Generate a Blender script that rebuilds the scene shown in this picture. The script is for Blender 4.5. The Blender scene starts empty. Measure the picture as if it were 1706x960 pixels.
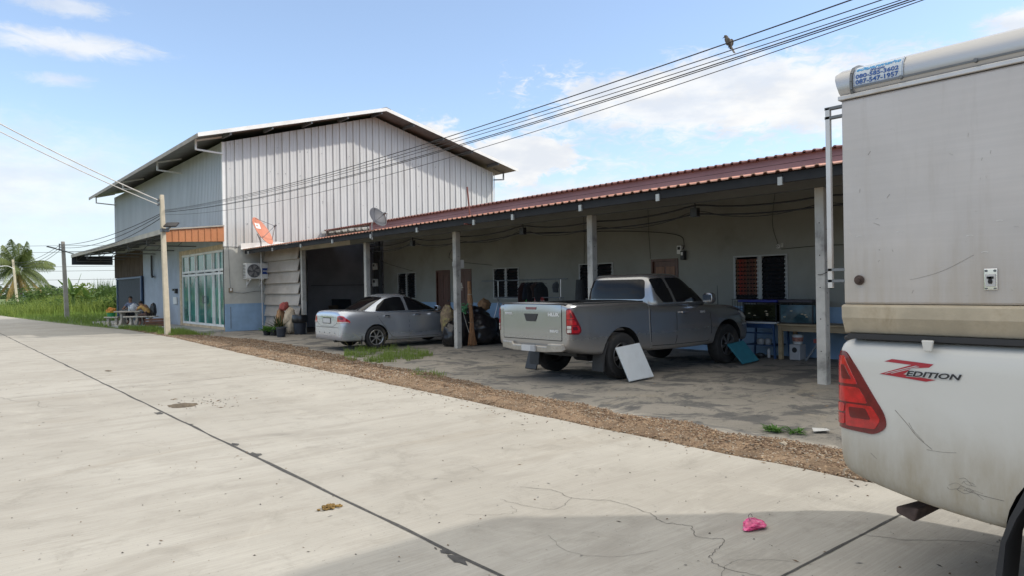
import bpy, bmesh, math, random
from mathutils import Vector, Matrix, noise
from mathutils.bvhtree import BVHTree
R = math.radians
S = bpy.context.scene
rng = random.Random(7)

# ------------------------------------------------------------------ camera, sky, sun, exposure
def cam_axes(yaw, pitch, roll):
    cy, sy, cp, sp = math.cos(yaw), math.sin(yaw), math.cos(pitch), math.sin(pitch)
    f = Vector((sy*cp, cy*cp, sp)); r = Vector((cy, -sy, 0)); u = r.cross(f)
    return (r*math.cos(roll)+u*math.sin(roll), u*math.cos(roll)-r*math.sin(roll), f)
cr, cu, cf = cam_axes(R(39.732), R(-.163), R(-.989))
cd = bpy.data.cameras.new('camera'); cam = bpy.data.objects.new('camera', cd); S.collection.objects.link(cam)
cam.matrix_world = Matrix(((cr.x, cu.x, -cf.x, 0), (cr.y, cu.y, -cf.y, 0), (cr.z, cu.z, -cf.z, 1.6), (0, 0, 0, 1)))
cd.sensor_width = 36; cd.lens = 36*1181.95/1706; cd.clip_end = 5000; cd.clip_start = .05
S.camera = cam
SUN = Vector((.91, -.75, 1)).normalized()
SKY = .15; SUNE = 2.0; EXPO = .69
sd = bpy.data.lights.new('sun', 'SUN'); sd.energy = SUNE; sd.angle = R(1.5); sd.color = (1, .945, .86)
so = bpy.data.objects.new('sun', sd); S.collection.objects.link(so)
so.rotation_euler = (-SUN).to_track_quat('-Z', 'Y').to_euler(); so.location = (20, -20, 30)
S.view_settings.view_transform = 'Standard'; S.view_settings.look = 'None'
S.view_settings.exposure = EXPO; S.view_settings.gamma = 1
S.render.engine = 'CYCLES'
S.cycles.use_denoising = True
S.cycles.max_bounces = 7; S.cycles.diffuse_bounces = 4; S.cycles.glossy_bounces = 4; S.cycles.transmission_bounces = 4
S.cycles.caustics_reflective = False; S.cycles.caustics_refractive = False

class NT:
    """small node-tree builder"""
    def __init__(s, nt): s.nt = nt; nt.nodes.clear()
    def n(s, t, **k):
        nd = s.nt.nodes.new(t)
        for a, b in k.items():
            if a.startswith('_'): setattr(nd, a[1:], b)
        return nd
    def l(s, a, b): s.nt.links.new(a, b)
    def m(s, op, a, b=None, c=None, clamp=False):
        nd = s.nt.nodes.new('ShaderNodeMath'); nd.operation = op; nd.use_clamp = clamp
        for i, v in enumerate((a, b, c)):
            if v is None: continue
            if isinstance(v, (int, float)): nd.inputs[i].default_value = v
            else: s.l(v, nd.inputs[i])
        return nd.outputs[0]
    def ss(s, v, lo, hi, a=0., b=1.):
        nd = s.nt.nodes.new('ShaderNodeMapRange'); nd.interpolation_type = 'SMOOTHSTEP'
        s.l(v, nd.inputs[0])
        for i, q in enumerate((lo, hi, a, b)): nd.inputs[i+1].default_value = q
        return nd.outputs[0]
    def mix(s, f, a, b):
        nd = s.nt.nodes.new('ShaderNodeMix'); nd.data_type = 'RGBA'
        for i, v in ((0, f), (6, a), (7, b)):
            if isinstance(v, (int, float)): nd.inputs[i].default_value = v
            elif isinstance(v, tuple): nd.inputs[i].default_value = (*v, 1) if len(v) == 3 else v
            else: s.l(v, nd.inputs[i])
        return nd.outputs[2]
    def noise(s, vec, scale, detail=4, rough=.55, dist=0., w=None):
        nd = s.nt.nodes.new('ShaderNodeTexNoise')
        nd.inputs['Scale'].default_value = scale; nd.inputs['Detail'].default_value = detail
        nd.inputs['Roughness'].default_value = rough; nd.inputs['Distortion'].default_value = dist
        if vec is not None: s.l(vec, nd.inputs['Vector'])
        return nd.outputs[0]
    def mapp(s, vec, scale=(1, 1, 1), loc=(0, 0, 0)):
        nd = s.nt.nodes.new('ShaderNodeMapping'); nd.inputs['Scale'].default_value = scale; nd.inputs['Location'].default_value = loc
        s.l(vec, nd.inputs['Vector']); return nd.outputs[0]

def make_world():
    w = bpy.data.worlds.new('World'); S.world = w; w.use_nodes = True
    t = NT(w.node_tree)
    out = t.n('ShaderNodeOutputWorld'); bg = t.n('ShaderNodeBackground'); bg.inputs[1].default_value = SKY
    sky = t.n('ShaderNodeTexSky'); sky.sky_type = 'NISHITA'; sky.sun_disc = False
    sky.sun_elevation = math.asin(SUN.z); sky.sun_rotation = math.atan2(SUN.x, SUN.y)
    sky.air_density = 1.0; sky.dust_density = .6; sky.ozone_density = 2.6; sky.altitude = 0
    tc = t.n('ShaderNodeTexCoord'); d = tc.outputs['Generated']
    sep = t.n('ShaderNodeSeparateXYZ'); t.l(d, sep.inputs[0])
    az = t.m('MULTIPLY', t.m('ARCTAN2', sep.outputs[0], sep.outputs[1]), 57.2958)
    el = t.m('MULTIPLY', t.m('ARCSINE', sep.outputs[2]), 57.2958)
    comb = t.n('ShaderNodeCombineXYZ'); t.l(az, comb.inputs[0]); t.l(el, comb.inputs[1])
    P = comb.outputs[0]
    wisp = t.noise(t.mapp(P, (.05, .16, 1)), 1.0, 9, .62, .6)
    fine = t.noise(t.mapp(P, (.16, .42, 1), (7, 3, 0)), 1.0, 9, .66, .3)
    puff = t.noise(t.mapp(P, (.30, .42, 1), (1, 9, 2)), 1.0, 8, .58, .1)
    def blob(a0, e0, sa, se, soft=1.0):
        x = t.m('DIVIDE', t.m('SUBTRACT', az, a0), sa); y = t.m('DIVIDE', t.m('SUBTRACT', el, e0), se)
        r = t.m('ADD', t.m('MULTIPLY', x, x), t.m('MULTIPLY', y, y))
        return t.m('SUBTRACT', 1.0, t.m('SQRT', r))
    curl = t.noise(t.mapp(P, (.55, 1.25, 1), (2, 5, 8)), 1.0, 10, .68, .9)
    def cloud(b, nz, amp, lo, hi, peak):
        v = t.m('ADD', t.m('ADD', b, t.m('MULTIPLY', t.m('SUBTRACT', nz, .5), amp)), t.m('MULTIPLY', t.m('SUBTRACT', curl, .5), amp*.62))
        return t.ss(v, lo, hi, 0, peak)
    cs = [cloud(blob(57, 13.6, 17, 3.9), wisp, 2.6, -.12, .62, .88),
          cloud(blob(48.5, 15.0, 9, 2.0), fine, 2.6, -.02, .7, .85),
          cloud(blob(62, 12.8, 9, 3.4), fine, 2.4, -.05, .8, .9),
          cloud(blob(40.5, 10.2, 5.2, 2.0), puff, 1.7, -.05, .30, .97),
          cloud(blob(33.8, 11.2, 3.2, 2.0), puff, 1.6, -.05, .35, .95),
          cloud(blob(8, 16.6, 7, 1.1), wisp, 1.9, .0, .9, .8),
          cloud(blob(7.5, 14.3, 3, .8), wisp, 1.9, .1, .9, .6),
          cloud(blob(8, 19, 5, .9), fine, 1.9, .1, .9, .6),
          cloud(blob(76, 16.4, 3.4, 1.4), fine, 1.6, .0, .6, .9),
          cloud(blob(47, 7.4, 16, 1.6), fine, 2.0, .0, .8, .75),
          cloud(blob(2, 7.5, 17, 5.5), wisp, 1.2, -.05, 1.0, .75),
          cloud(blob(-60, 20, 40, 11), wisp, 3.0, .2, 1.1, .7), cloud(blob(170, 24, 60, 12), wisp, 3.0, .2, 1.1, .7),
          cloud(blob(-120, 35, 40, 12), puff, 2.4, .3, 1.1, .7)]
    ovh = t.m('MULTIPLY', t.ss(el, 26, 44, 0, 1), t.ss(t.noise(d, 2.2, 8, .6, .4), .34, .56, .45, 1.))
    a = cs[0]
    for c in cs[1:]: a = t.m('SUBTRACT', 1.0, t.m('MULTIPLY', t.m('SUBTRACT', 1.0, a), t.m('SUBTRACT', 1.0, c)))
    hz = t.ss(el, 0.0, 13.0, .70, 0.0)                      # pale humid air near the horizon
    skyc = t.mix(hz, sky.outputs[0], (3.0, 3.35, 3.75))
    skyc = t.mix(.20, skyc, (2.75, 3.05, 3.55))
    shade = t.ss(t.noise(t.mapp(P, (.2, .5, 1), (3, 1.2, 5)), 1.0, 6), .35, .65)
    cc = t.mix(shade, (3.35, 3.5, 3.75), (4.15, 4.15, 4.12))
    t.l(t.mix(ovh, t.mix(a, skyc, cc), (7.3, 6.9, 6.15)), bg.inputs[0]); t.l(bg.outputs[0], out.inputs[0])   # unseen bright broken cloud overhead, added for neutral fill light
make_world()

# ------------------------------------------------------------------ materials
MATS = {}
def pm(name, col, rough=.7, metal=0., var=.12, scale=4., bump=0., bscale=30., spec=.5, coat=0., dirt=None, aniso=None, emit=None, fine=0.):
    """plain procedural material: base colour with soft uneven wear, optional bump, optional dirt colour (rgb, amount, scale)"""
    if name in MATS: return MATS[name]
    m = bpy.data.materials.new(name); m.use_nodes = True; MATS[name] = m
    t = NT(m.node_tree); o = t.n('ShaderNodeOutputMaterial'); b = t.n('ShaderNodeBsdfPrincipled'); t.l(b.outputs[0], o.inputs[0])
    tc = t.n('ShaderNodeTexCoord'); v = tc.outputs['Object']
    if aniso: v = t.mapp(v, aniso)
    n1 = t.noise(v, scale, 6, .6)
    f = t.ss(n1, .3, .7, 1-var, 1+var)
    if fine:
        n2 = t.noise(v, scale*14, 4, .7); f = t.m('MULTIPLY', f, t.ss(n2, .25, .75, 1-fine, 1+fine))
    vm = t.n('ShaderNodeVectorMath', _operation='SCALE'); vm.inputs[0].default_value = col; t.l(f, vm.inputs[3])
    c = vm.outputs[0]
    if dirt:
        dc, da, ds = dirt
        nd = t.noise(v, ds, 7, .65, .3); c = t.mix(t.ss(nd, .48, .72, 0, da), c, dc)
    t.l(c, b.inputs['Base Color']); b.inputs['Roughness'].default_value = rough; b.inputs['Metallic'].default_value = metal
    b.inputs['Specular IOR Level'].default_value = spec; b.inputs['Coat Weight'].default_value = coat
    b.inputs['Coat Roughness'].default_value = .06
    if bump:
        bp = t.n('ShaderNodeBump'); bp.inputs['Strength'].default_value = bump; bp.inputs['Distance'].default_value = .01
        t.l(t.noise(v, bscale, 5, .6), bp.inputs['Height']); t.l(bp.outputs[0], b.inputs['Normal'])
    return m

# ------------------------------------------------------------------ mesh helpers
def crv(pts, n=6):
    """Catmull-Rom through points"""
    pts = [Vector(p) for p in pts]; out = []
    for i in range(len(pts)-1):
        p0 = pts[max(i-1, 0)]; p1 = pts[i]; p2 = pts[i+1]; p3 = pts[min(i+2, len(pts)-1)]
        for k in range(n):
            s = k/n
            out.append(.5*((2*p1)+(p2-p0)*s+(2*p0-5*p1+4*p2-p3)*s*s+(3*p1-p0-3*p2+p3)*s**3))
    out.append(pts[-1]); return out

class MB:
    def __init__(s): s.v = []; s.f = []; s.mi = []; s.cur = 0
    def add(s, vs, fs, mi=None):
        o = len(s.v); s.v += [Vector(p) for p in vs]
        s.f += [tuple(i+o for i in f) for f in fs]; s.mi += [s.cur if mi is None else mi]*len(fs); return s
    def bx(s, x0, x1, y0, y1, z0, z1):
        return s.add([(x, y, z) for z in (z0, z1) for y in (y0, y1) for x in (x0, x1)],
                     [(0, 2, 3, 1), (4, 5, 7, 6), (0, 1, 5, 4), (2, 6, 7, 3), (0, 4, 6, 2), (1, 3, 7, 5)])
    def ob(s, M, sx, sy, sz):
        h = [(x*sx/2, y*sy/2, z*sz/2) for z in (-1, 1) for y in (-1, 1) for x in (-1, 1)]
        return s.add([M @ Vector(p) for p in h], [(0, 2, 3, 1), (4, 5, 7, 6), (0, 1, 5, 4), (2, 6, 7, 3), (0, 4, 6, 2), (1, 3, 7, 5)])
    def bar(s, a, b, w, h=None, up=(0, 0, 1)):
        """rectangular bar from a to b"""
        a = Vector(a); b = Vector(b); h = h or w; d = (b-a).normalized(); up = Vector(up)
        if abs(d.dot(up)) > .98: up = Vector((1, 0, 0))
        x = d.cross(up).normalized(); y = x.cross(d)
        vs = [p+x*i*w/2+y*j*h/2 for p in (a, b) for i, j in ((-1, -1), (1, -1), (1, 1), (-1, 1))]
        return s.add(vs, [(0, 1, 2, 3), (7, 6, 5, 4), (0, 4, 5, 1), (1, 5, 6, 2), (2, 6, 7, 3), (3, 7, 4, 0)])
    def tube(s, pts, r, n=8, cap=True):
        pts = [Vector(p) for p in pts]; k = len(pts); rs = r if isinstance(r, (list, tuple)) else [r]*k
        vs = []; px = None
        for i, p in enumerate(pts):
            d = (pts[min(i+1, k-1)]-pts[max(i-1, 0)]).normalized()
            if px is None:
                px = d.cross(Vector((0, 0, 1)) if abs(d.z) < .95 else Vector((1, 0, 0))).normalized()
            px = (px-d*px.dot(d)).normalized(); py = d.cross(px)
            vs += [p+(px*math.cos(2*math.pi*j/n)+py*math.sin(2*math.pi*j/n))*rs[i] for j in range(n)]
        fs = [(i*n+j, i*n+(j+1) % n, (i+1)*n+(j+1) % n, (i+1)*n+j) for i in range(k-1) for j in range(n)]
        if cap: fs += [tuple(range(n))[::-1], tuple((k-1)*n+j for j in range(n))]
        return s.add(vs, fs)
    def lathe(s, prof, c=(0, 0, 0), n=24, M=None, wob=0., cap=True):
        """profile of (radius, height) turned about z"""
        c = Vector(c); vs = []; m = len(prof)
        for r, h in prof:
            for j in range(n):
                a = 2*math.pi*j/n; q = 1+wob*math.sin(j*7.3+h*40)
                p = Vector((r*q*math.cos(a), r*q*math.sin(a), h)); vs.append((M @ p if M else p)+c)
        fs = [(i*n+j, i*n+(j+1) % n, (i+1)*n+(j+1) % n, (i+1)*n+j) for i in range(m-1) for j in range(n)]
        if cap and prof[0][0] > 1e-4: fs.append(tuple(range(n))[::-1])
        if cap and prof[-1][0] > 1e-4: fs.append(tuple((m-1)*n+j for j in range(n)))
        return s.add(vs, fs)
    def prism(s, poly, ax, d0, d1):
        """polygon (u,v) extruded along axis ax (0:x with (y,z), 1:y with (x,z), 2:z with (x,y))"""
        def P(u, v, d): return ((d, u, v), (u, d, v), (u, v, d))[ax]
        n = len(poly)
        vs = [P(u, v, d0) for u, v in poly]+[P(u, v, d1) for u, v in poly]
        fs = [tuple(range(n))[::-1], tuple(range(n, 2*n))]+[(i, (i+1) % n, n+(i+1) % n, n+i) for i in range(n)]
        return s.add(vs, fs)
    def loft(s, rings, cap=True, closed=True):
        n = len(rings[0]); vs = [p for r in rings for p in r]; k = len(rings)
        fs = [(i*n+j, i*n+(j+1) % n, (i+1)*n+(j+1) % n, (i+1)*n+j) for i in range(k-1) for j in range(n if closed else n-1)]
        if cap: fs += [tuple(range(n))[::-1], tuple((k-1)*n+j for j in range(n))]
        return s.add(vs, fs)
    def mesh(s, name, off=Vector((0, 0, 0)), smooth=None, recalc=True):
        me = bpy.data.meshes.new(name); me.from_pydata([tuple(p-off) for p in s.v], [], s.f)
        if any(s.mi): me.polygons.foreach_set('material_index', s.mi)
        if recalc:
            bm = bmesh.new(); bm.from_mesh(me); bmesh.ops.recalc_face_normals(bm, faces=bm.faces); bm.to_mesh(me); bm.free()
        if smooth is not None:
            me.polygons.foreach_set('use_smooth', [True]*len(me.polygons))
            me.set_sharp_from_angle(angle=R(smooth))
        return me
    def build(s, name, mats, parent=None, world=True, smooth=None, bevel=None, recalc=True):
        off = Vector((0, 0, 0))
        if parent is None:
            xs = [p.x for p in s.v]; ys = [p.y for p in s.v]; zs = [p.z for p in s.v]
            off = Vector(((min(xs)+max(xs))/2, (min(ys)+max(ys))/2, min(zs)))
        elif world: off = ORG[parent]
        o = bpy.data.objects.new(name, s.mesh(name, off, smooth, recalc)); S.collection.objects.link(o)
        for m in (mats if isinstance(mats, (list, tuple)) else [mats]): o.data.materials.append(m)
        if parent is None: o.location = off; ORG[o] = off
        else:
            o.parent = parent; ORG[o] = off
        if bevel:
            b = o.modifiers.new('bevel', 'BEVEL'); b.width = bevel; b.segments = 2; b.limit_method = 'ANGLE'; b.angle_limit = R(40)
        return o
ORG = {}
def tag(o, label=None, cat=None, group=None, kind=None):
    if label: o['label'] = label
    if cat: o['category'] = cat
    if group: o['group'] = group
    if kind: o['kind'] = kind
    return o
def thing(name, label, cat, loc=(0, 0, 0), rz=0., group=None):
    o = bpy.data.objects.new(name, None); S.collection.objects.link(o); o.location = loc; o.rotation_euler = (0, 0, rz)
    o.empty_display_size = .2; ORG[o] = Vector(loc); return tag(o, label, cat, group)
def dup(o, loc=None, rz=None, label=None, parent=None):
    c = o.copy(); S.collection.objects.link(c)
    if parent: c.parent = parent
    if loc is not None: c.location = loc
    if rz is not None: c.rotation_euler = (0, 0, rz)
    if label: c['label'] = label
    for ch in list(o.children): dup(ch, parent=c)
    return c
def bake(o):
    """apply modifiers into plain mesh data"""
    dg = bpy.context.evaluated_depsgraph_get(); dg.update()
    me = bpy.data.meshes.new_from_object(o.evaluated_get(dg)); o.modifiers.clear(); old = o.data; o.data = me
    return o
def bvh_of(o): return BVHTree.FromPolygons([v.co for v in o.data.vertices], [p.vertices for p in o.data.polygons])
def grid_poly(poly, step):
    bm = bmesh.new(); vs = [bm.verts.new((u, v, 0)) for u, v in poly]; bm.faces.new(vs)
    for ax in (0, 1):
        lo = min(p[ax] for p in poly); hi = max(p[ax] for p in poly); k = int((hi-lo)/step)
        for i in range(1, k+1):
            co = [0, 0, 0]; no = [0, 0, 0]; co[ax] = lo+(hi-lo)*i/(k+1); no[ax] = 1
            bmesh.ops.bisect_plane(bm, geom=bm.verts[:]+bm.edges[:]+bm.faces[:], plane_co=co, plane_no=no)
    bmesh.ops.remove_doubles(bm, verts=bm.verts, dist=1e-5)
    bm.verts.index_update()
    vs = [tuple(v.co) for v in bm.verts]; fs = [[v.index for v in f.verts] for f in bm.faces]
    be = [(e.verts[0].index, e.verts[1].index) for e in bm.edges if len(e.link_faces) == 1]
    bm.free(); return vs, fs, be
def patch(mb, bvh, poly, ray, off=.003, step=.06, thick=.01):
    """lay a polygon (u,v) on a surface: ray(u,v) -> (origin, direction)"""
    vs, fs, be = grid_poly(poly, step); top = []; bot = []
    for u, v, _ in vs:
        o, d = ray(u, v); d = Vector(d).normalized(); h = bvh.ray_cast(Vector(o), d)
        if h[0] is None:
            h = bvh.find_nearest(Vector(o)+d)
        top.append(h[0]-d*off); bot.append(h[0]+d*thick)
    n = len(top); o = len(mb.v)
    mb.add(top+bot, [tuple(f) for f in fs]+[(a, b, b+n, a+n) for a, b in be])
    return mb
def rpoly(pts, r=.03, n=4):
    """round the corners of a polygon"""
    out = []; m = len(pts)
    for i in range(m):
        p = Vector(pts[i]); a = Vector(pts[i-1])-p; b = Vector(pts[(i+1) % m])-p
        q = min(r, a.length*.45, b.length*.45); A = p+a.normalized()*q; B = p+b.normalized()*q
        for k in range(n+1):
            s = k/n; out.append(tuple(A*(1-s)**2+p*2*s*(1-s)+B*s*s))
    return out
def ribbon(path, w):
    """2-D polyline to polygons (quads) of a given width"""
    out = []
    for (x0, y0), (x1, y1) in zip(path, path[1:]):
        d = Vector((x1-x0, y1-y0)); d.normalize(); n = Vector((-d.y, d.x))*w/2
        out.append([(x0+n.x, y0+n.y), (x0-n.x, y0-n.y), (x1-n.x, y1-n.y), (x1+n.x, y1+n.y)])
    return out
def text_mb(body, size, M, bold=0., shear=0., width=None, depth=.001, sx=1.):
    c = bpy.data.curves.new('t', 'FONT'); c.body = body; c.size = size; c.extrude = depth/2; c.offset = bold; c.shear = shear
    c.align_x = 'LEFT'; c.resolution_u = 3
    o = bpy.data.objects.new('t', c); S.collection.objects.link(o)
    dg = bpy.context.evaluated_depsgraph_get(); dg.update(); me = bpy.data.meshes.new_from_object(o.evaluated_get(dg))
    bpy.data.objects.remove(o); xs = [v.co.x for v in me.vertices] or [0, 1]
    k = sx*(width/(max(xs)-min(xs)) if width else 1.); x0 = min(xs)
    mb = MB(); mb.add([M @ Vector(((v.co.x-x0)*k, v.co.y, v.co.z)) for v in me.vertices], [tuple(p.vertices) for p in me.polygons])
    bpy.data.meshes.remove(me); return mb
def frame(o, x, y):
    x = Vector(x).normalized(); y = Vector(y).normalized(); z = x.cross(y); o = Vector(o)
    return Matrix(((x.x, y.x, z.x, o.x), (x.y, y.y, z.y, o.y), (x.z, y.z, z.z, o.z), (0, 0, 0, 1)))
def blob(mb, c, rx, ry, rz, amp=.12, f=2., seed=0., sub=3, crump=0., flat=True):
    bm = bmesh.new(); bmesh.ops.create_icosphere(bm, subdivisions=sub, radius=1)
    c = Vector(c); vs = []
    for v in bm.verts:
        p = v.co.copy(); k = 1+amp*noise.noise(p*f+Vector((seed, seed*2, 0)))
        if crump: k += crump*(abs(noise.noise(p*f*3.1+Vector((seed*3, 0, 7))))-.2)+crump*.6*noise.noise(p*f*7+Vector((0, seed, 3)))
        q = Vector((p.x*rx*k, p.y*ry*k, p.z*rz*k))
        if flat: q.z = max(q.z, -rz*.82)
        vs.append(c+q)
    fs = [tuple(v.index for v in f_.verts) for f_ in bm.faces]; bm.free(); return mb.add(vs, fs)
# ------------------------------------------------------------------ surface materials of the setting
def mat_road():
    m = bpy.data.materials.new('concrete_road'); m.use_nodes = True; t = NT(m.node_tree)
    o = t.n('ShaderNodeOutputMaterial'); b = t.n('ShaderNodeBsdfPrincipled'); t.l(b.outputs[0], o.inputs[0])
    v = t.n('ShaderNodeTexCoord').outputs['Object']
    big = t.noise(v, .35, 6, .6, .4); mid = t.noise(t.mapp(v, (.5, 1.6, 1)), 1.3, 8, .68, .8); sp = t.noise(v, 38, 3, .6); grain = t.noise(v, 160, 3, .8)
    brush = t.noise(t.mapp(v, (1.3, 75, 1)), 1, 4, .7); fleck = t.noise(v, 9, 6, .7, .5)
    c = t.mix(t.ss(big, .3, .7), (.355, .335, .295), (.425, .407, .365))
    c = t.mix(t.ss(mid, .44, .68, 0, .7), c, (.30, .28, .245))
    c = t.mix(t.ss(t.noise(t.mapp(v, (.25, .9, 1), (4, 1, 0)), 1.1, 7, .7, 1.2), .54, .74, 0, .5), c, (.29, .255, .205))
    c = t.mix(t.ss(brush, .42, .62, .26, 0), c, (.24, .225, .20))
    c = t.mix(t.ss(t.noise(v, 2.6, 10, .75, .4), .50, .68, 0, .5), c, (.235, .22, .19)); c = t.mix(t.ss(t.noise(t.mapp(v, (1, .6, 1), (9, 2, 0)), .7, 9, .7, .9), .55, .72, 0, .4), c, (.50, .475, .42)); c = t.mix(t.ss(fleck, .64, .74, 0, .6), c, (.20, .19, .17))
    c = t.mix(t.ss(sp, .66, .76, 0, .7), c, (.12, .11, .095)); c = t.mix(t.ss(t.noise(v, 17, 8, .8), .60, .70, 0, .45), c, (.21, .195, .17))
    c = t.mix(t.ss(grain, .3, .7, .22, 0), c, (.25, .24, .22))
    t.l(c, b.inputs['Base Color']); b.inputs['Roughness'].default_value = .85; b.inputs['Specular IOR Level'].default_value = .3
    bp = t.n('ShaderNodeBump'); bp.inputs['Strength'].default_value = .35; bp.inputs['Distance'].default_value = .004
    t.l(t.m('ADD', brush, t.m('MULTIPLY', grain, .8)), bp.inputs['Height']); t.l(bp.outputs[0], b.inputs['Normal']); return m
def mat_pad():
    m = bpy.data.materials.new('stained_yard_concrete'); m.use_nodes = True; t = NT(m.node_tree)
    o = t.n('ShaderNodeOutputMaterial'); b = t.n('ShaderNodeBsdfPrincipled'); t.l(b.outputs[0], o.inputs[0])
    v = t.n('ShaderNodeTexCoord').outputs['Object']
    big = t.noise(v, .45, 7, .62, .5); mo = t.noise(v, 1.1, 10, .72, 1.0); fl = t.noise(v, 4.5, 8, .75, .6); gr = t.noise(v, 60, 4, .8); gran = t.noise(v, 190, 2, .7)
    c = t.mix(t.ss(big, .3, .7), (.27, .25, .215), (.36, .33, .285))
    c = t.mix(t.ss(mo, .485, .58, 0, .8), c, (.085, .087, .09))
    c = t.mix(t.ss(fl, .55, .66, 0, .75), c, (.075, .075, .078))
    c = t.mix(t.ss(t.noise(v, .8, 8, .7, .8), .56, .70, 0, .7), c, (.40, .35, .27))
    c = t.mix(t.ss(gr, .3, .7, .35, 0), c, (.10, .10, .095)); c = t.mix(t.ss(gran, .62, .75, 0, .4), c, (.5, .47, .4))
    t.l(c, b.inputs['Base Color']); b.inputs['Roughness'].default_value = .9; b.inputs['Specular IOR Level'].default_value = .25
    bp = t.n('ShaderNodeBump'); bp.inputs['Strength'].default_value = .6; bp.inputs['Distance'].default_value = .008
    t.l(t.m('ADD', mo, t.m('MULTIPLY', gr, .5)), bp.inputs['Height']); t.l(bp.outputs[0], b.inputs['Normal']); return m
M_road = mat_road(); M_pad = mat_pad()
M_soil = pm('soil', (.19, .135, .085), .95, var=.3, scale=1.2, bump=.8, bscale=14, fine=.25, dirt=((.12, .13, .06), .7, .5))
M_grav = pm('gravel_bed', (.17, .115, .07), .95, var=.3, scale=3, bump=1., bscale=45, fine=.35, dirt=((.25, .185, .125), .6, 1.5))
M_stone = [pm('gravel_stone_tan', (.27, .19, .12), .9, var=.35, scale=9), pm('gravel_stone_brown', (.15, .095, .06), .9, var=.35, scale=9),
           pm('gravel_stone_grey', (.31, .27, .215), .9, var=.3, scale=9)]
M_tar = pm('joint_tar', (.055, .053, .05), .8, var=.3, scale=20)
M_crack = pm('crack_shadow', (.10, .093, .085), .9, var=.3, scale=20)

def struct(o): o['kind'] = 'structure'; return o
def lerp_line(pts, y):
    if y <= pts[0][1]: return pts[0][0]
    for (x0, y0), (x1, y1) in zip(pts, pts[1:]):
        if y <= y1: return x0+(x1-x0)*(y-y0)/(y1-y0)
    return pts[-1][0]
EDGE = [(5.74, -30), (5.73, 4.2), (5.78, 6.5), (5.97, 11.2), (6.08, 16), (6.3, 20.1), (6.66, 26.5), (6.66, 34), (6.1, 38.7), (5.2, 50.7), (4.5, 65), (2.0, 95), (-8, 160)]
GRAV = [(7.0, -30), (6.75, 3.2), (6.6, 4.4), (6.75, 6.4), (6.85, 8.6), (7.3, 11.1), (7.25, 12.7), (7.7, 15.9), (8.2, 20), (8.3, 23), (7.5, 29), (7.1, 34)]
def edge_x(y): return lerp_line(EDGE, y)+.035*noise.noise(Vector((y*1.7, 3, 1)))+.02*noise.noise(Vector((y*5, 9, 1)))
def grav_x(y): return lerp_line(GRAV, y)+.16*noise.noise(Vector((y*1.1, 8, 2)))+.08*noise.noise(Vector((y*3.3, 1, 2)))

mb = MB(); mb.add([(-900, -900, -.06), (900, -900, -.06), (900, 1500, -.06), (-900, 1500, -.06)], [(0, 1, 2, 3)])
struct(mb.build('ground', M_soil))
# road slab with a real thickness and an uneven edge
mb = MB(); ys = [-30+i*.25 for i in range(0, 520)]+[100+i*4 for i in range(0, 17)]
vs = []; fs = []
for y in ys:
    e = edge_x(y); l = -1.15+(e-6 if y > 60 else 0)*(.9 if y > 60 else 0)
    vs += [(l, y, -.1), (l, y, 0), (e, y, 0), (e+.01, y, -.1)]
for i in range(len(ys)-1):
    for k in range(3): fs.append((i*4+k, i*4+k+1, i*4+k+5, i*4+k+4))
mb.add(vs, fs); o = mb.build('road', M_road); struct(o)
# joints
mb = MB(); y = -20; prev = None
while y < 62:
    w = .013+.010*noise.noise(Vector((y*2.1, 4, 0)))+.012*max(0, noise.noise(Vector((y*.9, 1, 5)))); x = 2.43+.018*noise.noise(Vector((y*1.3, 0, 0)))
    cur = (x-w, x+w, y)
    if prev: mb.add([(prev[0], prev[2], .003), (prev[1], prev[2], .003), (cur[1], y, .003), (cur[0], y, .003)], [(0, 1, 2, 3)])
    prev = cur; y += .07 if y < 16 else .3
for (bx_, by_, s) in ((2.38, 3.42, .055), (2.46, 6.9, .06), (2.36, 10.15, .07), (2.47, 7.5, .04), (2.4, 3.55, .03), (2.45, 9.0, .03)):
    n = 11; mb.add([(bx_+s*(1+.5*rng.uniform(-1, 1))*math.cos(6.28*i/n)*.7, by_+s*(1+.5*rng.uniform(-1, 1))*math.sin(6.28*i/n)*1.6, .0045) for i in range(n)], [tuple(range(n))])
struct(mb.build('road_joint', M_tar))
mb = MB()
for (yc, x0, x1, w, dy) in ((13.35, 2.5, 5.95, .006, 0.0), (13.3, -1.1, 2.3, .004, .05), (2.03, 2.5, 5.7, .0085, 0.0), (2.0, -1.1, 2.4, .0085, 0.), (24.7, -1.1, 6.3, .006, .1), (36, -1.1, 6.2, .008, 0), (47.5, -1.1, 5.3, .01, 0)):
    x = x0; prev = None
    while x < x1:
        ww = w*(1+.6*noise.noise(Vector((x*3, yc, 0))))+.004*max(0, noise.noise(Vector((x*9, yc, 3)))); yy = yc+dy*(x-x0)/(x1-x0)+.004*noise.noise(Vector((x*2, yc, 1)))+.003*noise.noise(Vector((x*14, yc, 1)))
        if prev: mb.add([(prev[0], prev[1]-prev[2], .003), (x, yy-ww, .003), (x, yy+ww, .003), (prev[0], prev[1]+prev[2], .003)], [(0, 1, 2, 3)])
        prev = (x, yy, ww); x += .05
struct(mb.build('road_cross_joint', M_tar))
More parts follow.
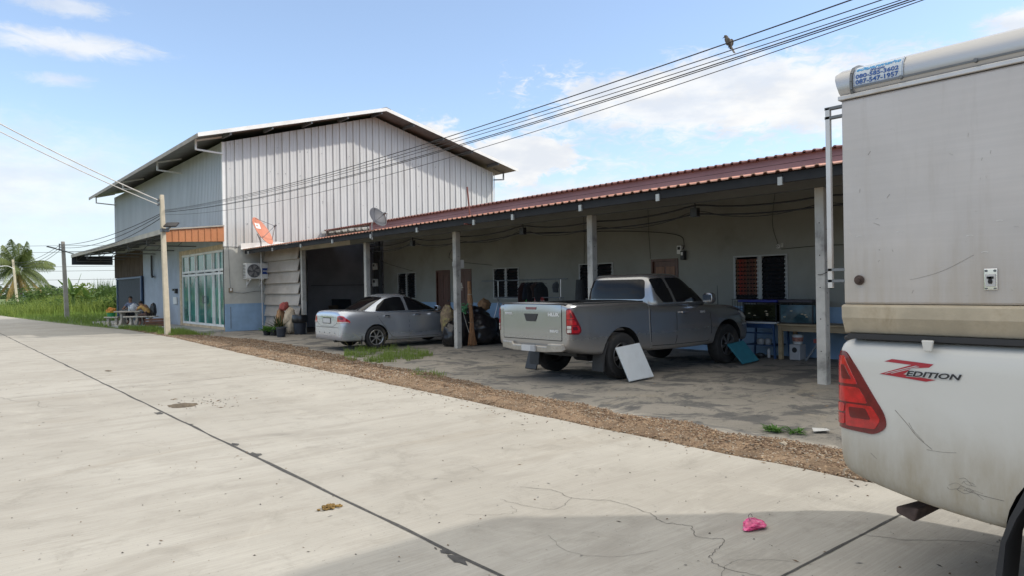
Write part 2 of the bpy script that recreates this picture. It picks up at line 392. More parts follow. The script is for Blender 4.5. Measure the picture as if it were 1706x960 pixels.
# wandering cracks
CR = [[(3.62, 4.3), (3.75, 4.05), (3.72, 3.8), (3.88, 3.55), (3.86, 3.2), (3.78, 3.0), (3.85, 2.85), (3.72, 2.7), (3.80, 2.56), (3.66, 2.5), (3.5, 2.45), (3.42, 2.3), (3.5, 2.05)],
      [(3.3, 4.15), (3.34, 3.9), (3.42, 3.72), (3.53, 3.72), (3.72, 3.82)], [(3.05, 3.35), (2.95, 3.05), (3.1, 2.82), (3.35, 2.72)],
      [(2.9, 4.05), (3.05, 3.9), (3.2, 3.85), (3.26, 3.98)], [(3.2, 2.05), (3.32, 2.25), (3.55, 2.32), (3.75, 2.15), (3.82, 2.0)],
      [(3.55, 5.3), (3.72, 5.12), (3.68, 4.85)], [(.9, 13.6), (1.05, 12.9), (1.3, 12.6), (1.25, 12.0), (1.5, 11.5)], [(.6, 17), (.9, 16), (.85, 15.2)],
      [(4.5, 2.05), (4.62, 1.8), (4.85, 1.55), (4.9, 1.2)]]
mb = MB()
for ci, c in enumerate(CR):
    p = crv([(x, y, 0) for x, y in c], 9); w = (.0019, .0014, .0009, .0009, .0009, .0009, .002, .002, .002)[ci]
    q = [(v.x+.022*noise.noise(Vector((i*.45, ci, 0)))+.014*noise.noise(Vector((i*1.15, ci, 0))), v.y+.022*noise.noise(Vector((i*.45, ci, 4)))+.014*noise.noise(Vector((i*1.15, ci, 4)))) for i, v in enumerate(p)]
    for i, poly in enumerate(ribbon(q, 1.)):
        a, b = q[i], q[i+1]; ww = w*(1+.5*noise.noise(Vector((i*.4, ci, 9)))); d = Vector((b[0]-a[0], b[1]-a[1])).normalized(); n = Vector((-d.y, d.x))*ww
        mb.add([(a[0]+n.x, a[1]+n.y, .003), (a[0]-n.x, a[1]-n.y, .003), (b[0]-n.x, b[1]-n.y, .003), (b[0]+n.x, b[1]+n.y, .003)], [(0, 1, 2, 3)])
struct(mb.build('road_crack', M_crack))
# yard slab and gravel verge
mb = MB(); ys = [-12+i*.25 for i in range(0, 163)]; vs = []
for y in ys: vs += [(lerp_line(GRAV, y)-.6, y, -.014), (22.5, y, -.002)]
mb.add(vs, [(i*2, i*2+1, i*2+3, i*2+2) for i in range(len(ys)-1)]); struct(mb.build('yard', M_pad))
mb = MB(); nx = 12; ys = [-14+i*.12 for i in range(0, 380)]; vs = []
for y in ys:
    a = edge_x(y)-.015; b = grav_x(y)
    for k in range(nx+1):
        s = k/nx; x = a+(b-a)*s
        z = .028*math.sin(math.pi*min(1, s*1.05))+.022*noise.noise(Vector((x*4, y*4, 0)))+.012*noise.noise(Vector((x*15, y*15, 3)))
        z = z*min(1, (1-s)*5)+(.001 if s < .5 else -.012*s) + (0.0 if s > .05 else -.02)
        if k == 0: z = -.05
        vs.append((x, y, z))
mb.add(vs, [(i*(nx+1)+k, i*(nx+1)+k+1, (i+1)*(nx+1)+k+1, (i+1)*(nx+1)+k) for i in range(len(ys)-1) for k in range(nx)])
struct(mb.build('gravel_verge', M_grav, smooth=60))
def bed_z(x, y, s): return (.028*math.sin(math.pi*min(1, max(0, s)*1.05))+.022*noise.noise(Vector((x*4, y*4, 0)))+.012*noise.noise(Vector((x*15, y*15, 3))))*min(1, (1-s)*5)+.002
def stones(n, yr, sz, spread=0., zoff=0.):
    mb = MB()
    for i in range(n):
        y = yr[0]+(yr[1]-yr[0])*rng.random()**1.6; a = edge_x(y); b = grav_x(y)
        s = rng.random(); x = a+(b-a)*s
        if spread and rng.random() < .5: x = a+(b-a)*s*1.0+rng.gauss(0, spread)
        r = sz*rng.uniform(.45, 1.25); z = bed_z(x, y, s)+zoff
        if x < a: z = .002
        mb.cur = rng.choice((0, 0, 1, 1, 1, 2)); A = rng.random()*6.28; ca, sa = math.cos(A), math.sin(A)
        vs = []
        for (u, v, w) in ((1, 0, 0), (-1, 0, 0), (0, 1, 0), (0, -1, 0), (0, 0, 1), (0, 0, -1)):
            q = r*rng.uniform(.7, 1.2); uu, vv = u*q*1.25, v*q*.85; vs.append((x+uu*ca-vv*sa, y+uu*sa+vv*ca, z+w*q*.65))
        mb.add(vs, [(0, 2, 4), (2, 1, 4), (1, 3, 4), (3, 0, 4), (2, 0, 5), (1, 2, 5), (3, 1, 5), (0, 3, 5)])
    return mb
tag(stones(14000, (2.0, 13), .0125).build('gravel', M_stone, recalc=False), 'brown and tan gravel strewn along the edge of the concrete road', 'gravel', kind='stuff')
mb = stones(8000, (11, 34), .020)
tag(mb.build('gravel', M_stone, recalc=False), 'coarser brown gravel along the road further away beside the yard', 'gravel', kind='stuff')

# ------------------------------------------------------------------ WAREHOUSE
M_sheet = pm('galvalume_sheet', (.56, .56, .545), .5, .15, var=.05, scale=.8, aniso=(3., 3., .5), dirt=((.36, .345, .32), .45, .5), fine=.02)
M_sheet2 = pm('blue_grey_sheet', (.47, .485, .505), .5, .12, var=.07, scale=.7, aniso=(2, 2, .4))
M_bluewall = pm('blue_grey_wall', (.38, .425, .485), .8, var=.10, scale=1.2, bump=.15, dirt=((.34, .37, .40), .5, .8))
M_greywall = pm('grey_plaster', (.50, .495, .45), .85, var=.10, scale=1.3, bump=.2, dirt=((.36, .35, .31), .6, .9))
M_bluepaint = pm('blue_dado_paint', (.27, .40, .56), .75, var=.12, scale=1.5, bump=.15, dirt=((.24, .34, .46), .6, 1.2))
M_white = pm('white_paint', (.78, .78, .76), .5, var=.05, scale=3, dirt=((.5, .48, .44), .4, 2.))
M_steel = pm('grey_steel_section', (.16, .17, .18), .55, .3, var=.15, scale=3)
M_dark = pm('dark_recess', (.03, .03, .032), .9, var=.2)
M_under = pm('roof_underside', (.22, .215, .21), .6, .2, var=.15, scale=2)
M_orange = pm('orange_sheet', (.46, .185, .075), .5, var=.10, scale=2, dirt=((.40, .15, .06), .5, 2))
M_cream = pm('cream_tile', (.56, .44, .29), .7, var=.2, scale=5, dirt=((.36, .25, .15), .7, 3))
M_wood = pm('brown_board', (.115, .08, .055), .75, var=.3, scale=2.5, aniso=(1, 6, .5))
M_tarp = pm('charcoal_screen', (.045, .052, .065), .75, var=.15, scale=4)
M_bframe = pm('blue_frame', (.055, .10, .19), .5, var=.1)
M_glass = pm('teal_glass', (.035, .17, .145), .10, var=.45, scale=1.1, spec=.35)
M_canopy = pm('canopy_sheet', (.36, .33, .28), .6, .1, var=.15, scale=2)
M_curtain = pm('green_curtain', (.16, .38, .29), .8, var=.3, scale=3, aniso=(1, 8, .5))

WH = thing('warehouse', 'tall grey metal-clad warehouse with a gabled roof and glass shop front', 'warehouse', (9.1, 28.5, 0))
X0, X1, Y0, Y1, XM = 9.1, 22.57, 28.5, 48.8, 15.83
EZ, RZ = 7.43, 9.34                                    # wall height at the eaves and under the ridge
def gz(x): return EZ+(RZ-EZ)*(1-abs(x-XM)/(XM-X0))
# gable: sheet + standing ribs
mb = MB(); mb.prism([(X0, 3.36), (X1, 3.36), (X1, EZ), (XM, RZ), (X0, EZ)], 1, Y0, Y0+.05)
x = X0+.17
while x < X1-.05:
    for dx, w, d in ((0, .046, .040), (.16, .012, .006)):
        a, b = x+dx-w/2, x+dx+w/2
        mb.add([(a-.015, Y0-.001, 3.35), (a, Y0-d, 3.35), (b, Y0-d, 3.35), (b+.015, Y0-.001, 3.35), (a-.015, Y0-.001, gz(a)), (a, Y0-d, gz(a)), (b, Y0-d, gz(b)), (b+.015, Y0-.001, gz(b))],
               [(0, 1, 5, 4), (1, 2, 6, 5), (2, 3, 7, 6), (0, 3, 2, 1)])
    x += .322
mb.cur = 1
for i in range(200):
    x = X0+.17+.322*rng.randrange(41)+rng.choice((.03, -.03, .1)); z = rng.choice((4.3, 5.35, 6.4, 7.4))+rng.uniform(-.05, .05)
    if z < gz(x)-.1: mb.bx(x-.009, x+.009, Y0-.02, Y0-.004, z-.009, z+.009)
gw = mb.build('gable_cladding', [M_sheet, M_steel], WH)
mb = MB(); mb.bx(X0-.04, X0+.06, Y0-.045, Y0+.06, 3.36, EZ); mb.build('corner_flashing', M_white, WH)
# lower concrete gable wall with blue dado; doorway-free
mb = MB(); mb.bx(X0, X1, Y0+.02, Y0+.17, 1.07, 3.36); mb.build('lower_gable_wall', M_greywall, WH)
mb = MB(); mb.bx(X0, X1, Y0+.012, Y0+.178, -.02, 1.07); mb.build('blue_dado', M_bluepaint, WH)
# road side
mb = MB(); mb.bx(X0, X0+.05, Y0+.06, Y1, 3.95, EZ)
y = Y0+.2
while y < Y1-.05: mb.bx(X0-.014, X0, y-.012, y+.012, 3.95, EZ); y += .2
mb.build('side_cladding', M_sheet2, WH)
mb = MB(); mb.bx(X0-.016, X0+.05, Y0+.18, Y0+.20, 3.36, 3.95); mb.bx(X0, X0+.16, 34.8, 41.78, -.02, 3.95); mb.bx(X0, X0+.16, Y0+.18, 28.58, -.02, 3.95); mb.bx(X0, X0+.16, 28.58, 34.8, 3.46, 3.95)
mb.build('side_wall', M_bluewall, WH)
mb = MB(); mb.bx(X0, X0+.14, 41.78, Y1, 2.52, 3.95)
y = 41.9
while y < Y1: mb.bx(X0-.03, X0, y, y+.13, 2.52, 3.95); y += .30
mb.build('brown_board_wall', M_wood, WH)
mb = MB(); mb.bx(X0+.02, X0+.1, 41.95, 48.25, 0, 2.4); sc = mb.build('roller_screen', M_tarp, WH)
mb = MB(); mb.bx(X0-.06, X0+.02, 41.78, 48.5, 2.4, 2.5); mb.bx(X0-.10, X0+.02, 41.8, 41.93, 0, 2.4); mb.bx(X0-.04, X0+.02, 48.27, 48.45, 0, 2.4)
mb.bx(X0-.16, X0-.099, 41.62, 41.815, 0, 2.5)
mb.build('frame', M_bframe, sc)
mb = MB(); mb.bx(X0+.12, X0+.4, 41.78, Y1, -.02, 2.52); mb.bx(X1-.1, X1, Y0+.18, Y1, 0, EZ); mb.prism([(X0+.06, 0), (X1-.11, 0), (X1-.11, EZ), (XM, RZ), (X0+.06, EZ)], 1, Y1-.06, Y1-.01); mb.build('rear_wall', M_sheet2, WH)
# shop front
d = thing('shop_front', None, None, (9.1, 31.5, 0)); d.parent = WH; d.location = Vector((9.1, 31.5, 0))-ORG[WH]
mb = MB(); mb.bx(X0-.02, X0+.12, 28.585, 34.45, 3.26, 3.455); mb.bx(X0-.02, X0+.12, 28.585, 34.45, -.01, .15); mb.bx(X0-.02, X0+.12, 34.46, 34.78, -.01, 3.455); mb.build('tiled_surround', M_cream, d)
mb = MB()
YM = [34.38, 33.4, 32.42, 32.2, 31.12, 30.08, 29.9, 29.25, 28.65]
for y in YM: mb.bx(X0+.0, X0+.09, y-.045, y+.045, .155, 3.255)
for z in (.2, 2.33, 2.47, 3.21):
    for a, b in zip(YM, YM[1:]): mb.bx(X0+.003, X0+.087, min(a, b)+.046, max(a, b)-.046, z-.045, z+.045)
mb.build('frame', M_white, d)
mb = MB()
for i, (a, b) in enumerate(zip(YM, YM[1:])):
    if a-b < .3: continue
    for z0, z1 in ((.245, 2.285), (2.515, 3.165)):
        mb.bx(X0+.045, X0+.06, b+.046, a-.046, z0, z1)
mb.build('glass_pane', M_glass, d)
for a, b in zip(YM, YM[1:]):
    if a-b > .3: mb = MB(); mb.bx(X0+.042, X0+.044, b+.1, b+.16+.3*rng.random(), .5, 2.2); mb.build('curtain', M_curtain, d)
for s in (31.06, 31.2):
    mb = MB(); mb.tube([(X0-.05, s, 1.05), (X0-.05, s, 1.4)], .016); mb.bar((X0-.05, s, 1.1), (X0+.01, s, 1.1), .02); mb.bar((X0-.05, s, 1.35), (X0+.01, s, 1.35), .02); mb.build('door_handle', M_steel, d)
# roof
OV = 1.0; EL, ER = 7.9, 23.4; RT = 9.52
sl = (RT-7.43)/(XM-EL)
def rz(x): return RT-sl*abs(x-XM)
for a, b, nm in ((EL, XM, 'roof_slope'), (XM, ER, 'roof_slope')):
    mb = MB(); mb.add([(a, Y0-OV, rz(a)), (b, Y0-OV, rz(b)), (b, Y1+.8, rz(b)), (a, Y1+.8, rz(a)), (a, Y0-OV, rz(a)-.035), (b, Y0-OV, rz(b)-.035), (b, Y1+.8, rz(b)-.035), (a, Y1+.8, rz(a)-.035)],
                      [(0, 1, 2, 3), (7, 6, 5, 4), (0, 4, 5, 1), (2, 6, 7, 3), (0, 3, 7, 4), (1, 5, 6, 2)])
    y = Y0-OV+.15
    while y < Y1+.8:
        mb.add([(a, y-.03, rz(a)+.002), (a, y+.03, rz(a)+.002), (b, y+.03, rz(b)+.002), (b, y-.03, rz(b)+.002), (a, y-.015, rz(a)+.03), (a, y+.015, rz(a)+.03), (b, y+.015, rz(b)+.03), (b, y-.015, rz(b)+.03)],
               [(4, 5, 6, 7), (0, 4, 7, 3), (1, 2, 6, 5), (0, 1, 5, 4), (2, 3, 7, 6)]); y += .32
    mb.build(nm, M_under, WH)
    # verge trim along the gable edge
    mb = MB(); mb.add([(a, Y0-OV-.02, rz(a)-.10), (b, Y0-OV-.02, rz(b)-.10), (b, Y0-OV-.02, rz(b)+.05), (a, Y0-OV-.02, rz(a)+.05), (a, Y0-OV+.12, rz(a)+.05), (b, Y0-OV+.12, rz(b)+.05), (a, Y0-OV-.005, rz(a)-.10), (b, Y0-OV-.005, rz(b)-.10)],
                      [(0, 1, 2, 3), (3, 2, 5, 4), (0, 6, 7, 1)]); mb.build('verge_trim', M_white, WH)
mb = MB(); mb.add([(XM-.25, Y0-OV-.03, rz(XM-.25)+.055), (XM, Y0-OV-.03, RT+.07), (XM+.25, Y0-OV-.03, rz(XM+.25)+.055), (XM-.25, Y1+.82, rz(XM-.25)+.055), (XM, Y1+.82, RT+.07), (XM+.25, Y1+.82, rz(XM+.25)+.055)],
                   [(0, 1, 4, 3), (1, 2, 5, 4)]); mb.build('ridge_cap', M_white, WH)
M_fascia_d = pm('eave_fascia', (.30, .26, .22), .6, var=.15, scale=2)
mb = MB(); mb.bx(EL-.03, EL-.005, Y0-OV, Y1+.8, rz(EL)-.14, rz(EL)+.02); mb.build('eave_fascia', M_fascia_d, WH)
# purlin ends under the gable overhang and eave brackets
for i in range(9):
    s = (i+.5)/9; x = EL+.4+(ER-EL-.8)*s
    mb = MB(); mb.bar((x, Y0-OV+.06, rz(x)-.12), (x, Y0+.0, rz(x)-.12), .07, .14); mb.build('purlin', M_steel, WH)
for y in (27.65, 34.2, 41.2, 48.6):
    for sd_, xe, xw in ((-1, EL+.2, X0), (1, ER-.2, X1)):
        if sd_ == 1 and y > 30: continue
        mb = MB(); z = rz(xe)-.05; yy = max(y, 28.45)
        mb.bar((xe, yy, z), (xe, yy, z-.42), .06); mb.bar((xe-sd_*.03, yy, z-.40), (xw, yy, z-.46), .06); mb.bar((xe-sd_*.03, yy, z-.06), (xw, yy, rz(xw)-.12), .06); mb.build('eave_bracket', M_white if sd_ < 0 else M_steel, WH)
# lean-to canopy over the shop front
CX, CY0, CY1 = 6.9, 28.4, 49.5
mb = MB(); mb.prism([(CX, 3.90), (9.08, 4.16), (9.08, 4.19), (CX, 3.93)], 1, CY0, CY1); cn = mb.build('canopy', M_under, WH)
mb = MB(); mb.bx(CX-.03, CX-.003, CY0, CY1, 3.78, 3.96); mb.build('edge_fascia', M_canopy, cn)
mb = MB(); mb.add([(CX, CY0, 3.47), (9.07, CY0, 3.55), (9.07, CY0, 4.13), (CX, CY0, 3.90), (CX, CY0+.03, 3.47), (9.07, CY0+.03, 3.55), (9.07, CY0+.03, 4.13), (CX, CY0+.03, 3.90)],
                   [(0, 1, 2, 3), (4, 7, 6, 5), (0, 4, 5, 1), (3, 2, 6, 7), (0, 3, 7, 4), (1, 5, 6, 2)])
x = CX+.08
while x < 9.0:
    z0 = 3.47+.08*(x-CX)/2.17; z1 = 3.90+.23*(x-CX)/2.17; mb.bx(x-.018, x+.018, CY0-.022, CY0-.001, z0, z1); x += .232
mb.build('end_panel', M_orange, cn)
mb = MB(); mb.bar((CX, CY0-.03, 3.93), (9.07, CY0-.03, 4.16), .06, .05); mb.build('end_trim', M_canopy, cn)
for i in range(7):
    y = CY0+.25+i*3.45
    mb = MB(); mb.bar((CX+.1, y, 3.86), (9.07, y, 4.10), .05, .09); mb.bar((CX+.25, y, 3.55), (9.07, y, 3.55), .04, .05); mb.bar((CX+.25, y, 3.85), (CX+.25, y, 3.53), .04)
    for k in range(3): mb.bar((CX+.25+k*.6, y, 3.57), (CX+.55+k*.6, y, 3.86), .025)
    mb.build('truss', M_steel, cn)
for k in range(3):
    x = CX+.35+k*.8; z = 3.86+.12*(x-CX); mb = MB(); mb.bx(x-.03, x+.03, CY0+.05, CY1, z-.02, z+.02); mb.build('purlin', M_steel, cn)
mb = MB(); mb.bx(CX, 9.07, CY1-.05, CY1-.02, 3.35, 3.88); mb.build('far_end_panel', M_tarp, cn)
# downpipe, switch box, meter on the road side
M_black = pm('black_plastic', (.022, .022, .024), .5, var=.1)
M_wplast = pm('white_plastic', (.68, .68, .66), .45, var=.05)
mb = MB(); mb.tube(crv([(9.0, 39.5, 3.5), (9.0, 39.5, 2.5), (8.99, 39.35, 2.42), (8.97, 39.15, 2.42)], 4), .05); mb.build('downpipe', M_black, WH)
mb = MB(); mb.bx(9.0, 9.098, 35.55, 35.8, 1.62, 1.72); mb.bx(8.98, 9.098, 35.15, 35.3, 1.5, 1.72); mb.build('wall_switch', M_black, WH)
mb = MB(); mb.bx(9.03, 9.097, 35.2, 35.75, 1.0, 1.33); mb.build('notice_plate', M_wplast, WH, bevel=.01)
mb = MB(); mb.bx(8.0, 9.09, 28.6, 36.0, -.03, .05); mb.build('porch_slab', pm('porch_concrete', (.36, .355, .335), .85, var=.15, scale=1.5, bump=.2), WH)
mb = MB(); mb.bx(6.9, 9.0, 36.05, 44.0, -.03, .04); mb.build('terrace_slab', pm('porch_concrete', (.36, .355, .335), .85), WH)
# flashing where the low roof meets the gable
mb = MB(); mb.add([(9.72, 28.44, 3.26), (11.6, 28.44, 3.56), (11.2, 28.44, 3.60), (9.72, 28.44, 3.49), (9.72, 28.38, 3.25), (11.6, 28.38, 3.55)], [(0, 1, 2, 3), (0, 4, 5, 1)]); mb.build('white_flashing', M_white, WH)
mb = MB(); mb.bx(9.24, 9.38, 28.46, 28.51, 1.52, 1.72); mb.build('meter_box', pm('brown_box', (.20, .15, .09), .6), WH)
mb = MB(); mb.bx(9.275, 9.345, 28.45, 28.459, 1.57, 1.68); mb.build('meter_face', M_wplast, WH)
mb = MB(); mb.tube(crv([(9.25, 28.47, 3.3), (9.27, 28.47, 2.4), (9.3, 28.47, 1.72)], 4), .008, 5); mb.tube(crv([(9.38, 28.47, 1.53), (9.8, 28.47, 1.48), (10.3, 28.47, 1.55), (10.7, 28.47, 1.53)], 4), .010, 5); mb.tube([(9.3, 28.49, .95), (9.3, 28.49, .1)], .012, 6); mb.build('wall_cable', M_steel, WH)
# ------------------------------------------------------------------ ROW HOUSE with porch
M_wallc = pm('cream_wall', (.27, .268, .24), .85, var=.08, scale=.9, bump=.12, dirt=((.16, .155, .128), .5, .7))
M_roofred = pm('terracotta_sheet', (.34, .135, .085), .55, .1, var=.18, scale=2, dirt=((.20, .08, .055), .6, 1.5))
M_pink = pm('faded_pink_sheet', (.32, .185, .19), .6, .05, var=.12, scale=1.5, dirt=((.27, .13, .14), .6, 1.8), aniso=(1, .4, 2))
M_edge = pm('sunlit_sheet_edge', (.42, .235, .165), .5, .1, var=.15)  # paler salmon on the roof sheet edge, painted as if sunlit
M_post = pm('concrete_post', (.47, .455, .42), .85, var=.12, scale=3, bump=.3, dirt=((.21, .20, .185), .9, 2.2))
M_beam = pm('grey_painted_beam', (.13, .135, .135), .6, .2, var=.12, scale=1.5, aniso=(1, .3, 1))
M_gutter = pm('dark_gutter', (.02, .022, .025), .9, 0., var=.2, scale=1.5)
M_frame = pm('white_window_frame', (.38, .385, .38), .5, var=.06)
M_louvre = pm('dark_louvre_glass', (.018, .02, .024), .08, var=.2, spec=.7)
M_door = pm('brown_door', (.105, .045, .032), .45, var=.25, scale=3, aniso=(1, 4, .5))
M_door2 = pm('orange_brown_panel', (.20, .085, .04), .45, var=.25, scale=3, aniso=(1, 4, .5))
M_room = pm('dim_bay_wall', (.40, .405, .44), .9, var=.15, scale=1.0)
M_cable = pm('black_cable', (.014, .014, .015), .55, var=.1)
M_tin = pm('weathered_tin_screen', (.47, .42, .37), .5, .25, var=.12, scale=1.2, dirt=((.33, .27, .21), .6, 1.4))
RH = thing('row_house', 'low cream row house with a red corrugated roof and open porch bays', 'row house', (12.5, 12.5, 0))
WX, YA, YB = 14.2, -6.0, 25.1
WIN = [(23.99, 22.68), (18.01, 16.72), (14.12, 12.83), (9.18, 7.87), (4.3, 3.0)]
DOOR = [(21.33, 20.46), (20.05, 19.2), (11.55, 10.72), (6.2, 5.35)]
holes = [(b, a, 1.17, 2.2) for a, b in WIN]+[(b, a, .12, 2.22) for a, b in DOOR]
def holed_wall(name, mats, x, t, y0, y1, z0, z1, holes, dado, parent):
    ys = sorted({y0, y1, *[h[0] for h in holes], *[h[1] for h in holes]}); zs = sorted({z0, z1, dado, *[h[2] for h in holes], *[h[3] for h in holes]})
    mb = MB(); inh = lambda y, z: any(h[0] < y < h[1] and h[2] < z < h[3] for h in holes)
    for ya, yb in zip(ys, ys[1:]):
        for za, zb in zip(zs, zs[1:]):
            if inh((ya+yb)/2, (za+zb)/2): continue
            mb.cur = 1 if zb <= dado+1e-6 else 0
            mb.add([(x, ya, za), (x, yb, za), (x, yb, zb), (x, ya, zb), (x+t, ya, za), (x+t, yb, za), (x+t, yb, zb), (x+t, ya, zb)], [(0, 3, 2, 1), (4, 5, 6, 7)])
    for a, b, c, d in holes:
        mb.cur = 0
        mb.add([(x, a, c), (x, b, c), (x, b, d), (x, a, d), (x+t, a, c), (x+t, b, c), (x+t, b, d), (x+t, a, d)], [(0, 1, 5, 4), (1, 2, 6, 5), (2, 3, 7, 6), (3, 0, 4, 7)])
    mb.add([(x, y1, z0), (x+t, y1, z0), (x+t, y1, z1), (x, y1, z1)], [(0, 1, 2, 3)])
    return mb.build(name, mats, parent, recalc=False)
holed_wall('front_wall', [M_wallc, M_bluepaint], WX, .14, YA, YB, -.02, 3.86, holes, 1.05, RH)
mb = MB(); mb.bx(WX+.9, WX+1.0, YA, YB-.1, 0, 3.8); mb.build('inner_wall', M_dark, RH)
mb = MB(); mb.bx(WX+.14, WX+4.0, YB-.14, YB, 0, 3.9); mb.build('bay_side_wall', M_room, RH)
mb = MB(); mb.bx(WX+3.3, WX+3.45, YB, 28.45, 0, 4.0); mb.build('bay_rear_wall', M_room, RH)
mb = MB(); mb.bx(12.45, 17.4, 28.40, 28.47, 0, 3.6); mb.build('bay_wall', M_room, RH)
mb = MB(); mb.bx(12.6, 17.2, 28.385, 28.4, 1.77, 1.80); mb.build('conduit', M_steel, RH)
for wi, (a, b) in enumerate(WIN):
    m_ = (a+b)/2; mb = MB()
    for y in (a-.016, m_+.018, m_-.018, b+.016): mb.bx(WX-.02, WX+.09, y-.016, y+.016, 1.17, 2.2)
    for z in (1.186, 2.184):
        mb.bx(WX-.018, WX+.088, m_+.035, a-.033, z-.015, z+.015); mb.bx(WX-.018, WX+.088, b+.033, m_-.035, z-.015, z+.015)
    w = mb.build('window', M_frame, RH)
    for li, (y0, y1) in enumerate(((m_+.036, a-.034), (b+.034, m_-.036))):
        mb = MB(); mc = MB(); z = 1.24
        while z < 2.14:
            mb.bar((WX+.03, y0+.004, z), (WX+.03, y1-.004, z), .006, .115, up=(.5, 0, 1))
            for y in (y0+.012, y1-.012): mc.bx(WX-.032, WX-.019, y-.018, y+.018, z-.012, z+.018); mc.bx(WX-.024, WX-.019, y-.006, y+.006, z+.018, z+.081)
            z += .093
        mb.build('louvre_slats', M_louvre, w); mc.build('louvre_clip_strip', M_frame, w)
        if wi == 3 and li == 0:
            mt = bpy.data.materials.new('striped_curtain'); mt.use_nodes = True; t = NT(mt.node_tree); o_ = t.n('ShaderNodeOutputMaterial'); bs = t.n('ShaderNodeBsdfPrincipled'); t.l(bs.outputs[0], o_.inputs[0])
            sp = t.n('ShaderNodeSeparateXYZ'); t.l(t.n('ShaderNodeTexCoord').outputs['Object'], sp.inputs[0]); rr = t.n('ShaderNodeValToRGB')
            t.l(t.ss(t.m('FRACT', t.m('MULTIPLY', sp.outputs[1], 2.2)), 0, 1), rr.inputs[0]); e = rr.color_ramp.elements
            e[0].color = (.13, .035, .02, 1); e[1].color = (.09, .045, .03, 1); e.new(.3).color = (.20, .022, .015, 1); e.new(.55).color = (.14, .075, .04, 1); e.new(.75).color = (.11, .035, .025, 1)
            t.l(rr.outputs[0], bs.inputs['Base Color']); bs.inputs['Roughness'].default_value = .9
            cm = MB(); pts = [(WX+.012+.008*math.sin(i*1.1), y0+.02+(y1-y0-.04)*i/40) for i in range(41)]
            cm.add([(x_, y_, z_) for z_ in (1.3, 2.12) for x_, y_ in pts], [(i, i+1, i+42, i+41) for i in range(40)]); tag(cm.build('curtain', mt, w), 'dark red and brown curtain behind the slats')
for a, b in DOOR:
    mb = MB(); mb.bx(WX-.02, WX+.1, a-.05, a, .12, 2.22); mb.bx(WX-.02, WX+.1, b, b+.05, .12, 2.22); mb.bx(WX-.018, WX+.098, b+.051, a-.051, 2.16, 2.22); fr = mb.build('door', M_frame if False else M_door, RH)
    mb = MB(); mb.bx(WX+.03, WX+.07, b+.055, a-.055, .13, 2.155); lf = mb.build('door_leaf', M_door, fr)
    mb = MB(); c_ = (a+b)/2
    for y0, y1 in ((b+.12, c_-.03), (c_+.03, a-.12)):
        for z0, z1 in ((.3, 1.0), (1.15, 2.03)): mb.bx(WX+.018, WX+.03, y0, y1, z0, z1)
    mb.build('door_panel', M_door2 if a > 11 and a < 12 else M_door, fr, bevel=.008)
    mb = MB(); mb.tube([(WX-.03, b+.13, 1.1), (WX+.03, b+.13, 1.1)], .025, 10); mb.build('door_handle', M_steel, fr)
# posts with bolt holes; the camera-side face cleaner than the sides
PX = 10.73; PY = [24.85, 20.0, 15.15, 10.28, 5.38, .5, -4.4]
for y in PY:
    mb = MB(); mb.bx(PX-.075, PX+.075, y-.075, y+.075, -.02, 3.05); p = mb.build('post', M_post, RH, bevel=.012)
    mb = MB()
    for z in (.5, 1.0, 1.5, 2.0, 2.5): mb.tube([(PX-.0755, y, z), (PX-.07, y, z)], .010, 8); mb.tube([(PX, y-.0755, z-.1), (PX, y-.07, z-.1)], .010, 8)
    mb.build('bolt_holes', M_dark, p)
mb = MB(); mb.bx(PX-.06, PX+.06, YA, 21.0, 3.05, 3.30); mb.build('porch_beam', M_beam, RH)
mb = MB(); mb.bx(PX-.05, PX+.05, 21.0, 28.4, 3.05, 3.24); tag(mb.build('porch_beam', pm('pale_beam', (.43, .40, .34), .6, var=.15, scale=2), RH), 'paler cream beam over the open bay')
# roof: lower sheet, edge, pink fascia, upper sheet
EX, EZr = 9.78, 3.235; FX = 13.35; FZ0 = 3.80
def corr(mb, x0, z0, x1, z1, y0, y1, pitch=.2, h=.030):
    ys = []; y = y0
    while y < y1:
        ys += [(y, 0), (y+pitch*.58, 0), (y+pitch*.68, h*.8), (y+pitch*.79, h), (y+pitch*.90, h*.8)]; y += pitch
    ys.append((y, 0)); n = len(ys)
    vs = [(x0, a, z0+b) for a, b in ys]+[(x1, a, z1+b) for a, b in ys]
    return mb.add(vs, [(i, i+1, n+i+1, n+i) for i in range(n-1)]), ys
mb = MB(); _, ys = corr(mb, EX, EZr, FX, FZ0, YA, 28.36)
mb.build('porch_roof', M_roofred, RH, recalc=False)
mb = MB(); n = len(ys); mb.add([(EX-.003, a, EZr+b+.006) for a, b in ys]+[(EX-.003, a, EZr+b-.010) for a, b in ys], [(i, i+1, n+i+1, n+i) for i in range(n-1)])
mb.build('roof_edge', M_edge, RH, recalc=False)
mb = MB(); mb.bx(FX-.02, FX, YA, 24.6, FZ0+.03, 4.115); mb.build('pink_fascia', M_pink, RH)
mb = MB(); mb.bx(FX-.024, FX-.02, YA, 24.6, FZ0+.165, FZ0+.171); mb.build('fascia_lap', M_gutter, RH)
mb = MB(); _, ys = corr(mb, FX-.12, 4.125, 20.5, 5.0, YA, 28.36)
n = len(ys); mb.add([(FX-.122, a, 4.125+b) for a, b in ys]+[(FX-.122, a, 4.095+b) for a, b in ys], [(i, i+1, n+i+1, n+i) for i in range(n-1)])
mb.build('upper_roof', pm('dark_red_sheet', (.16, .06, .05), .6, .1, var=.2, scale=2), RH, recalc=False)
mb = MB(); mb.bx(20.3, 20.45, YA, 28.3, 0, 4.9); mb.prism([(14.2, 0), (20.3, 0), (20.3, 4.9), (14.2, 4.1)], 1, YA, YA+.1); mb.build('rear_wall', M_wallc, RH)
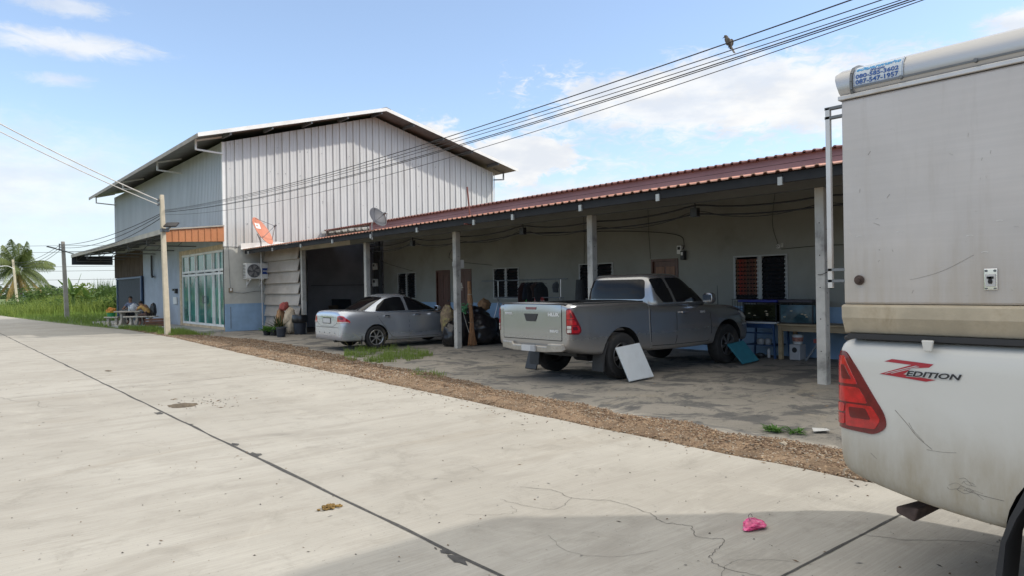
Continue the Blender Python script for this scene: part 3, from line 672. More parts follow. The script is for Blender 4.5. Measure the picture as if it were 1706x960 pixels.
mb = MB(); mb.bx(FX-.03, FX-.022, 24.6, 28.36, 4.06, 4.115); mb.bx(FX-.06, FX+.02, 28.28, 28.36, FZ0, 4.11); mb.build('open_vent_trim', M_fascia_d, RH)
mb = MB(); mb.bx(EX+.06, EX+.12, YA, 28.36, EZr-.16, EZr-.02); mb.build('eave_purlin', M_gutter, RH)
for x, w in ((11.6, .05), (12.5, .05)):
    z = EZr+(FZ0-EZr)*(x-EX)/(FX-EX); mb = MB(); mb.bx(x-w/2, x+w/2, YA, 28.36, z-.11, z-.01); mb.build('purlin', M_gutter, RH)
y = -4.4
for y in (27.9, 25.4, 22.9, 20.5, 18.05, 15.6, 13.15, 11.75, 9.7, 7.82, 5.54, 3.1, .5, -4.4):
    mb = MB(); mb.bar((EX+.05, y, EZr-.09), (WX, y, 3.84), .05, .10); r_ = mb.build('rafter', M_gutter, RH)
    mb = MB(); mb.bx(EX+.02, EX+.055, y-.035, y+.035, EZr-.20, EZr-.08); mb.build('rafter_end', pm('grey_zinc', (.42, .43, .42), .5, .3), r_)
# tin screen between gable and first post: overlapping horizontal sheets
mb = MB(); z = .12; k = 0
while z < 2.95:
    o_ = .10; y0, y1 = 25.0+.02*rng.random(), 28.36
    mb.add([(PX-.06-o_, y0, z), (PX-.06-o_, y1, z), (PX-.05, y1, z+.47), (PX-.05, y0, z+.47), (PX-.03-o_, y0, z), (PX-.03-o_, y1, z), (PX-.03, y1, z+.47), (PX-.03, y0, z+.47)],
           [(0, 1, 2, 3), (7, 6, 5, 4), (0, 4, 5, 1), (0, 3, 7, 4), (1, 5, 6, 2)]); z += .44; k += 1
mb.build('tin_screen', M_tin, RH)
mb = MB()
for y in (25.1, 26.8, 28.2): mb.bx(PX-.02, PX+.03, y-.025, y+.025, 0, 3.05)
mb.build('screen_stud', M_steel, RH)
# cables slung under the porch roof, with junction boxes
def sag(a, b, s, n=10):
    a = Vector(a); b = Vector(b); return [a.lerp(b, i/n)-Vector((0, 0, s*4*(i/n)*(1-i/n))) for i in range(n+1)]
rows = [(PX+.1, y, 2.98) for y in PY]
mb = MB()
for i in range(1, 6):
    for dz, s, r in ((0, .07, .016), (-.16, .05, .014), (-.1, .16, .007)):
        a = Vector((PX+.1, PY[i], 2.93+dz)); b = Vector((PX+.1, PY[i+1], 2.93+dz))
        m = a.lerp(b, .5)+Vector((.1, 0, .10)); mb.tube(crv(sag(a, m, s, 5)+sag(m, b, s, 5)[1:], 2), r, 6)
tag(mb.build('porch_cable', M_cable, RH), 'black cables looped along the porch beam')
mb = MB()
for y in (17.6, 12.7, 7.85, 3.0): mb = MB(); mb.bx(PX+.14, PX+.24, y-.07, y+.07, 2.82, 2.98); mb.bar((PX+.19, y, 2.98), (PX+.19, y, 3.2), .02); mb.build('cable_spool', M_black, RH)
def wire(pts, r=.006): mb = MB(); mb.tube(crv(pts, 5), r, 5); mb.build('wall_cable', M_cable, RH)
wire([(PX+.2, 12.65, 2.85), (WX-.6, 12.0, 2.95), (WX-.06, 10.75, 2.8), (WX-.05, 10.5, 2.55), (WX-.04, 10.62, 2.35)], .009)
wire([(WX-.02, 11.62, 3.7), (WX-.02, 11.6, 2.9), (WX-.02, 11.56, 2.24)], .005)
wire([(WX-.02, 8.1, 3.7), (WX-.02, 8.2, 2.9), (WX-.02, 8.08, 2.42)], .005); wire([(WX-.02, 8.0, 2.3), (WX-.02, 7.0, 2.33), (WX-.02, 5.9, 2.28)], .006)
wire([(PX+.1, 20.1, 2.9), (12.6, 22.5, 2.6), (WX-.02, 22.9, 2.25)], .007); wire([(PX+.1, 15.3, 2.75), (12.4, 17.8, 2.45), (WX-.02, 18.05, 2.3)], .007)
wire([(WX-.02, 13.9, 3.6), (WX-.02, 13.88, 2.9), (WX-.02, 13.9, 2.2)], .005); wire([(PX+.09, 15.1, 3.04), (PX+.1, 15.25, 2.6), (PX+.09, 15.12, 2.25)], .012)
wire([(PX+.12, 15.3, 3.0), (PX+.5, 15.9, 2.5), (PX+.1, 15.3, 2.0)], .006)
wire([(PX-.02, 5.46, 1.75), (PX-.08, 5.40, 1.70), (PX-.08, 5.28, 1.73), (PX+.02, 5.2, 1.85), (PX-.03, 5.28, 1.78)], .005)
# boxes on the front wall
def wallbox(x, y, z, w, h, d, mat, name, label=None):
    mb = MB(); mb.bx(x-d, x, y-w/2, y+w/2, z-h/2, z+h/2); o = mb.build(name, mat, RH, bevel=.008); mb = MB(); mb.bx(x-d-.004, x-d, y-w*.3, y+w*.3, z, z+h*.35); mb.build('dial', M_wplast if mat is not M_wplast else M_black, o); return o
wallbox(WX-.001, 10.62, 2.42, .13, .2, .10, M_wplast, 'meter_box'); wallbox(WX-.001, 10.52, 2.28, .10, .22, .12, M_black, 'breaker_box')
mb = MB(); mb.bx(WX-.10, WX-.06, 25.12, 25.75, 1.2, 3.1); mb.bx(WX-.06, WX+.0, 25.35, 25.42, 0, 3.6); mb.build('meter_board', pm('dark_board', (.06, .065, .075), .8), RH)
wallbox(WX-.101, 25.5, 2.5, .22, .26, .12, M_wplast, 'meter_box'); wallbox(WX-.101, 25.5, 1.85, .3, .30, .12, M_wplast, 'meter_box')
mb = MB()
for k in range(5): mb.tube(crv([(WX-.12, 25.2+.09*k, 3.3), (WX-.14, 25.3+.07*k+.05*math.sin(k*2), 2.3), (WX-.12, 25.3+.05*k, 1.4)], 5), .010, 5)
mb.build('meter_cable', M_cable, RH)
mb = MB(); mb.bx(PX+.076, PX+.2, 15.1, 15.22, 2.1, 2.32); mb.bx(PX-.03, PX+.06, 15.226, 15.3, 2.16, 2.27); mb.build('fuse_box', M_wplast, RH, bevel=.006)
# ------------------------------------------------------------------ VEHICLES
def carpaint(name, col, metal, rough, coat, dirtz=None, dirtcol=(.36, .30, .22), damt=.75, fleck=.0, rv=.02):
    m = bpy.data.materials.new(name); m.use_nodes = True; t = NT(m.node_tree); o = t.n('ShaderNodeOutputMaterial'); b = t.n('ShaderNodeBsdfPrincipled'); t.l(b.outputs[0], o.inputs[0])
    v = t.n('ShaderNodeTexCoord').outputs['Object']; sp = t.n('ShaderNodeSeparateXYZ'); t.l(v, sp.inputs[0])
    n1 = t.noise(v, 2.2, 6, .65, .4); n2 = t.noise(v, 11, 6, .7); n3 = t.noise(t.mapp(v, (1, 1, .25)), 7, 5, .7)
    c = t.mix(t.ss(n1, .3, .7, .10, 0), col, tuple(x*.8 for x in col)); ro = t.m('ADD', rough, t.ss(n1, .35, .7, 0, rv))
    if dirtz:
        z0, z1 = dirtz
        h = t.m('ADD', sp.outputs[2], t.m('MULTIPLY', t.m('SUBTRACT', n1, .5), .30))
        d = t.m('MULTIPLY', t.ss(h, z0, z1, damt, 0), t.ss(n3, .25, .75, .55, 1.1)); d = t.m('MINIMUM', t.m('ADD', d, t.ss(n2, .62, .78, 0, fleck)), 1.)
        c = t.mix(d, c, dirtcol); ro = t.m('ADD', ro, t.m('MULTIPLY', d, .4)); mt = t.m('SUBTRACT', metal, t.m('MULTIPLY', d, metal)); t.l(mt, b.inputs['Metallic'])
        t.l(t.m('SUBTRACT', coat, t.m('MULTIPLY', d, coat)), b.inputs['Coat Weight'])
    else: b.inputs['Metallic'].default_value = metal; b.inputs['Coat Weight'].default_value = coat
    t.l(c, b.inputs['Base Color']); t.l(ro, b.inputs['Roughness']); b.inputs['Coat Roughness'].default_value = .05
    return m
M_tyre = pm('tyre_rubber', (.022, .022, .023), .85, var=.25, scale=6, dirt=((.10, .085, .065), .8, 4))
M_rim = pm('alloy_rim', (.55, .56, .57), .3, .85, var=.08)
M_rimd = pm('wheel_well', (.012, .012, .012), .9)
M_cglass = pm('tinted_car_glass', (.010, .011, .013), .04, var=.1, spec=.28)
M_red = pm('red_lens', (.46, .008, .012), .12, var=.25, scale=18, spec=.6, coat=.6)
M_redd = pm('dark_red_lens', (.13, .006, .010), .15, var=.2, scale=18, coat=.5)
M_clear = pm('clear_lens', (.62, .60, .56), .15, var=.2, scale=30, coat=.5)
M_chrome = pm('chrome', (.75, .75, .76), .12, 1., var=.05)
M_gap = pm('panel_gap', (.012, .012, .013), .7, var=.1)
M_plate = pm('plate_grey', (.50, .51, .52), .5, var=.04); M_plate2 = pm('plate_darker_grey', (.36, .37, .39), .5, var=.04)
M_rust = pm('rusty_iron', (.075, .05, .042), .85, var=.35, scale=12, bump=.3)
M_bump = pm('dull_chrome_bumper', (.36, .34, .31), .38, .7, var=.2, scale=5, dirt=((.22, .18, .14), .7, 5)); M_rimk = pm('dark_alloy', (.20, .20, .205), .4, .7, var=.15); M_bplast = pm('bumper_plastic', (.03, .03, .032), .6, var=.15)

def subsurf(o, lv): m = o.modifiers.new('s', 'SUBSURF'); m.levels = lv; m.render_levels = lv; bake(o)
def cut(o, cutter_mb, mat_index=1):
    """boolean-cut a shape out of a baked mesh, the cut faces take the second material"""
    c = bpy.data.objects.new('cutter', cutter_mb.mesh('cutter')); S.collection.objects.link(c); c.parent = o.parent
    for m in o.data.materials: c.data.materials.append(m)
    c.data.polygons.foreach_set('material_index', [mat_index]*len(c.data.polygons))
    b = o.modifiers.new('b', 'BOOLEAN'); b.object = c; b.operation = 'DIFFERENCE'; b.solver = 'EXACT'
    bake(o); me = c.data; bpy.data.objects.remove(c); bpy.data.meshes.remove(me)
def shade(o, ang=32):
    o.data.polygons.foreach_set('use_smooth', [True]*len(o.data.polygons)); o.data.set_sharp_from_angle(angle=R(ang))
def ycyl(a, b0, b1, z, r, n=40):
    mb = MB(); mb.add([(a+r*math.cos(6.28318*i/n), b, z+r*math.sin(6.28318*i/n)) for b in (b0, b1) for i in range(n)], [(i, (i+1) % n, n+(i+1) % n, n+i) for i in range(n)]+[tuple(range(n))[::-1], tuple(range(n, 2*n))]); return mb
def wheel(root, a, b, z, r, w, rr, spokes, side, rimm=None):
    tread = False
    """lathe tyre and spoked rim; side=-1 faces right"""
    Mx = Matrix(((1, 0, 0), (0, 0, side), (0, -side if False else 1, 0))).to_3x3()
    Mx = Matrix(((1, 0, 0), (0, 0, side), (0, 1, 0)))
    W = thing('wheel', None, None); W.parent = root; W.location = (a, b, z); W.name = 'wheel'
    prof = [(rr, -w*.42), (r*.86, -w*.5), (r*.955, -w*.46), (r, -w*.32), (r, w*.32), (r*.955, w*.46), (r*.86, w*.5), (rr, w*.42), (rr*.95, w*.3), (rr*.95, -w*.4), (rr, -w*.42)]
    ty = MB(); ty.lathe(prof, n=48, M=Mx, cap=False); ty.build('tyre', M_tyre, W, world=False, smooth=35)
    if tread:
        tb = MB()
        for i in range(60):
            A = 6.28318*i/60
            for h in (-.2, .05): tb.ob(Matrix.Translation(Mx @ Vector((r*math.cos(A), r*math.sin(A), h*w+.04*w))) @ (Mx.to_4x4() @ Matrix.Rotation(A, 4, 'Z')), .014, r*.05, w*.16)
    rm = MB(); rm.lathe([(rr*1.0, w*.40), (rr*.97, w*.43), (rr*.90, w*.40), (rr*.86, w*.25), (rr*.86, -w*.2)], n=40, M=Mx, cap=False)
    rm.lathe([(.0, w*.40), (rr*.20, w*.40), (rr*.24, w*.34), (rr*.24, w*.2)], n=20, M=Mx, cap=False)
    for i in range(spokes):
        A = 6.28318*(i+.25)/spokes
        for dA in ((-.10, .10) if spokes < 7 else (0,)):
            p0 = Vector((rr*.2*math.cos(A), rr*.2*math.sin(A), w*.36)); p1 = Vector((rr*.91*math.cos(A+dA), rr*.91*math.sin(A+dA), w*.37))
            rm.bar(Mx @ p0, Mx @ p1, rr*.13, rr*.10, up=Mx @ Vector((0, 0, 1)))
    rm.build('rim', rimm or M_rim, W, world=False, smooth=35)
    dk = MB(); dk.lathe([(0, w*.08), (rr*.86, w*.08)], n=24, M=Mx, cap=False); dk.lathe([(0, w*.1), (rr*.55, w*.1), (rr*.55, w*.05)], n=24, M=Mx, cap=False); dk.build('brake_disc', M_rimd, W, world=False)
    return W
def halfsec(a, zb, zt, w, wt, crown=.02, tuck=.10):
    h = zt-zb
    p = [(0, zb), (w-tuck-.04, zb), (w-.035, zb+.01), (w-.012, zb+.10), (w, zb+.42*h), (w-.012, zt-.26*min(1, h)), (w*.35+wt*.65+.01, zt-.05), (wt-.04, zt), (wt*.5, zt+crown*.8)]
    pts = [(a, -y, z) for y, z in p]+[(a, 0, zt+crown)]+[(a, y, z) for y, z in reversed(p[1:])]
    return pts
def outline_ring(z, a0, a1, w, n=36, e=4.5, zslope=0.):
    pts = []; c = (a0+a1)/2; L = (a1-a0)/2
    for i in range(n):
        A = 6.28318*(i+.5)/n; ca, sa = math.cos(A), math.sin(A)
        x = math.copysign(abs(ca)**(2/e), ca); y = math.copysign(abs(sa)**(2/e), sa); pts.append((c+L*x, w*y, z+zslope*x))
    return pts
def rside(a, z): return (a, -2., z), (0, 1, 0)
def lside(a, z): return (a, 2., z), (0, -1, 0)
def rear(b, z): return (-4., b, z), (1, 0, 0)
def front_(b, z): return (8., b, z), (-1, 0, 0)
def patchobj(root, bvh, polys, ray, name, mat, off=.003, step=.07, thick=.012, parent=None, smooth=30):
    mb = MB()
    for p in polys: patch(mb, bvh, p, ray, off, step, thick)
    return mb.build(name, mat, parent or root, world=False, smooth=smooth, recalc=True)

HW = .905
def corner_ray(side):
    """u<0: metres along the tail from the corner, u>0: metres along the flank; aims at a point inside the corner"""
    def ray(u, z):
        p = Vector((-1.26, side*(HW+.02-(-u)), z)) if u < 0 else Vector((-1.26+u, side*(HW+.02), z)); q = Vector((-1.26+.35, side*(HW-.33), z))
        if u > .30: return (-1.26+u, side*2., z), (0, -side, 0)
        if u < -.27: return (-4, side*(HW+.02+u), z), (1, 0, 0)
        d = (q-p).normalized(); return p-d*1., d
    return ray
def build_pickup(name, label, loc, rz, paint, letters=True, wheels=True):
    T = thing(name, label, 'pickup truck', loc, rz)
    st = [(-1.245, .64, 1.22, .80, .76), (-1.238, .585, 1.275, .868, .84), (-1.185, .545, 1.30, .898, .87), (-1.0, .50, 1.30, .902, .872), (-.75, .45, 1.30, .908, .876), (-.1, .40, 1.30, .918, .88), (.45, .46, 1.30, .908, .88), (.695, .42, 1.30, .90, .876), (.76, .40, 1.215, .90, .872),
          (1.5, .39, 1.205, .893, .872), (2.25, .39, 1.19, .897, .872), (2.55, .41, 1.185, .91, .84), (3.0, .43, 1.175, .925, .80), (3.5, .44, 1.14, .915, .77), (3.82, .42, 1.07, .87, .70), (3.97, .42, .97, .76, .60), (4.02, .48, .86, .66, .50)]
    mb = MB(); mb.loft([halfsec(*s) for s in st]); B = mb.build('body', [paint, M_rimd], T, world=False); subsurf(B, 2)
    c = MB(); c.bx(-1.10, .62, -.73, .73, .78, 1.6); cut(B, c)
    for a in (0, 3.085):
        cut(B, ycyl(a, -1.2, -.58, .40, .475)); cut(B, ycyl(a, .58, 1.2, .40, .475))
    shade(B, 30); bv = bvh_of(B)
    cab = [(1.12, .76, 2.80, .868), (1.24, .765, 2.62, .862), (1.42, .79, 2.38, .822), (1.58, .83, 2.16, .778), (1.70, .88, 1.99, .735), (1.77, .94, 1.87, .69), (1.80, 1.08, 1.68, .56)]
    mb = MB(); mb.loft([outline_ring(*r_, e=5.) for r_ in cab]); K = mb.build('cab', [paint], T, world=False); subsurf(K, 2); shade(K, 35); bk = bvh_of(K)
    # glass
    for s, ray in ((-1, rside), (1, lside)):
        q = rpoly([(.97, 1.695), (1.27, 1.71), (1.45, 1.25), (1.17, 1.25), (1.02, 1.42)], .05); f = rpoly([(1.35, 1.712), (1.74, 1.71), (1.98, 1.61), (2.46, 1.25), (1.53, 1.25)], .04)
        patchobj(T, bk, [q], ray, 'quarter_window', M_cglass, .005, .045); patchobj(T, bk, [f], ray, 'door_window', M_cglass, .005, .045)
        patchobj(T, bk, [rpoly([(1.90, 1.26), (2.0, 1.26), (2.02, 1.34), (1.98, 1.34)], .01)], ray, 'mirror_base', M_bplast, .004) if False else None
    rw = patchobj(T, bk, [rpoly([(-.69, 1.315), (.69, 1.315), (.63, 1.69), (-.63, 1.69)], .08)], rear, 'rear_window', M_cglass, .006, .045)
    patchobj(T, bk, [rpoly([(-.70, 1.22), (.70, 1.22), (.58, 1.69), (-.58, 1.69)], .06)], front_, 'windscreen', M_cglass, .006, .045)
    # seams on the flank
    for s, ray in ((-1, rside), (1, lside)):
        g = ribbon([(.735, 1.285), (.74, 1.0), (.75, .7), (.78, .45)], .028)+ribbon([(1.47, 1.2), (1.50, .95), (1.49, .6), (1.46, .5)], .015)+ribbon([(2.50, 1.15), (2.53, .9), (2.54, .65), (2.46, .5)], .015)+ribbon([(.80, .50), (1.45, .485), (2.46, .485)], .010)
        patchobj(T, bv, g, ray, 'door_seam', M_gap, .0012, .2, .01)
        patchobj(T, bv, ribbon([(.718, 1.285), (.722, 1.0), (.732, .7), (.762, .46)], .016), ray, 'bed_edge_glint', M_rim, .006, .2, .01)  # bright strip painted in for the bed's front edge catching light
        h = MB(); h.bar((1.60, s*(HW+.02), 1.06), (1.78, s*(HW+.02), 1.06), .028, .03); h.bar((1.61, s*(HW-.02), 1.06), (1.61, s*(HW+.02), 1.06), .025); h.bar((1.77, s*(HW-.02), 1.06), (1.77, s*(HW+.02), 1.06), .025); h.build('door_handle', M_chrome, T, world=False, bevel=.006)
        m_ = MB(); rings = []
        for k, (dx, w_, h_) in enumerate(((.0, .05, .06), (.02, .10, .115), (.09, .11, .125), (.15, .09, .105), (.175, .04, .05))):
            rings.append([(2.20+dx, s*1.045+w_*math.copysign(abs(math.cos(A))**.6, math.cos(A)), 1.30+h_*.85*math.copysign(abs(math.sin(A))**.6, math.sin(A))) for A in [6.28318*i/16 for i in range(16)]])
        m_.loft(rings); mr = m_.build('wing_mirror', paint, T, world=False, smooth=40)
        g_ = MB(); g_.bx(2.193, 2.199, s*1.045-.085, s*1.045+.085, 1.235, 1.365); g_.build('mirror_glass', M_chrome, mr, world=False); g_ = MB(); g_.bar((2.25, s*.84, 1.22), (2.26, s*1.0, 1.25), .05, .04); g_.build('mirror_arm', M_bplast, mr, world=False)
    # tailgate
    gp = rpoly([(-.735, .695), (.735, .695), (.735, 1.283), (-.735, 1.283)], .02); patchobj(T, bv, [gp], rear, 'tailgate_gap', M_gap, .001, .1)
    tg = patchobj(T, bv, [rpoly([(-.722, .708), (.722, .708), (.722, 1.272), (-.722, 1.272)], .02)], rear, 'tailgate', paint, .006, .08)
    bt = bvh_of(tg)
    patchobj(T, bt, [rpoly([(-.17, 1.125), (.17, 1.125), (.115, 1.00), (-.115, 1.00)], .012)], rear, 'tailgate_handle', M_bplast, .010, .05, parent=tg)
    patchobj(T, bt, [rpoly([(-.135, 1.235), (.135, 1.235), (.12, 1.195), (-.12, 1.195)], .008)], rear, 'brake_light', M_redd, .008, .05, parent=tg)
    mb = MB(); mb.bx(-1.235, -1.10, -.80, .80, 1.272, 1.296); mb.build('tailgate_cap', M_bplast, T, world=False, bevel=.008)
    for s in (-1, 1): mb = MB(); mb.bx(-1.099, .62, s*.785-.06, s*.785+.06, 1.279, 1.297); mb.build('bed_rail_cap', M_bplast, T, world=False, bevel=.006)
    mb = MB(); mb.bx(-1.08, .60, -.70, .70, .79, .80); mb.build('bed_floor', M_bplast, T, world=False)
    for s in (-1, 1):
        ray = corner_ray(s)
        L = patchobj(T, bv, [rpoly([(-.085, 1.215), (.03, 1.225), (.11, 1.14), (.27, .91), (.282, .845), (.22, .80), (-.085, .815)], .045)], ray, 'tail_light', M_redd, .007, .035, .02, smooth=50)
        bl = bvh_of(L)
        def off(u, z, ray=ray): return ray(u, z)
        for nm, mt, polys in (('red_lens', M_red, [[(-.070, 1.195), (.02, 1.198), (.075, 1.12), (.12, 1.05), (-.070, 1.05)], [(-.07, 1.035), (.125, 1.035), (.16, .99), (.18, .955), (-.07, .955)], [(.045, .945), (.20, .945), (.25, .88), (.22, .828), (.045, .828)]]),
                              ('inner_lens', M_redd, [[(.0, 1.15), (.03, 1.15), (.085, 1.075), (.01, 1.075)], [(.07, .93), (.17, .93), (.20, .875), (.08, .875)]]),
                              ('clear_lens', M_clear if letters else M_red, [[(-.068, .945), (.035, .945), (.035, .90), (-.068, .90)], [(-.068, .89), (.035, .89), (.035, .835), (-.068, .835)]])):
            for p in polys: mbx = MB(); patch(mbx, bv, rpoly(p, .012, 2), ray, {'red_lens': .010, 'inner_lens': .013, 'clear_lens': .012}[nm], .03, .004); mbx.build(nm, mt, L, world=False, smooth=50)
    # rear step bumper
    mb = MB(); rings = []
    for b, x0, z0, z1 in ((-.80, -1.20, .58, .655), (-.74, -1.27, .53, .66), (-.45, -1.305, .51, .655), (-.42, -1.305, .505, .61), (.42, -1.305, .505, .61), (.45, -1.305, .51, .655), (.74, -1.27, .53, .66), (.80, -1.20, .58, .655)):
        rings.append([(x0, b, z0), (x0, b, z1-.02), (x0+.02, b, z1), (-1.08, b, z1), (-1.08, b, z0+.03), (x0+.03, b, z0)])
    if letters: mb.loft(rings)
    else: mb.bx(-1.16, -1.08, -.55, .55, .50, .66)
    bm_ = mb.build('rear_bumper', M_bump if letters else M_bplast, T, world=False, bevel=.008)
    mb = MB(); mb.bx(-1.325, -1.306, -.17, .17, .51, .61); mb.build('number_plate', M_plate, bm_, world=False); mb = MB(); mb.bx(-1.325, -1.301, -.168, .0, .512, .638) if False else mb.bx(-1.330, -1.3255, -.17, .17, .51, .61)
    mb.build('number_plate', M_plate, bm_, world=False)
    mb = MB(); mb.bx(-1.334, -1.3305, -.165, -.06, .515, .606); mb.build('plate_half', M_plate2, bm_, world=False)
    # underside and running gear
    mb = MB(); mb.bx(-.6, 3.6, -.40, .40, .38, .5); mb.tube([(0, -.7, .385), (0, .7, .385)], .055, 12); mb.tube([(0, -.17, .38), (0, .17, .38)], .14, 14); mb.tube([(3.085, -.7, .385), (3.085, .7, .385)], .05, 12); mb.bar((-1.0, -.45, .54), (3.6, -.45, .47), .08, .12); mb.bar((-1.0, .45, .54), (3.6, .45, .45), .08, .12)
    mb.build('chassis', M_bplast, T, world=False)
    for a in (0, 3.085):
        for s in (-1, 1): wheel(T, a, s*.79, .387, .387, .25, .225, 6, s, M_rimk)
    for s in (-1, 1):
        mb = MB(); mb.prism([(-.385, .66), (-.445, .52), (-.482, .40), (-.502, .26), (-.505, .16), (-.485, .16), (-.462, .40), (-.42, .52), (-.36, .64)], 1, s*.79-.13, s*.79+.125); mb.build('mud_flap', M_bplast, T, world=False, smooth=45)
        mb = MB()
        arch = [(-.0+.487*math.cos(A), .40+.487*math.sin(A)) for A in [R(12)+R(156)*i/24 for i in range(25)]]
        if letters is None: patchobj(T, bv, ribbon(arch, .03), lside if s > 0 else rside, 'arch_lip', M_bplast, .004, .2)
    mb = MB(); mb.bx(3.80, 4.02, -.62, .62, .62, .80); mb.build('grille', M_bplast, T, world=False, bevel=.02)
    for s in (-1, 1): patchobj(T, bv, [rpoly([(3.52, 1.02), (3.86, .98), (3.90, .86), (3.66, .88)], .03)], lside if s > 0 else rside, 'headlight', M_clear, .006, .04)
    mb = MB(); mb.tube([(3.0, -.74, 1.13), (2.93, -.78, 1.55)], [.009, .004], 6); mb.build('aerial', M_black, T, world=False)
    return T, B, bv, tg, bt
M_silver = carpaint('silver_bronze_paint', (.345, .352, .362), .80, .24, .6, (.38, .85), (.34, .265, .19), .45)
PK, PKB, pkbv, pktg, pktb = build_pickup('pickup_truck', 'silver grey extended cab pickup parked nose-in under the porch roof', (9.05, 8.9, 0), 0., M_silver)
M_badge = pm('badge_silver', (.62, .62, .62), .45, .3)
def rear_text(txt, size, b_left, z, width, mat, parent, bvh, bold=.004):
    # read from behind: text runs towards the vehicle's right (-b)
    mb = text_mb(txt, size, Matrix(), bold, width=width); vs = []
    for v in mb.v:
        b, zz = b_left-v.x, z+v.y; h = bvh.ray_cast(Vector((-4, b, zz)), Vector((1, 0, 0))); x = h[0].x if h[0] else -1.2; vs.append(Vector((x-.004-v.z, b, zz)))
    mb.v = vs; return mb.build('lettering', mat, parent, world=False)
rear_text('HILUX', .075, -.42, 1.095, .26, M_badge, pktg, pktb); rear_text('REVO', .05, -.46, .835, .20, M_badge, pktg, pktb); rear_text('TOYOTA', .045, .68, 1.105, .20, M_badge, pktg, pktb)
def side_text(txt, size, a0, z0, width, mat, parent, bvh, bold=.0, shear=0., off=.003, name='lettering', fixed=None):
    mb = text_mb(txt, size, Matrix(), bold, shear, width=width); vs = []
    for v in mb.v:
        a, zz = a0+v.x, z0+v.y; y = fixed
        if y is None: h = bvh.ray_cast(Vector((a, -3, zz)), Vector((0, 1, 0))); y = h[0].y if h[0] else -.9
        vs.append(Vector((a, y-off-v.z, zz)))
    mb.v = vs; return mb.build(name, mat, parent, world=False)
side_text('REVO', .045, 2.20, 1.03, .16, M_badge, PK, pkbv, .003)

# ---- the near white pickup with its aluminium canopy (only its tail is in the picture)
M_whitep = carpaint('dirty_white_paint', (.60, .59, .55), .0, .34, .35, (.56, 1.02), (.33, .27, .18), .85, .14, .1)
WT, WTB, wtbv, wttg, wttb = build_pickup('pickup_truck', 'white pickup with a tall aluminium canopy on its bed, close by at the right edge', (4.655, .585, 0), -math.pi/2, M_whitep, letters=False)
def mat_panel():
    m = bpy.data.materials.new('dull_aluminium_panel'); m.use_nodes = True; t = NT(m.node_tree); o = t.n('ShaderNodeOutputMaterial'); b = t.n('ShaderNodeBsdfPrincipled'); t.l(b.outputs[0], o.inputs[0])
    v = t.n('ShaderNodeTexCoord').outputs['Object']; big = t.noise(v, 1.3, 6, .62, .5); run = t.noise(t.mapp(v, (9, 9, .8)), 1., 6, .7); roll = t.noise(t.mapp(v, (.6, .6, 60)), 1., 3, .6); fl = t.noise(v, 24, 5, .75); sc = t.noise(t.mapp(v, (3, 3, 9), (1, 2, 3)), 1., 9, .8, 1.2)
    c = t.mix(t.ss(big, .3, .7), (.56, .515, .48), (.50, .475, .455)); c = t.mix(t.ss(run, .52, .72, 0, .35), c, (.40, .355, .31)); c = t.mix(t.ss(roll, .4, .65, .10, 0), c, (.36, .34, .32))
    c = t.mix(t.ss(fl, .66, .76, 0, .5), c, (.27, .235, .195)); c = t.mix(t.ss(sc, .62, .70, 0, .35), c, (.64, .61, .57))
    sp = t.n('ShaderNodeSeparateXYZ'); t.l(v, sp.inputs[0]); low = t.m('MULTIPLY', t.ss(sp.outputs[2], 1.45, 1.95, .55, 0), t.ss(run, .35, .65, .3, 1.)); c = t.mix(low, c, (.40, .34, .26))
    t.l(c, b.inputs['Base Color']); b.inputs['Metallic'].default_value = .3; t.l(t.ss(big, .3, .7, .36, .52), b.inputs['Roughness'])
    bp = t.n('ShaderNodeBump'); bp.inputs['Strength'].default_value = .5; bp.inputs['Distance'].default_value = .012; t.l(t.m('ADD', t.noise(v, 2.2, 4, .5), t.m('MULTIPLY', t.ss(sc, .60, .72), .12)), bp.inputs['Height']); t.l(bp.outputs[0], b.inputs['Normal']); return m
M_alu_old = pm('dull_aluminium_plain', (.56, .52, .485), .45, .3, var=.08, scale=1.1, bump=.06, bscale=5, dirt=((.50, .45, .38), .6, 1.3), aniso=(.5, .5, 1.6))
M_alu = mat_panel()
M_alud = pm('dusty_aluminium_skirt', (.47, .405, .30), .7, .1, var=.14, scale=5, dirt=((.33, .26, .17), .7, 5), bump=.2, bscale=25)
M_alut = pm('aluminium_trim', (.58, .56, .54), .4, .5, var=.08, scale=3, dirt=((.42, .36, .29), .6, 3))
TE, FE = -1.19, 1.55
cn = thing('canopy', None, None); cn.parent = WT
mb = MB(); mb.bx(TE, FE, -.885, .885, 1.47, 2.555); cb = mb.build('canopy_panel', M_alu, cn, world=False, bevel=.012)
mb = MB(); mb.prism([(-.868, 1.318), (-.905, 1.40), (-.907, 1.462), (-.884, 1.469), (.884, 1.469), (.907, 1.462), (.905, 1.40), (.868, 1.318)], 0, TE-.005, FE); mb.build('canopy_skirt', M_alud, cn, world=False, bevel=.006)
mb = MB(); mb.bx(TE+.02, FE, -.893, .893, 1.290, 1.317); mb.build('rubber_seal', M_black, cn, world=False)
mb = MB(); mb.bx(TE-.012, FE, -.896, .896, 2.556, 2.58); mb.build('gutter_trim', M_alut, cn, world=False, bevel=.004)
prof = [(-.885, 2.581), (-.897, 2.598), (-.900, 2.64), (-.893, 2.678), (-.870, 2.708), (-.82, 2.73), (-.60, 2.757), (0, 2.772)]; prof = prof+[(-b, z) for b, z in prof[-2::-1]]
mb = MB(); rings = []
for a, k, dz in ((TE-.055, .965, -.012), (TE-.06, .985, -.004), (TE-.03, 1., 0), (FE, 1., 0)):
    rings.append([(a+(.055*(1-(z-2.58)/.2) if a < TE else 0), b*k, z+dz*(z-2.58)/.2*3) for b, z in prof])
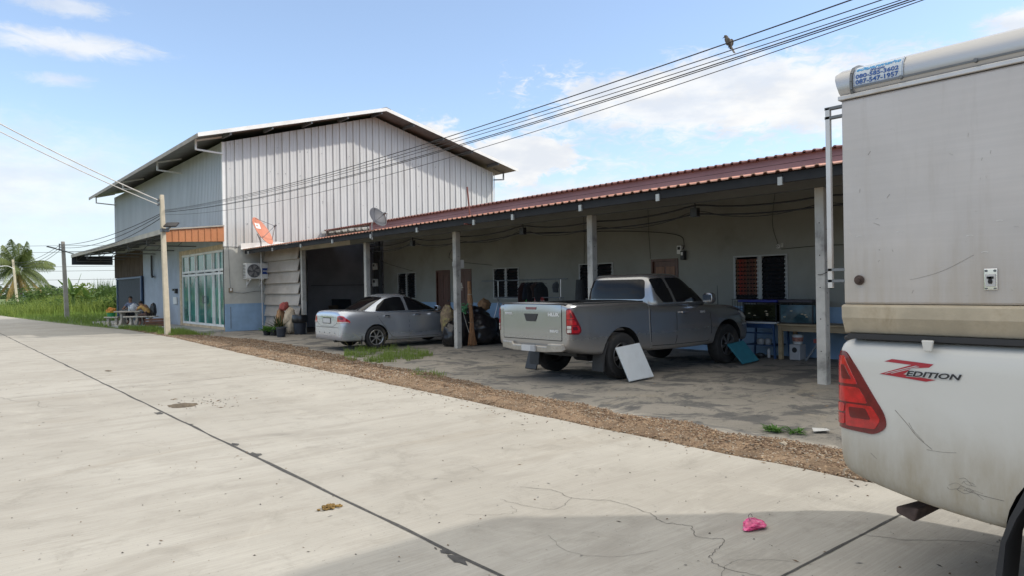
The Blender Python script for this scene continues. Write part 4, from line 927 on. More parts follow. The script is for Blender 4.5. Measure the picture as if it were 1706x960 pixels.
mb.loft(rings); dm = mb.build('canopy_dome', pm('dull_dome_aluminium', (.50, .50, .505), .38, .5, var=.06, scale=2, dirt=((.40, .37, .33), .5, 2.5), aniso=(.3, 2, 2)), cn, world=False, smooth=40); dbv = bvh_of(dm)
mb = MB()
for (b0, z0), (b1, z1) in zip(prof, prof[1:]): mb.bar((TE+.065, b0*1.003, z0+.001), (TE+.065, b1*1.003, z1+.001), .018, .012, up=(1, 0, 0))
mb.build('dome_strap', M_steel, dm, world=False)
mb = MB(); mb.bar((TE+.08, -.899, 2.606), (FE, -.899, 2.606), .006, .01); mb.build('dome_bead', M_steel, dm, world=False)
for k in range(7): mb = MB(); mb.tube([(TE+.31+k*.325, -.895, 2.606), (TE+.31+k*.325, -.912, 2.606)], [.011, .009], 12); mb.build('dome_bolt', M_steel, dm, world=False)
# phone sign on the dome
def dome_pt(a, s):
    """s metres up the curved flank from z=2.60"""
    P = [Vector((0, b, z)) for b, z in prof[1:6]]; d = s
    for p, q in zip(P, P[1:]):
        L = (q-p).length
        if d <= L: r_ = p.lerp(q, d/L); n = Vector((0, -(q-p).z, (q-p).y)).normalized(); return Vector((a, r_.y, r_.z)), (n if n.y < 0 else -n)
        d -= L
    return Vector((a, P[-1].y, P[-1].z)), Vector((0, 0, 1))
def dome_map(mb, a0, s0, off):
    vs = []
    for v in mb.v: p, n = dome_pt(a0+v.x, s0+v.y); vs.append(p+n*(off+v.z))
    mb.v = vs; return mb
def grid_rect(w, h, nx=4, ny=8):
    mb = MB(); mb.add([(w*i/nx, h*j/ny, 0) for j in range(ny+1) for i in range(nx+1)], [(j*(nx+1)+i, j*(nx+1)+i+1, (j+1)*(nx+1)+i+1, (j+1)*(nx+1)+i) for j in range(ny) for i in range(nx)]); return mb
sa, s0, sw, sh = TE+.075, .012, .245, .118
sg = dome_map(grid_rect(sw, sh), sa, s0, .003).build('phone_sign', pm('sticker_pale_blue', (.52, .58, .63), .4, var=.06), dm, world=False, recalc=False)
M_cyan = pm('sign_cyan', (.02, .30, .62), .45, var=.05); M_navy = pm('sign_navy', (.02, .09, .32), .45, var=.05)
def dtext(txt, size, x, y, width, mat, bold=0., shear=0.):
    mb = text_mb(txt, size, Matrix(), bold, shear, width=width, depth=.0008); dome_map(mb, sa+x, s0+y, .0045).build('lettering', mat, sg, world=False)
dtext('อนัญญาการช่าง', .026, .012, .079, .218, M_cyan, .0009, .2); dtext('(ศาลาแดง)', .011, .085, .0655, .07, M_navy, .0004)
dtext('080-585-3602', .030, .012, .039, .212, M_navy, .0007); dtext('087-547-1957', .030, .012, .010, .212, M_navy, .0007)
for x, y, w, h in ((.004, .003, .0015, .112), (.239, .003, .0015, .112), (.004, .003, .236, .0015), (.004, .114, .236, .0015)):
    dome_map(grid_rect(w, h), sa+x, s0+y, .0045).build('sign_border', M_navy, sg, world=False, recalc=False)
# latch, knob, rear grab bar, tie-down tab
mb = MB(); mb.bx(-.54, -.485, -.892, -.884, 1.54, 1.645); lt = mb.build('side_latch', M_chrome, cn, world=False, bevel=.004)
mb = MB(); mb.bx(-.533, -.492, -.897, -.893, 1.562, 1.62); mb.build('latch_plate', M_alut, lt, world=False, bevel=.003)
mb = MB(); mb.bx(-.526, -.499, -.901, -.898, 1.598, 1.608); mb.bx(-.519, -.506, -.901, -.898, 1.575, 1.607); mb.tube([(-.5125, -.897, 1.585), (-.5125, -.903, 1.585)], .009, 10); mb.build('keyhole', M_gap, lt, world=False)
for a, z in ((-.53, 1.634), (-.495, 1.634), (-.53, 1.551), (-.495, 1.551)): mb = MB(); mb.tube([(a, -.892, z), (a, -.896, z)], .006, 8); mb.build('latch_screw', M_steel, lt, world=False)
mb = MB(); mb.lathe([(.024, 0), (.026, .008), (.016, .012), (.014, .03), (.0, .034)], c=(-1.105, -.886, 1.602), n=20, M=Matrix(((1, 0, 0), (0, 0, -1), (0, 1, 0)))); mb.build('rubber_stop', M_rust, cn, world=False, smooth=40)
mb = MB(); mb.bar((TE-.075, -.872, 1.56), (TE-.075, -.872, 2.535), .022, .026); bar_ = mb.build('rear_grab_bar', M_alut, cn, world=False, bevel=.003)
for z in (1.60, 1.66, 2.48, 2.53): mb = MB(); mb.bar((TE+.005, -.868, z), (TE-.09, -.868, z), .03, .014); mb.build('bar_bracket', M_steel, bar_, world=False)
mb = MB(); mb.prism([(-.80, 1.30), (-.745, 1.30), (-.755, 1.245), (-.79, 1.245)], 1, -.925, -.905); mb.build('canopy_clamp', M_whitep, cn, world=False, bevel=.006)
# Z EDITION decal
M_dred = pm('decal_red', (.36, .018, .028), .35, var=.05); M_dblk = pm('decal_black', (.02, .02, .022), .35, var=.05); M_dsil = pm('decal_silver', (.52, .52, .52), .35, .4, var=.05)
def zp(px, py):   # decal pixel frame to (a, z) on the flank
    return (-1.008+(px-395)/395*.245, 1.195-(py-235)/160*.098)
dz = thing('decal', None, None); dz.parent = WT
Zpol = [[(490, 235), (800, 258), (775, 290), (560, 340), (635, 272), (432, 258)], [(395, 364), (480, 340), (700, 285), (745, 300), (590, 352), (815, 378), (748, 397), (560, 380)]]
Z1 = [(432, 258), (490, 235), (800, 255), (770, 283), (640, 300), (590, 345), (575, 352), (815, 378), (748, 397), (395, 364), (640, 272)]
def fix(P): return [zp(*p) for p in P]
patchobj(WT, wtbv, [[(a-.004, z-.003) if i > 5 else (a+.003, z+.003) for i, (a, z) in enumerate(fix(Z1))]], rside, 'decal_edge', M_dsil, .0012, .05, .002, parent=dz)
patchobj(WT, wtbv, [fix(Z1)], rside, 'decal_letter', M_dred, .0022, .05, .002, parent=dz)
patchobj(WT, wtbv, [fix([(430, 357), (445, 357), (690, 276), (670, 276)]), fix([(480, 352), (490, 354), (700, 284), (690, 282)])], rside, 'decal_stripe', M_dsil, .003, .05, .002, parent=dz)
a_, z_ = zp(598, 352); side_text('EDITION', .036, a_, z_-.006, .25, M_dsil, dz, wtbv, .0035, .28, .0032); side_text('EDITION', .036, a_, z_-.006, .25, M_dblk, dz, wtbv, .0012, .28, .0042)
# scratches and scrapes
M_scr = pm('scratch_grey', (.24, .22, .19), .8, var=.3, scale=40); M_scrl = pm('scuff_white', (.72, .70, .66), .7, var=.2, scale=30)
def scr(path, w, mat, nm): patchobj(WT, wtbv, ribbon([(p.x, p.y) for p in crv([(a, z, 0) for a, z in path], 4)], w), rside, nm, mat, .0008, .2, .001)
scr([(-.935, .94), (-.88, .88), (-.83, .82), (-.765, .77)], .0028, M_scr, 'scratch'); scr([(-.79, .765), (-.72, .765), (-.66, .772)], .0016, M_scr, 'scratch'); scr([(-.87, .885), (-.845, .845), (-.80, .80)], .0016, M_scr, 'scratch')
for k in range(9):
    a = -.67+rng.gauss(0, .04); z = .615+rng.gauss(0, .018); scr([(a, z), (a+rng.uniform(.01, .04), z+rng.uniform(-.015, .02)), (a+rng.uniform(.04, .09), z+rng.uniform(-.03, .01))], rng.uniform(.0008, .0024), M_scr, 'scratch')
scr([(-.63, .60), (-.55, .59), (-.47, .585)], .003, M_scr, 'scratch'); scr([(-1.06, .70), (-1.03, .675)], .0018, M_scr, 'scratch')
def csc(path, w, mat):
    for q in ribbon([(p.x, p.y) for p in crv([(a, z, 0) for a, z in path], 4)], w): mbs.prism(q, 1, -.8862, -.885)
mbs = MB(); csc([(-.86, 1.60), (-.80, 1.612), (-.70, 1.645), (-.58, 1.71)], .0012, 0); csc([(-1.03, 1.895), (-1.0, 1.88)], .002, 0)
for k in range(16):
    a = rng.uniform(-1.15, -.3); z = rng.uniform(1.5, 2.3); csc([(a, z), (a+rng.uniform(-.015, .02), z-rng.uniform(.003, .02))], rng.uniform(.0005, .0012), 0)
for k in range(14): a = -.33+rng.gauss(0, .03); z = 1.76+rng.gauss(0, .012); csc([(a, z), (a+.03, z-.004)], .002, 0)
mbs.build('scratch', M_scr, cb, world=False)
mbs = MB()
for a, z in ((-.61, 1.80), (-.49, 1.86), (-.92, 1.84), (-1.12, 1.83), (-.55, 1.72)): csc([(a, z), (a+.014, z+.003), (a+.028, z+.001)], .003, 0)
mbs.build('dent_scuff', pm('dent_bare_metal', (.60, .57, .53), .35, .5), cb, world=False)
mbs = MB()
for k in range(7): a = rng.uniform(-1.0, -.3); z = rng.uniform(.62, .75); blob(mbs, (a, -.915, z), .012, .001, .007, .5, 3, k, 2, flat=False)
# rusty tow bracket below the tail
mb = MB(); mb.loft([[(-.84-.03*s, -.55-.25*s, .435), (-.93-.05*s, -.55-.25*s, .425), (-.93-.05*s, -.55-.25*s, .39), (-.86-.03*s, -.55-.25*s, .38-.02*s)] for s in (0, .5, 1)]); mb.bx(-.95, -.6, -.6, -.5, .41, .46); mb.build('rusty_bracket', M_rust, WT, world=False, bevel=.01)

# ------------------------------------------------------------------ silver sedan
M_sil2 = carpaint('silver_blue_paint', (.50, .545, .615), .68, .25, .8, (.22, .42), (.36, .31, .25), .5)
SD = thing('sedan_car', 'silver saloon car with alloy wheels parked nose-in beside the bin', 'car', (9.15, 17.43, 0), 0)
HS = .845
st = [(-1.00, .34, .87, .69, .58), (-.985, .27, .965, .775, .66), (-.93, .24, 1.01, .812, .69), (-.80, .23, 1.03, .832, .70), (-.45, .22, 1.015, .84, .70), (0, .20, .985, .848, .74), (.6, .19, .965, .848, .765), (1.4, .19, .945, .848, .77), (2.0, .19, .93, .848, .755), (2.35, .20, .91, .848, .70), (2.8, .22, .85, .825, .64), (3.15, .24, .77, .775, .58), (3.38, .26, .68, .68, .48), (3.47, .32, .60, .55, .40)]
mb = MB(); mb.loft([halfsec(*s, .02, .09) for s in st]); B = mb.build('body', [M_sil2, M_rimd], SD, world=False); subsurf(B, 2)
for a in (0, 2.6): cut(B, ycyl(a, -1.1, -.55, .305, .345)); cut(B, ycyl(a, .55, 1.1, .305, .345))
shade(B, 30); sbv = bvh_of(B)
mb = MB(); mb.loft([outline_ring(*r_, e=4.2) for r_ in [(.90, -.50, 2.28, .775), (.99, -.36, 2.06, .755), (1.12, -.12, 1.76, .71), (1.25, .12, 1.46, .655), (1.345, .34, 1.22, .60), (1.405, .50, 1.05, .53), (1.44, .68, .85, .38)]])
K = mb.build('greenhouse', M_sil2, SD, world=False); subsurf(K, 2); shade(K, 35); kbv = bvh_of(K)
for s, ray in ((-1, rside), (1, lside)):
    patchobj(SD, kbv, [rpoly([(.03, .985), (.93, .975), (.86, 1.34), (.62, 1.345), (.36, 1.29), (.12, 1.13)], .04)], ray, 'rear_door_window', M_cglass, .007, .04)
    patchobj(SD, kbv, [rpoly([(1.02, .975), (1.98, .965), (1.74, 1.11), (1.46, 1.26), (1.18, 1.34), (.95, 1.345)], .04)], ray, 'front_door_window', M_cglass, .007, .04)
    g = ribbon([(p.x, p.y) for p in crv([(-.02, .98, 0), (.05, .85, 0), (.20, .64, 0), (.40, .38, 0), (.5, .285, 0), (.62, .27, 0)], 3)], .009)+ribbon([(.62, .27), (1.0, .268), (1.95, .268)], .009)+ribbon([(.985, .955), (1.0, .7), (.99, .4), (.98, .27)], .009)+ribbon([(1.95, .27), (2.0, .5), (2.03, .75), (2.0, .92)], .009)
    patchobj(SD, sbv, g, ray, 'door_seam', M_gap, .001, .2, .01)
    patchobj(SD, sbv, ribbon([(.35, .48), (1.0, .475), (1.95, .475)], .035), ray, 'side_moulding', M_sil2, .008, .2, .01)
    for a in (.22, 1.16): h = MB(); h.bar((a, s*(HS+.022), .86), (a+.17, s*(HS+.022), .86), .02, .03); h.bar((a+.02, s*(HS-.03), .86), (a+.02, s*(HS+.02), .86), .02); h.bar((a+.15, s*(HS-.03), .86), (a+.15, s*(HS+.02), .86), .02); h.build('door_handle', M_chrome, SD, world=False, bevel=.005)
    m_ = MB(); rings = []
    for dx, w_, h_ in ((.0, .05, .05), (.015, .085, .07), (.07, .09, .075), (.12, .07, .06), (.14, .03, .03)): rings.append([(1.80+dx, s*.94+w_*math.copysign(abs(math.cos(A))**.6, math.cos(A)), 1.02+h_*math.copysign(abs(math.sin(A))**.6, math.sin(A))) for A in [6.28318*i/14 for i in range(14)]])
    m_.loft(rings); mr = m_.build('wing_mirror', M_sil2, SD, world=False, smooth=40); m_ = MB(); m_.bar((1.86, s*.76, .96), (1.86, s*.90, .99), .05, .04); m_.build('mirror_arm', M_bplast, mr, world=False); m_ = MB(); m_.bx(1.796, 1.80, s*.94-.07, s*.94+.07, .975, 1.065); m_.build('mirror_glass', M_chrome, mr, world=False)
    # tail lights
    def cray(u, z, s=s):
        p = Vector((-1.02, s*(HS+.02+u), z)) if u < 0 else Vector((-1.02+u, s*(HS+.02), z)); q = Vector((-1.02+.5, s*(HS-.45), z)); d = (q-p).normalized(); return p-d, d
    L = patchobj(SD, sbv, [rpoly([(-.24, .885), (-.15, .905), (.02, .885), (.24, .765), (.265, .715), (-.26, .715)], .03)], cray, 'tail_light', M_red, .006, .04, .02, smooth=50)
    mbx = MB(); patch(mbx, sbv, rpoly([(-.24, .748), (.12, .742), (.22, .735), (.21, .722), (-.24, .722)], .008), cray, .010, .04, .004); mbx.build('reverse_lens', M_clear, L, world=False)
    mbx = MB(); patch(mbx, sbv, rpoly([(-.21, .87), (-.1, .875), (.02, .85), (.02, .80), (-.21, .80)], .03), cray, .009, .04, .004); mbx.build('inner_lens', M_redd, L, world=False)
def topray(b, a): return (a, b, 3.), (0, 0, -1)
rwp = rpoly([(-.60, -.34), (.60, -.34), (.50, .36), (-.50, .36)], .06)
patchobj(SD, kbv, [rwp], topray, 'rear_window', M_cglass, .008, .04)
patchobj(SD, kbv, [rpoly([(-.66, 2.02), (.66, 2.02), (.50, 1.22), (-.50, 1.22)], .06)], topray, 'windscreen', M_cglass, .008, .04)
patchobj(SD, sbv, ribbon([(-.60, .99), (-.60, .72)], .008)+ribbon([(-.60, .72), (-.36, .615), (.36, .615), (.60, .72)], .008)+ribbon([(.60, .72), (.60, .99)], .008), rear, 'boot_seam', M_gap, .001, .1)
patchobj(SD, sbv, ribbon([(-.84, .60), (-.4, .59), (.4, .59), (.84, .60)], .01), rear, 'bumper_seam', M_gap, .001, .1)
patchobj(SD, sbv, [rpoly([(-.36, .88), (.36, .88), (.36, .85), (-.36, .85)], .008)], rear, 'boot_trim', M_chrome, .012, .08, .02)
patchobj(SD, sbv, [rpoly([(-.24, .845), (.24, .845), (.24, .69), (-.24, .69)], .008)], rear, 'plate_frame', M_gap, .006, .08); patchobj(SD, sbv, [rpoly([(-.21, .825), (.21, .825), (.21, .705), (-.21, .705)], .006)], rear, 'number_plate', M_plate, .012, .08)
for b in (-.45, -.15, .15, .45): patchobj(SD, sbv, [[(b+.018*math.cos(R(30*i)), .45+.018*math.sin(R(30*i))) for i in range(12)]], rear, 'parking_sensor', M_steel, .003, .08)
mb = MB(); mb.bx(-.45, 3.1, -.5, .5, .19, .3); mb.tube([(0, -.7, .29), (0, .7, .29)], .05, 10); mb.tube([(-1.0, -.42, .24), (-.6, -.42, .24)], .028, 12); mb.build('chassis', M_bplast, SD, world=False)
for a in (0, 2.6):
    for s in (-1, 1): wheel(SD, a, s*.745, .303, .303, .195, .205, 7, s)
for s in (-1, 1): mb = MB(); mb.bx(-.43, -.42, s*.74-.1, s*.74+.1, .14, .36); mb.build('mud_flap', M_bplast, SD, world=False)
mb = MB(); mb.tube([(.52, 0, 1.43), (.40, 0, 1.52)], [.006, .003], 5); mb.build('roof_aerial', M_black, SD, world=False)
for s in (-1, 1): mb = MB(); blob(mb, (3.22, s*.6, .68), .16, .13, .06, .02, flat=False); mb.build('headlight', M_clear, SD, world=False, smooth=60)
# ------------------------------------------------------------------ poles, cables, dishes, lamps
M_pole = pm('pole_concrete', (.52, .46, .35), .85, var=.12, scale=2.5, bump=.3, dirt=((.38, .34, .27), .6, 1.5))
M_pole2 = pm('grey_pole_concrete', (.33, .31, .285), .85, var=.15, scale=2.5, bump=.3)
def pole(x, y, h, w0, w1, lean, mat, name, label, holes=True):
    mb = MB(); lx, ly = lean
    rings = [[(x+lx*s+i*(w0+(w1-w0)*s)/2, y+ly*s+j*(w0+(w1-w0)*s)/2, h*s-.1*(1-s)) for i, j in ((-1, -1), (1, -1), (1, 1), (-1, 1))] for s in (0, .5, 1)]
    mb.loft(rings); root = thing(name, label, 'pole', (x, y, 0), group='roadside power poles'); mb.build('shaft', mat, root, bevel=.02); return root
PA = pole(6.90, 28.12, 5.18, .19, .14, (-.10, .06), M_pole, 'power_pole', 'cream concrete power pole with a floodlight strapped to it, in front of the shop')
PB = pole(6.95, 52.0, 4.9, .25, .19, (-.14, .08), M_pole2, 'power_pole', 'darker grey power pole in the grass with a lamp arm pointing left')
PC = pole(7.65, 90.0, 5.3, .26, .20, (-.35, .1), M_pole, 'power_pole', 'pale leaning power pole standing before the palm tree')
for k, z in enumerate((4.98, 4.82)):
    mb = MB(); mb.lathe([(.0, -.06), (.035, -.055), (.045, -.02), (.03, 0), (.045, .02), (.035, .055), (0, .06)], c=(6.68, 28.2, z), n=12); mb.bar((6.68, 28.2, z), (6.80, 28.17, z), .025); mb.build('insulator', M_steel, PA, smooth=40)
for z in (4.7, 4.55, 4.4):
    mb = MB(); mb.lathe([(.0, -.06), (.05, -.05), (.04, 0), (.05, .05), (0, .06)], c=(6.62, 52, z), n=12); mb.bar((6.62, 52, z), (6.78, 52, z), .03); mb.build('insulator', M_steel, PB, smooth=40)
mb = MB(); mb.bar((6.1, 51.7, 4.50), (7.7, 52.3, 4.05), .07, .05); mb.ob(Matrix.Translation((6.15, 51.7, 4.49)) @ Matrix.Rotation(R(15), 4, 'Y'), .5, .2, .07); mb.build('lamp_arm', M_steel, PB)
mb = MB(); mb.tube(crv([(7.4, 90, 4.3), (6.9, 90, 4.6), (6.4, 90, 4.62)], 5), .04, 6); mb.ob(Matrix.Translation((6.2, 90, 4.6)), .5, .2, .08); mb.build('lamp_arm', M_wplast, PC)
mb = MB(); mb.bx(6.74, 7.0, 28.02, 28.28, 3.82, 3.94); mb.build('steel_band', M_steel, PA)
FL = thing('floodlight', 'flat black solar floodlight clamped to the cream pole', 'floodlight', (6.9, 27.95, 3.9))
mb = MB(); mb.ob(Matrix.Translation((7.0, 27.72, 4.06)) @ Matrix.Rotation(R(-38), 4, 'Z') @ Matrix.Rotation(R(28), 4, 'X'), .46, .34, .05); fh = mb.build('lamp_housing', M_black, FL, bevel=.01)
mb = MB(); mb.ob(Matrix.Translation((7.0, 27.72, 4.06)) @ Matrix.Rotation(R(-38), 4, 'Z') @ Matrix.Rotation(R(28), 4, 'X') @ Matrix.Translation((0, -.01, -.028)), .38, .24, .012); mb.build('led_panel', pm('led_lens', (.42, .40, .34), .3), fh)
mb = MB(); mb.bar((6.92, 28.0, 3.9), (7.0, 27.75, 4.02), .05); mb.bar((6.83, 28.0, 3.84), (6.99, 28.0, 3.9), .08); mb.build('bracket', M_steel, FL)
def quadz(pts):
    """parabola through (y,z) samples by least squares"""
    n = len(pts); A = [[sum(y**(i+j) for y, z in pts) for j in range(3)] for i in range(3)]; B = [sum(z*y**i for y, z in pts) for i in range(3)]
    m = Matrix(A); return m.inverted() @ Vector(B)
CB = [[(28.1, 4.62), (14.72, 4.16), (7.65, 4.17), (3.14, 4.29)], [(28.1, 4.60), (14.72, 4.11), (7.57, 4.10), (2.86, 4.20)], [(28.1, 4.58), (14.72, 4.07), (7.58, 4.04), (2.70, 4.15)],
      [(28.1, 4.55), (14.72, 3.99), (7.58, 3.98), (2.66, 4.13)], [(28.1, 4.54), (14.72, 3.97), (7.58, 3.955), (2.62, 4.115)], [(28.1, 4.45), (14.73, 3.79), (7.58, 3.85), (2.57, 4.09)]]
for i, pts in enumerate(CB):
    q = quadz(pts); r = (.0060, .0050, .0046, .0066, .0060, .0052)[i]
    path = []
    for y in [28.1-.7*k for k in range(58)]:
        kk = 1+(i-2.5)*.05*min(1, (28.1-y)/9); z = q[0]+q[1]*y+q[2]*y*y
        path.append(((6.88+.004*i)*kk, y*kk, 1.6+(z-1.6)*kk))      # the cables fan out sideways from the pole
    mb = MB(); mb.tube(path, r, 6)
    tag(mb.build('power_cable', M_cable), ['black overhead cable, topmost of the bundle, carrying the bird', 'black overhead cable just below the topmost one', 'thin black overhead cable, third from the top of the bundle', 'thick black overhead cable in the middle of the bundle', 'black overhead cable twinned with the thick one above it', 'lowest overhead cable, sagging apart from the others'][i], 'cable', 'overhead cables along the road')
for i, (z0, z1, lab) in enumerate(((4.98, 7.45, 'pale service cable from the cream pole, the upper of the pair'), (4.82, 7.15, 'pale service cable from the cream pole, the lower of the pair'))):
    mb = MB(); a = Vector((6.68, 28.2, z0)); b = Vector((-2.2, 24.0, z1+1.1)); mb.tube(sag(a, b, .22, 16), .016 if i else .019, 6); tag(mb.build('service_cable', pm('pale_cable', (.55, .53, .50), .5)), lab, 'cable', 'service cables crossing the road')
for i, (z0, z1, lab) in enumerate(((4.55, 4.68, 'upper dark cable between the two nearest roadside poles'), (4.5, 4.52, 'middle dark cable between the two nearest roadside poles'), (4.4, 4.36, 'lower dark cable between the two nearest roadside poles'))):
    mb = MB(); mb.tube(sag((6.86, 28.2, z0), (6.66, 52, z1), .30+.12*i, 14), .014, 6); tag(mb.build('power_cable', M_cable), lab, 'cable', 'overhead cables along the road')
    mb = MB(); mb.tube(sag((6.66, 52, z1), (7.3, 90, 5.0-.15*i), .4+.1*i, 14), .014, 6); tag(mb.build('power_cable', M_cable), 'far '+['upper', 'middle', 'lower'][i]+' cable running on from the grey pole to the leaning one', 'cable', 'overhead cables along the road')
for i, (z, lab) in enumerate(((8.6, 'topmost distant power line across the field'), (7.7, 'second distant power line across the field'), (5.7, 'third distant power line low over the field'), (5.1, 'fourth distant power line low over the field'), (3.9, 'lowest distant power line over the far bushes'))):
    mb = MB(); mb.tube(sag((-60, 170, z+.6), (75, 70, z), .6, 10), .022, 4); tag(mb.build('power_line', M_cable), lab, 'power line', 'distant power lines')
# bird
BD = thing('bird', 'small grey brown bird perched on the topmost cable', 'bird', (6.88, 4.48, 4.19))
mb = MB(); c = Vector((6.88, 4.46, 4.245)); M_bird = pm('bird_plumage', (.085, .075, .065), .9, var=.3, scale=30)
rings = []
for s, r, dz, dy in ((0, .012, -.075, -.02), (.12, .022, -.035, -.012), (.3, .036, .0, .0), (.5, .040, .02, .01), (.65, .033, .045, .022), (.75, .023, .062, .03), (.85, .024, .078, .038), (.95, .017, .092, .045), (1, .004, .098, .05)):
    rings.append([c+Vector((r*math.cos(A), dy+r*.9*math.sin(A), dz)) for A in [6.28318*i/14 for i in range(14)]])
mb.loft(rings); bb = mb.build('body', M_bird, BD, smooth=60)
mb = MB(); mb.tube([c+Vector((0, .055, .078)), c+Vector((0, .085, .072))], [.007, .001], 6); mb.build('beak', M_black, bb)
mb = MB(); mb.loft([[c+Vector((x, -.02, -.05)) for x in (-.016, .016)]+[c+Vector((x, -.028, -.05)) for x in (.016, -.016)], [c+Vector((x, -.06, -.13)) for x in (-.02, .02)]+[c+Vector((x, -.066, -.13)) for x in (.02, -.02)]]); mb.build('tail', M_bird, bb)
for s in (-1, 1): mb = MB(); mb.tube([c+Vector((s*.012, 0, -.03)), c+Vector((s*.012, .004, -.062))], .003, 5); mb.build('leg', M_black, bb)
for s in (-1, 1): mb = MB(); blob(mb, c+Vector((s*.034, -.005, .005)), .012, .03, .045, .03, flat=False, sub=2); mb.build('wing', pm('wing_plumage', (.10, .085, .07), .9), bb, smooth=60)
# satellite dishes
def dish(name, label, c, nrm, rad, mat, logo, mast, mastr):
    root = thing(name, label, 'satellite dish', mast[0]); c = Vector(c); n = Vector(nrm).normalized()
    M3 = n.to_track_quat('Z', 'Y').to_matrix(); prof = [(0, 0)]+[(rad*k/8, .20*rad*(k/8)**2) for k in range(1, 9)]+[(rad*1.02, .205*rad), (rad*1.02, .195*rad)]+[(rad*k/8, .20*rad*(k/8)**2-.012) for k in range(8, 0, -1)]+[(0, -.012)]
    mb = MB(); mb.lathe(prof, c=c, n=40, M=M3); d_ = mb.build('reflector', mat, root, smooth=50)
    if logo:
        mb = MB(); q = []
        for i in range(7):
            for j in range(4):
                u, v = (-.36+.72*i/6)*rad, (.28+.36*j/3)*rad; q.append(c+M3 @ Vector((u, v, .20*rad*((u*u+v*v)/rad**2)+.006)))
        mb.add(q, [(i*4+j, (i+1)*4+j, (i+1)*4+j+1, i*4+j+1) for i in range(6) for j in range(3)]); lg = mb.build('white_label', M_white, d_, recalc=False)
        mb = MB()
        for u0, u1, vv in ((-.16, -.08, .48), (-.05, .03, .48), (.06, .10, .48)):
            mb.add([c+M3 @ Vector((u*rad, v*rad, .20*rad*(u*u+v*v)+.010)) for u, v in ((u0, vv-.04), (u1, vv-.04), (u1, vv+.04), (u0, vv+.04))], [(0, 1, 2, 3)])
        mb.build('label_mark', pm('label_red', (.55, .12, .06), .5), lg, recalc=False)
    f = c+n*rad*1.05-(M3 @ Vector((0, 1, 0)))*rad*.15
    mb = MB()
    for u, v in ((-.75, -.6), (.75, -.6), (0, .95)): mb.bar(c+M3 @ Vector((u*rad, v*rad, .19*rad)), f, .016)
    mb.tube([f-n*.05, f+n*.07], [.035, .03], 10); mb.bar(f-M3 @ Vector((.12, 0, 0)), f+M3 @ Vector((.12, 0, 0)), .02); mb.build('receiver_arm', M_steel, root)
    mb = MB(); b = c-n*.03; mb.tube([mast[0], mast[1], b-n*.1, b] if len(mast) == 2 else [*mast, b], mastr, 8); mb.build('mast', pm('mast_zinc', (.42, .41, .40), .5, .4), root)
M_dish = pm('faded_orange_dish', (.52, .20, .125), .6, var=.08, dirt=((.5, .24, .16), .5, 3))
dish('satellite_dish', 'large orange satellite dish with a white label on a tall thin mast', (10.10, 27.35, 3.86), (.62, -.60, .50), .60, M_dish, True, [(10.14, 27.36, 0), (10.12, 27.36, 3.5)], .024)
dish('satellite_dish', 'small dark grey satellite dish mounted on the porch roof edge', (10.0, 18.0, 3.62), (.25, -.85, .45), .30, pm('dark_grey_dish', (.055, .058, .068), .6, .1), False, [(9.85, 18.02, 3.0), (9.85, 18.02, 3.45)], .02)
mb = MB(); mb.tube([(9.93, 13.42, 3.05), (9.90, 13.5, 3.96)], .020, 8); mb.bar((9.74, 13.42, 3.08), (9.95, 13.42, 3.08), .03); tag(mb.build('roof_rod', pm('rusty_red_rod', (.16, .05, .04), .7)), 'thin rusty rod standing up from the porch roof edge', 'rod')
# air conditioner
AC = thing('air_conditioner', 'white outdoor air conditioner unit bracketed to the gable wall', 'air conditioner', (10.2, 28.3, 2.0))
mb = MB(); mb.bx(9.76, 10.64, 28.02, 28.36, 2.08, 2.70); ab = mb.build('casing', M_wplast, AC, bevel=.02)
mb = MB(); mb.lathe([(.255, -.0), (.265, .012), (.25, .015)], c=(10.07, 28.018, 2.39), n=40, M=Matrix(((1, 0, 0), (0, 0, -1), (0, 1, 0))), cap=False)
for k in range(8): mb.tube([(10.07+r*math.cos(A), 28.008, 2.39+r*math.sin(A)) for r in [.03+.03*k] for A in [6.28318*i/28 for i in range(29)]], .004, 4)
for k in range(10): A = 6.28318*k/10; mb.bar((10.07+.03*math.cos(A), 28.006, 2.39+.03*math.sin(A)), (10.07+.25*math.cos(A), 28.006, 2.39+.25*math.sin(A)), .005)
mb.build('fan_grille', M_steel, ab)
mb = MB(); mb.lathe([(0, 0), (.25, 0)], c=(10.07, 28.0175, 2.39), n=40, M=Matrix(((1, 0, 0), (0, 0, -1), (0, 1, 0))), cap=False); mb.build('fan_well', pm('fan_shadow', (.10, .10, .105), .7), ab)
mb = MB()
for k in range(5): A = 6.28318*k/5; c = Vector((10.07, 28.012, 2.39)); mb.add([c+Vector((.05*math.cos(A), 0, .05*math.sin(A))), c+Vector((.23*math.cos(A-.3), 0, .23*math.sin(A-.3))), c+Vector((.24*math.cos(A+.35), 0, .24*math.sin(A+.35))), c+Vector((.06*math.cos(A+.9), 0, .06*math.sin(A+.9)))], [(0, 1, 2, 3)])
mb.build('fan_blade', pm('fan_grey', (.33, .31, .30), .6), ab, recalc=False)
mb = MB(); mb.bx(10.40, 10.61, 28.012, 28.019, 2.26, 2.50); bl_ = mb.build('blue_label', pm('label_navy', (.012, .045, .22), .5), ab); mb = MB(); mb.bx(10.42, 10.59, 28.008, 28.0115, 2.37, 2.40); mb.build('label_stripe', M_wplast, bl_)
mb = MB()
for k in range(9): mb.bx(9.752, 9.7595, 28.06, 28.33, 2.14+.058*k, 2.165+.058*k)
mb.build('side_vents', M_black, ab)
for x in (9.95, 10.45): mb = MB(); mb.bar((x, 28.05, 2.06), (x, 28.50, 2.06), .04); mb.bar((x, 28.48, 2.06), (x, 28.48, 1.78), .04); mb.bar((x, 28.12, 2.05), (x, 28.47, 1.82), .035); mb.build('bracket', M_white, AC)
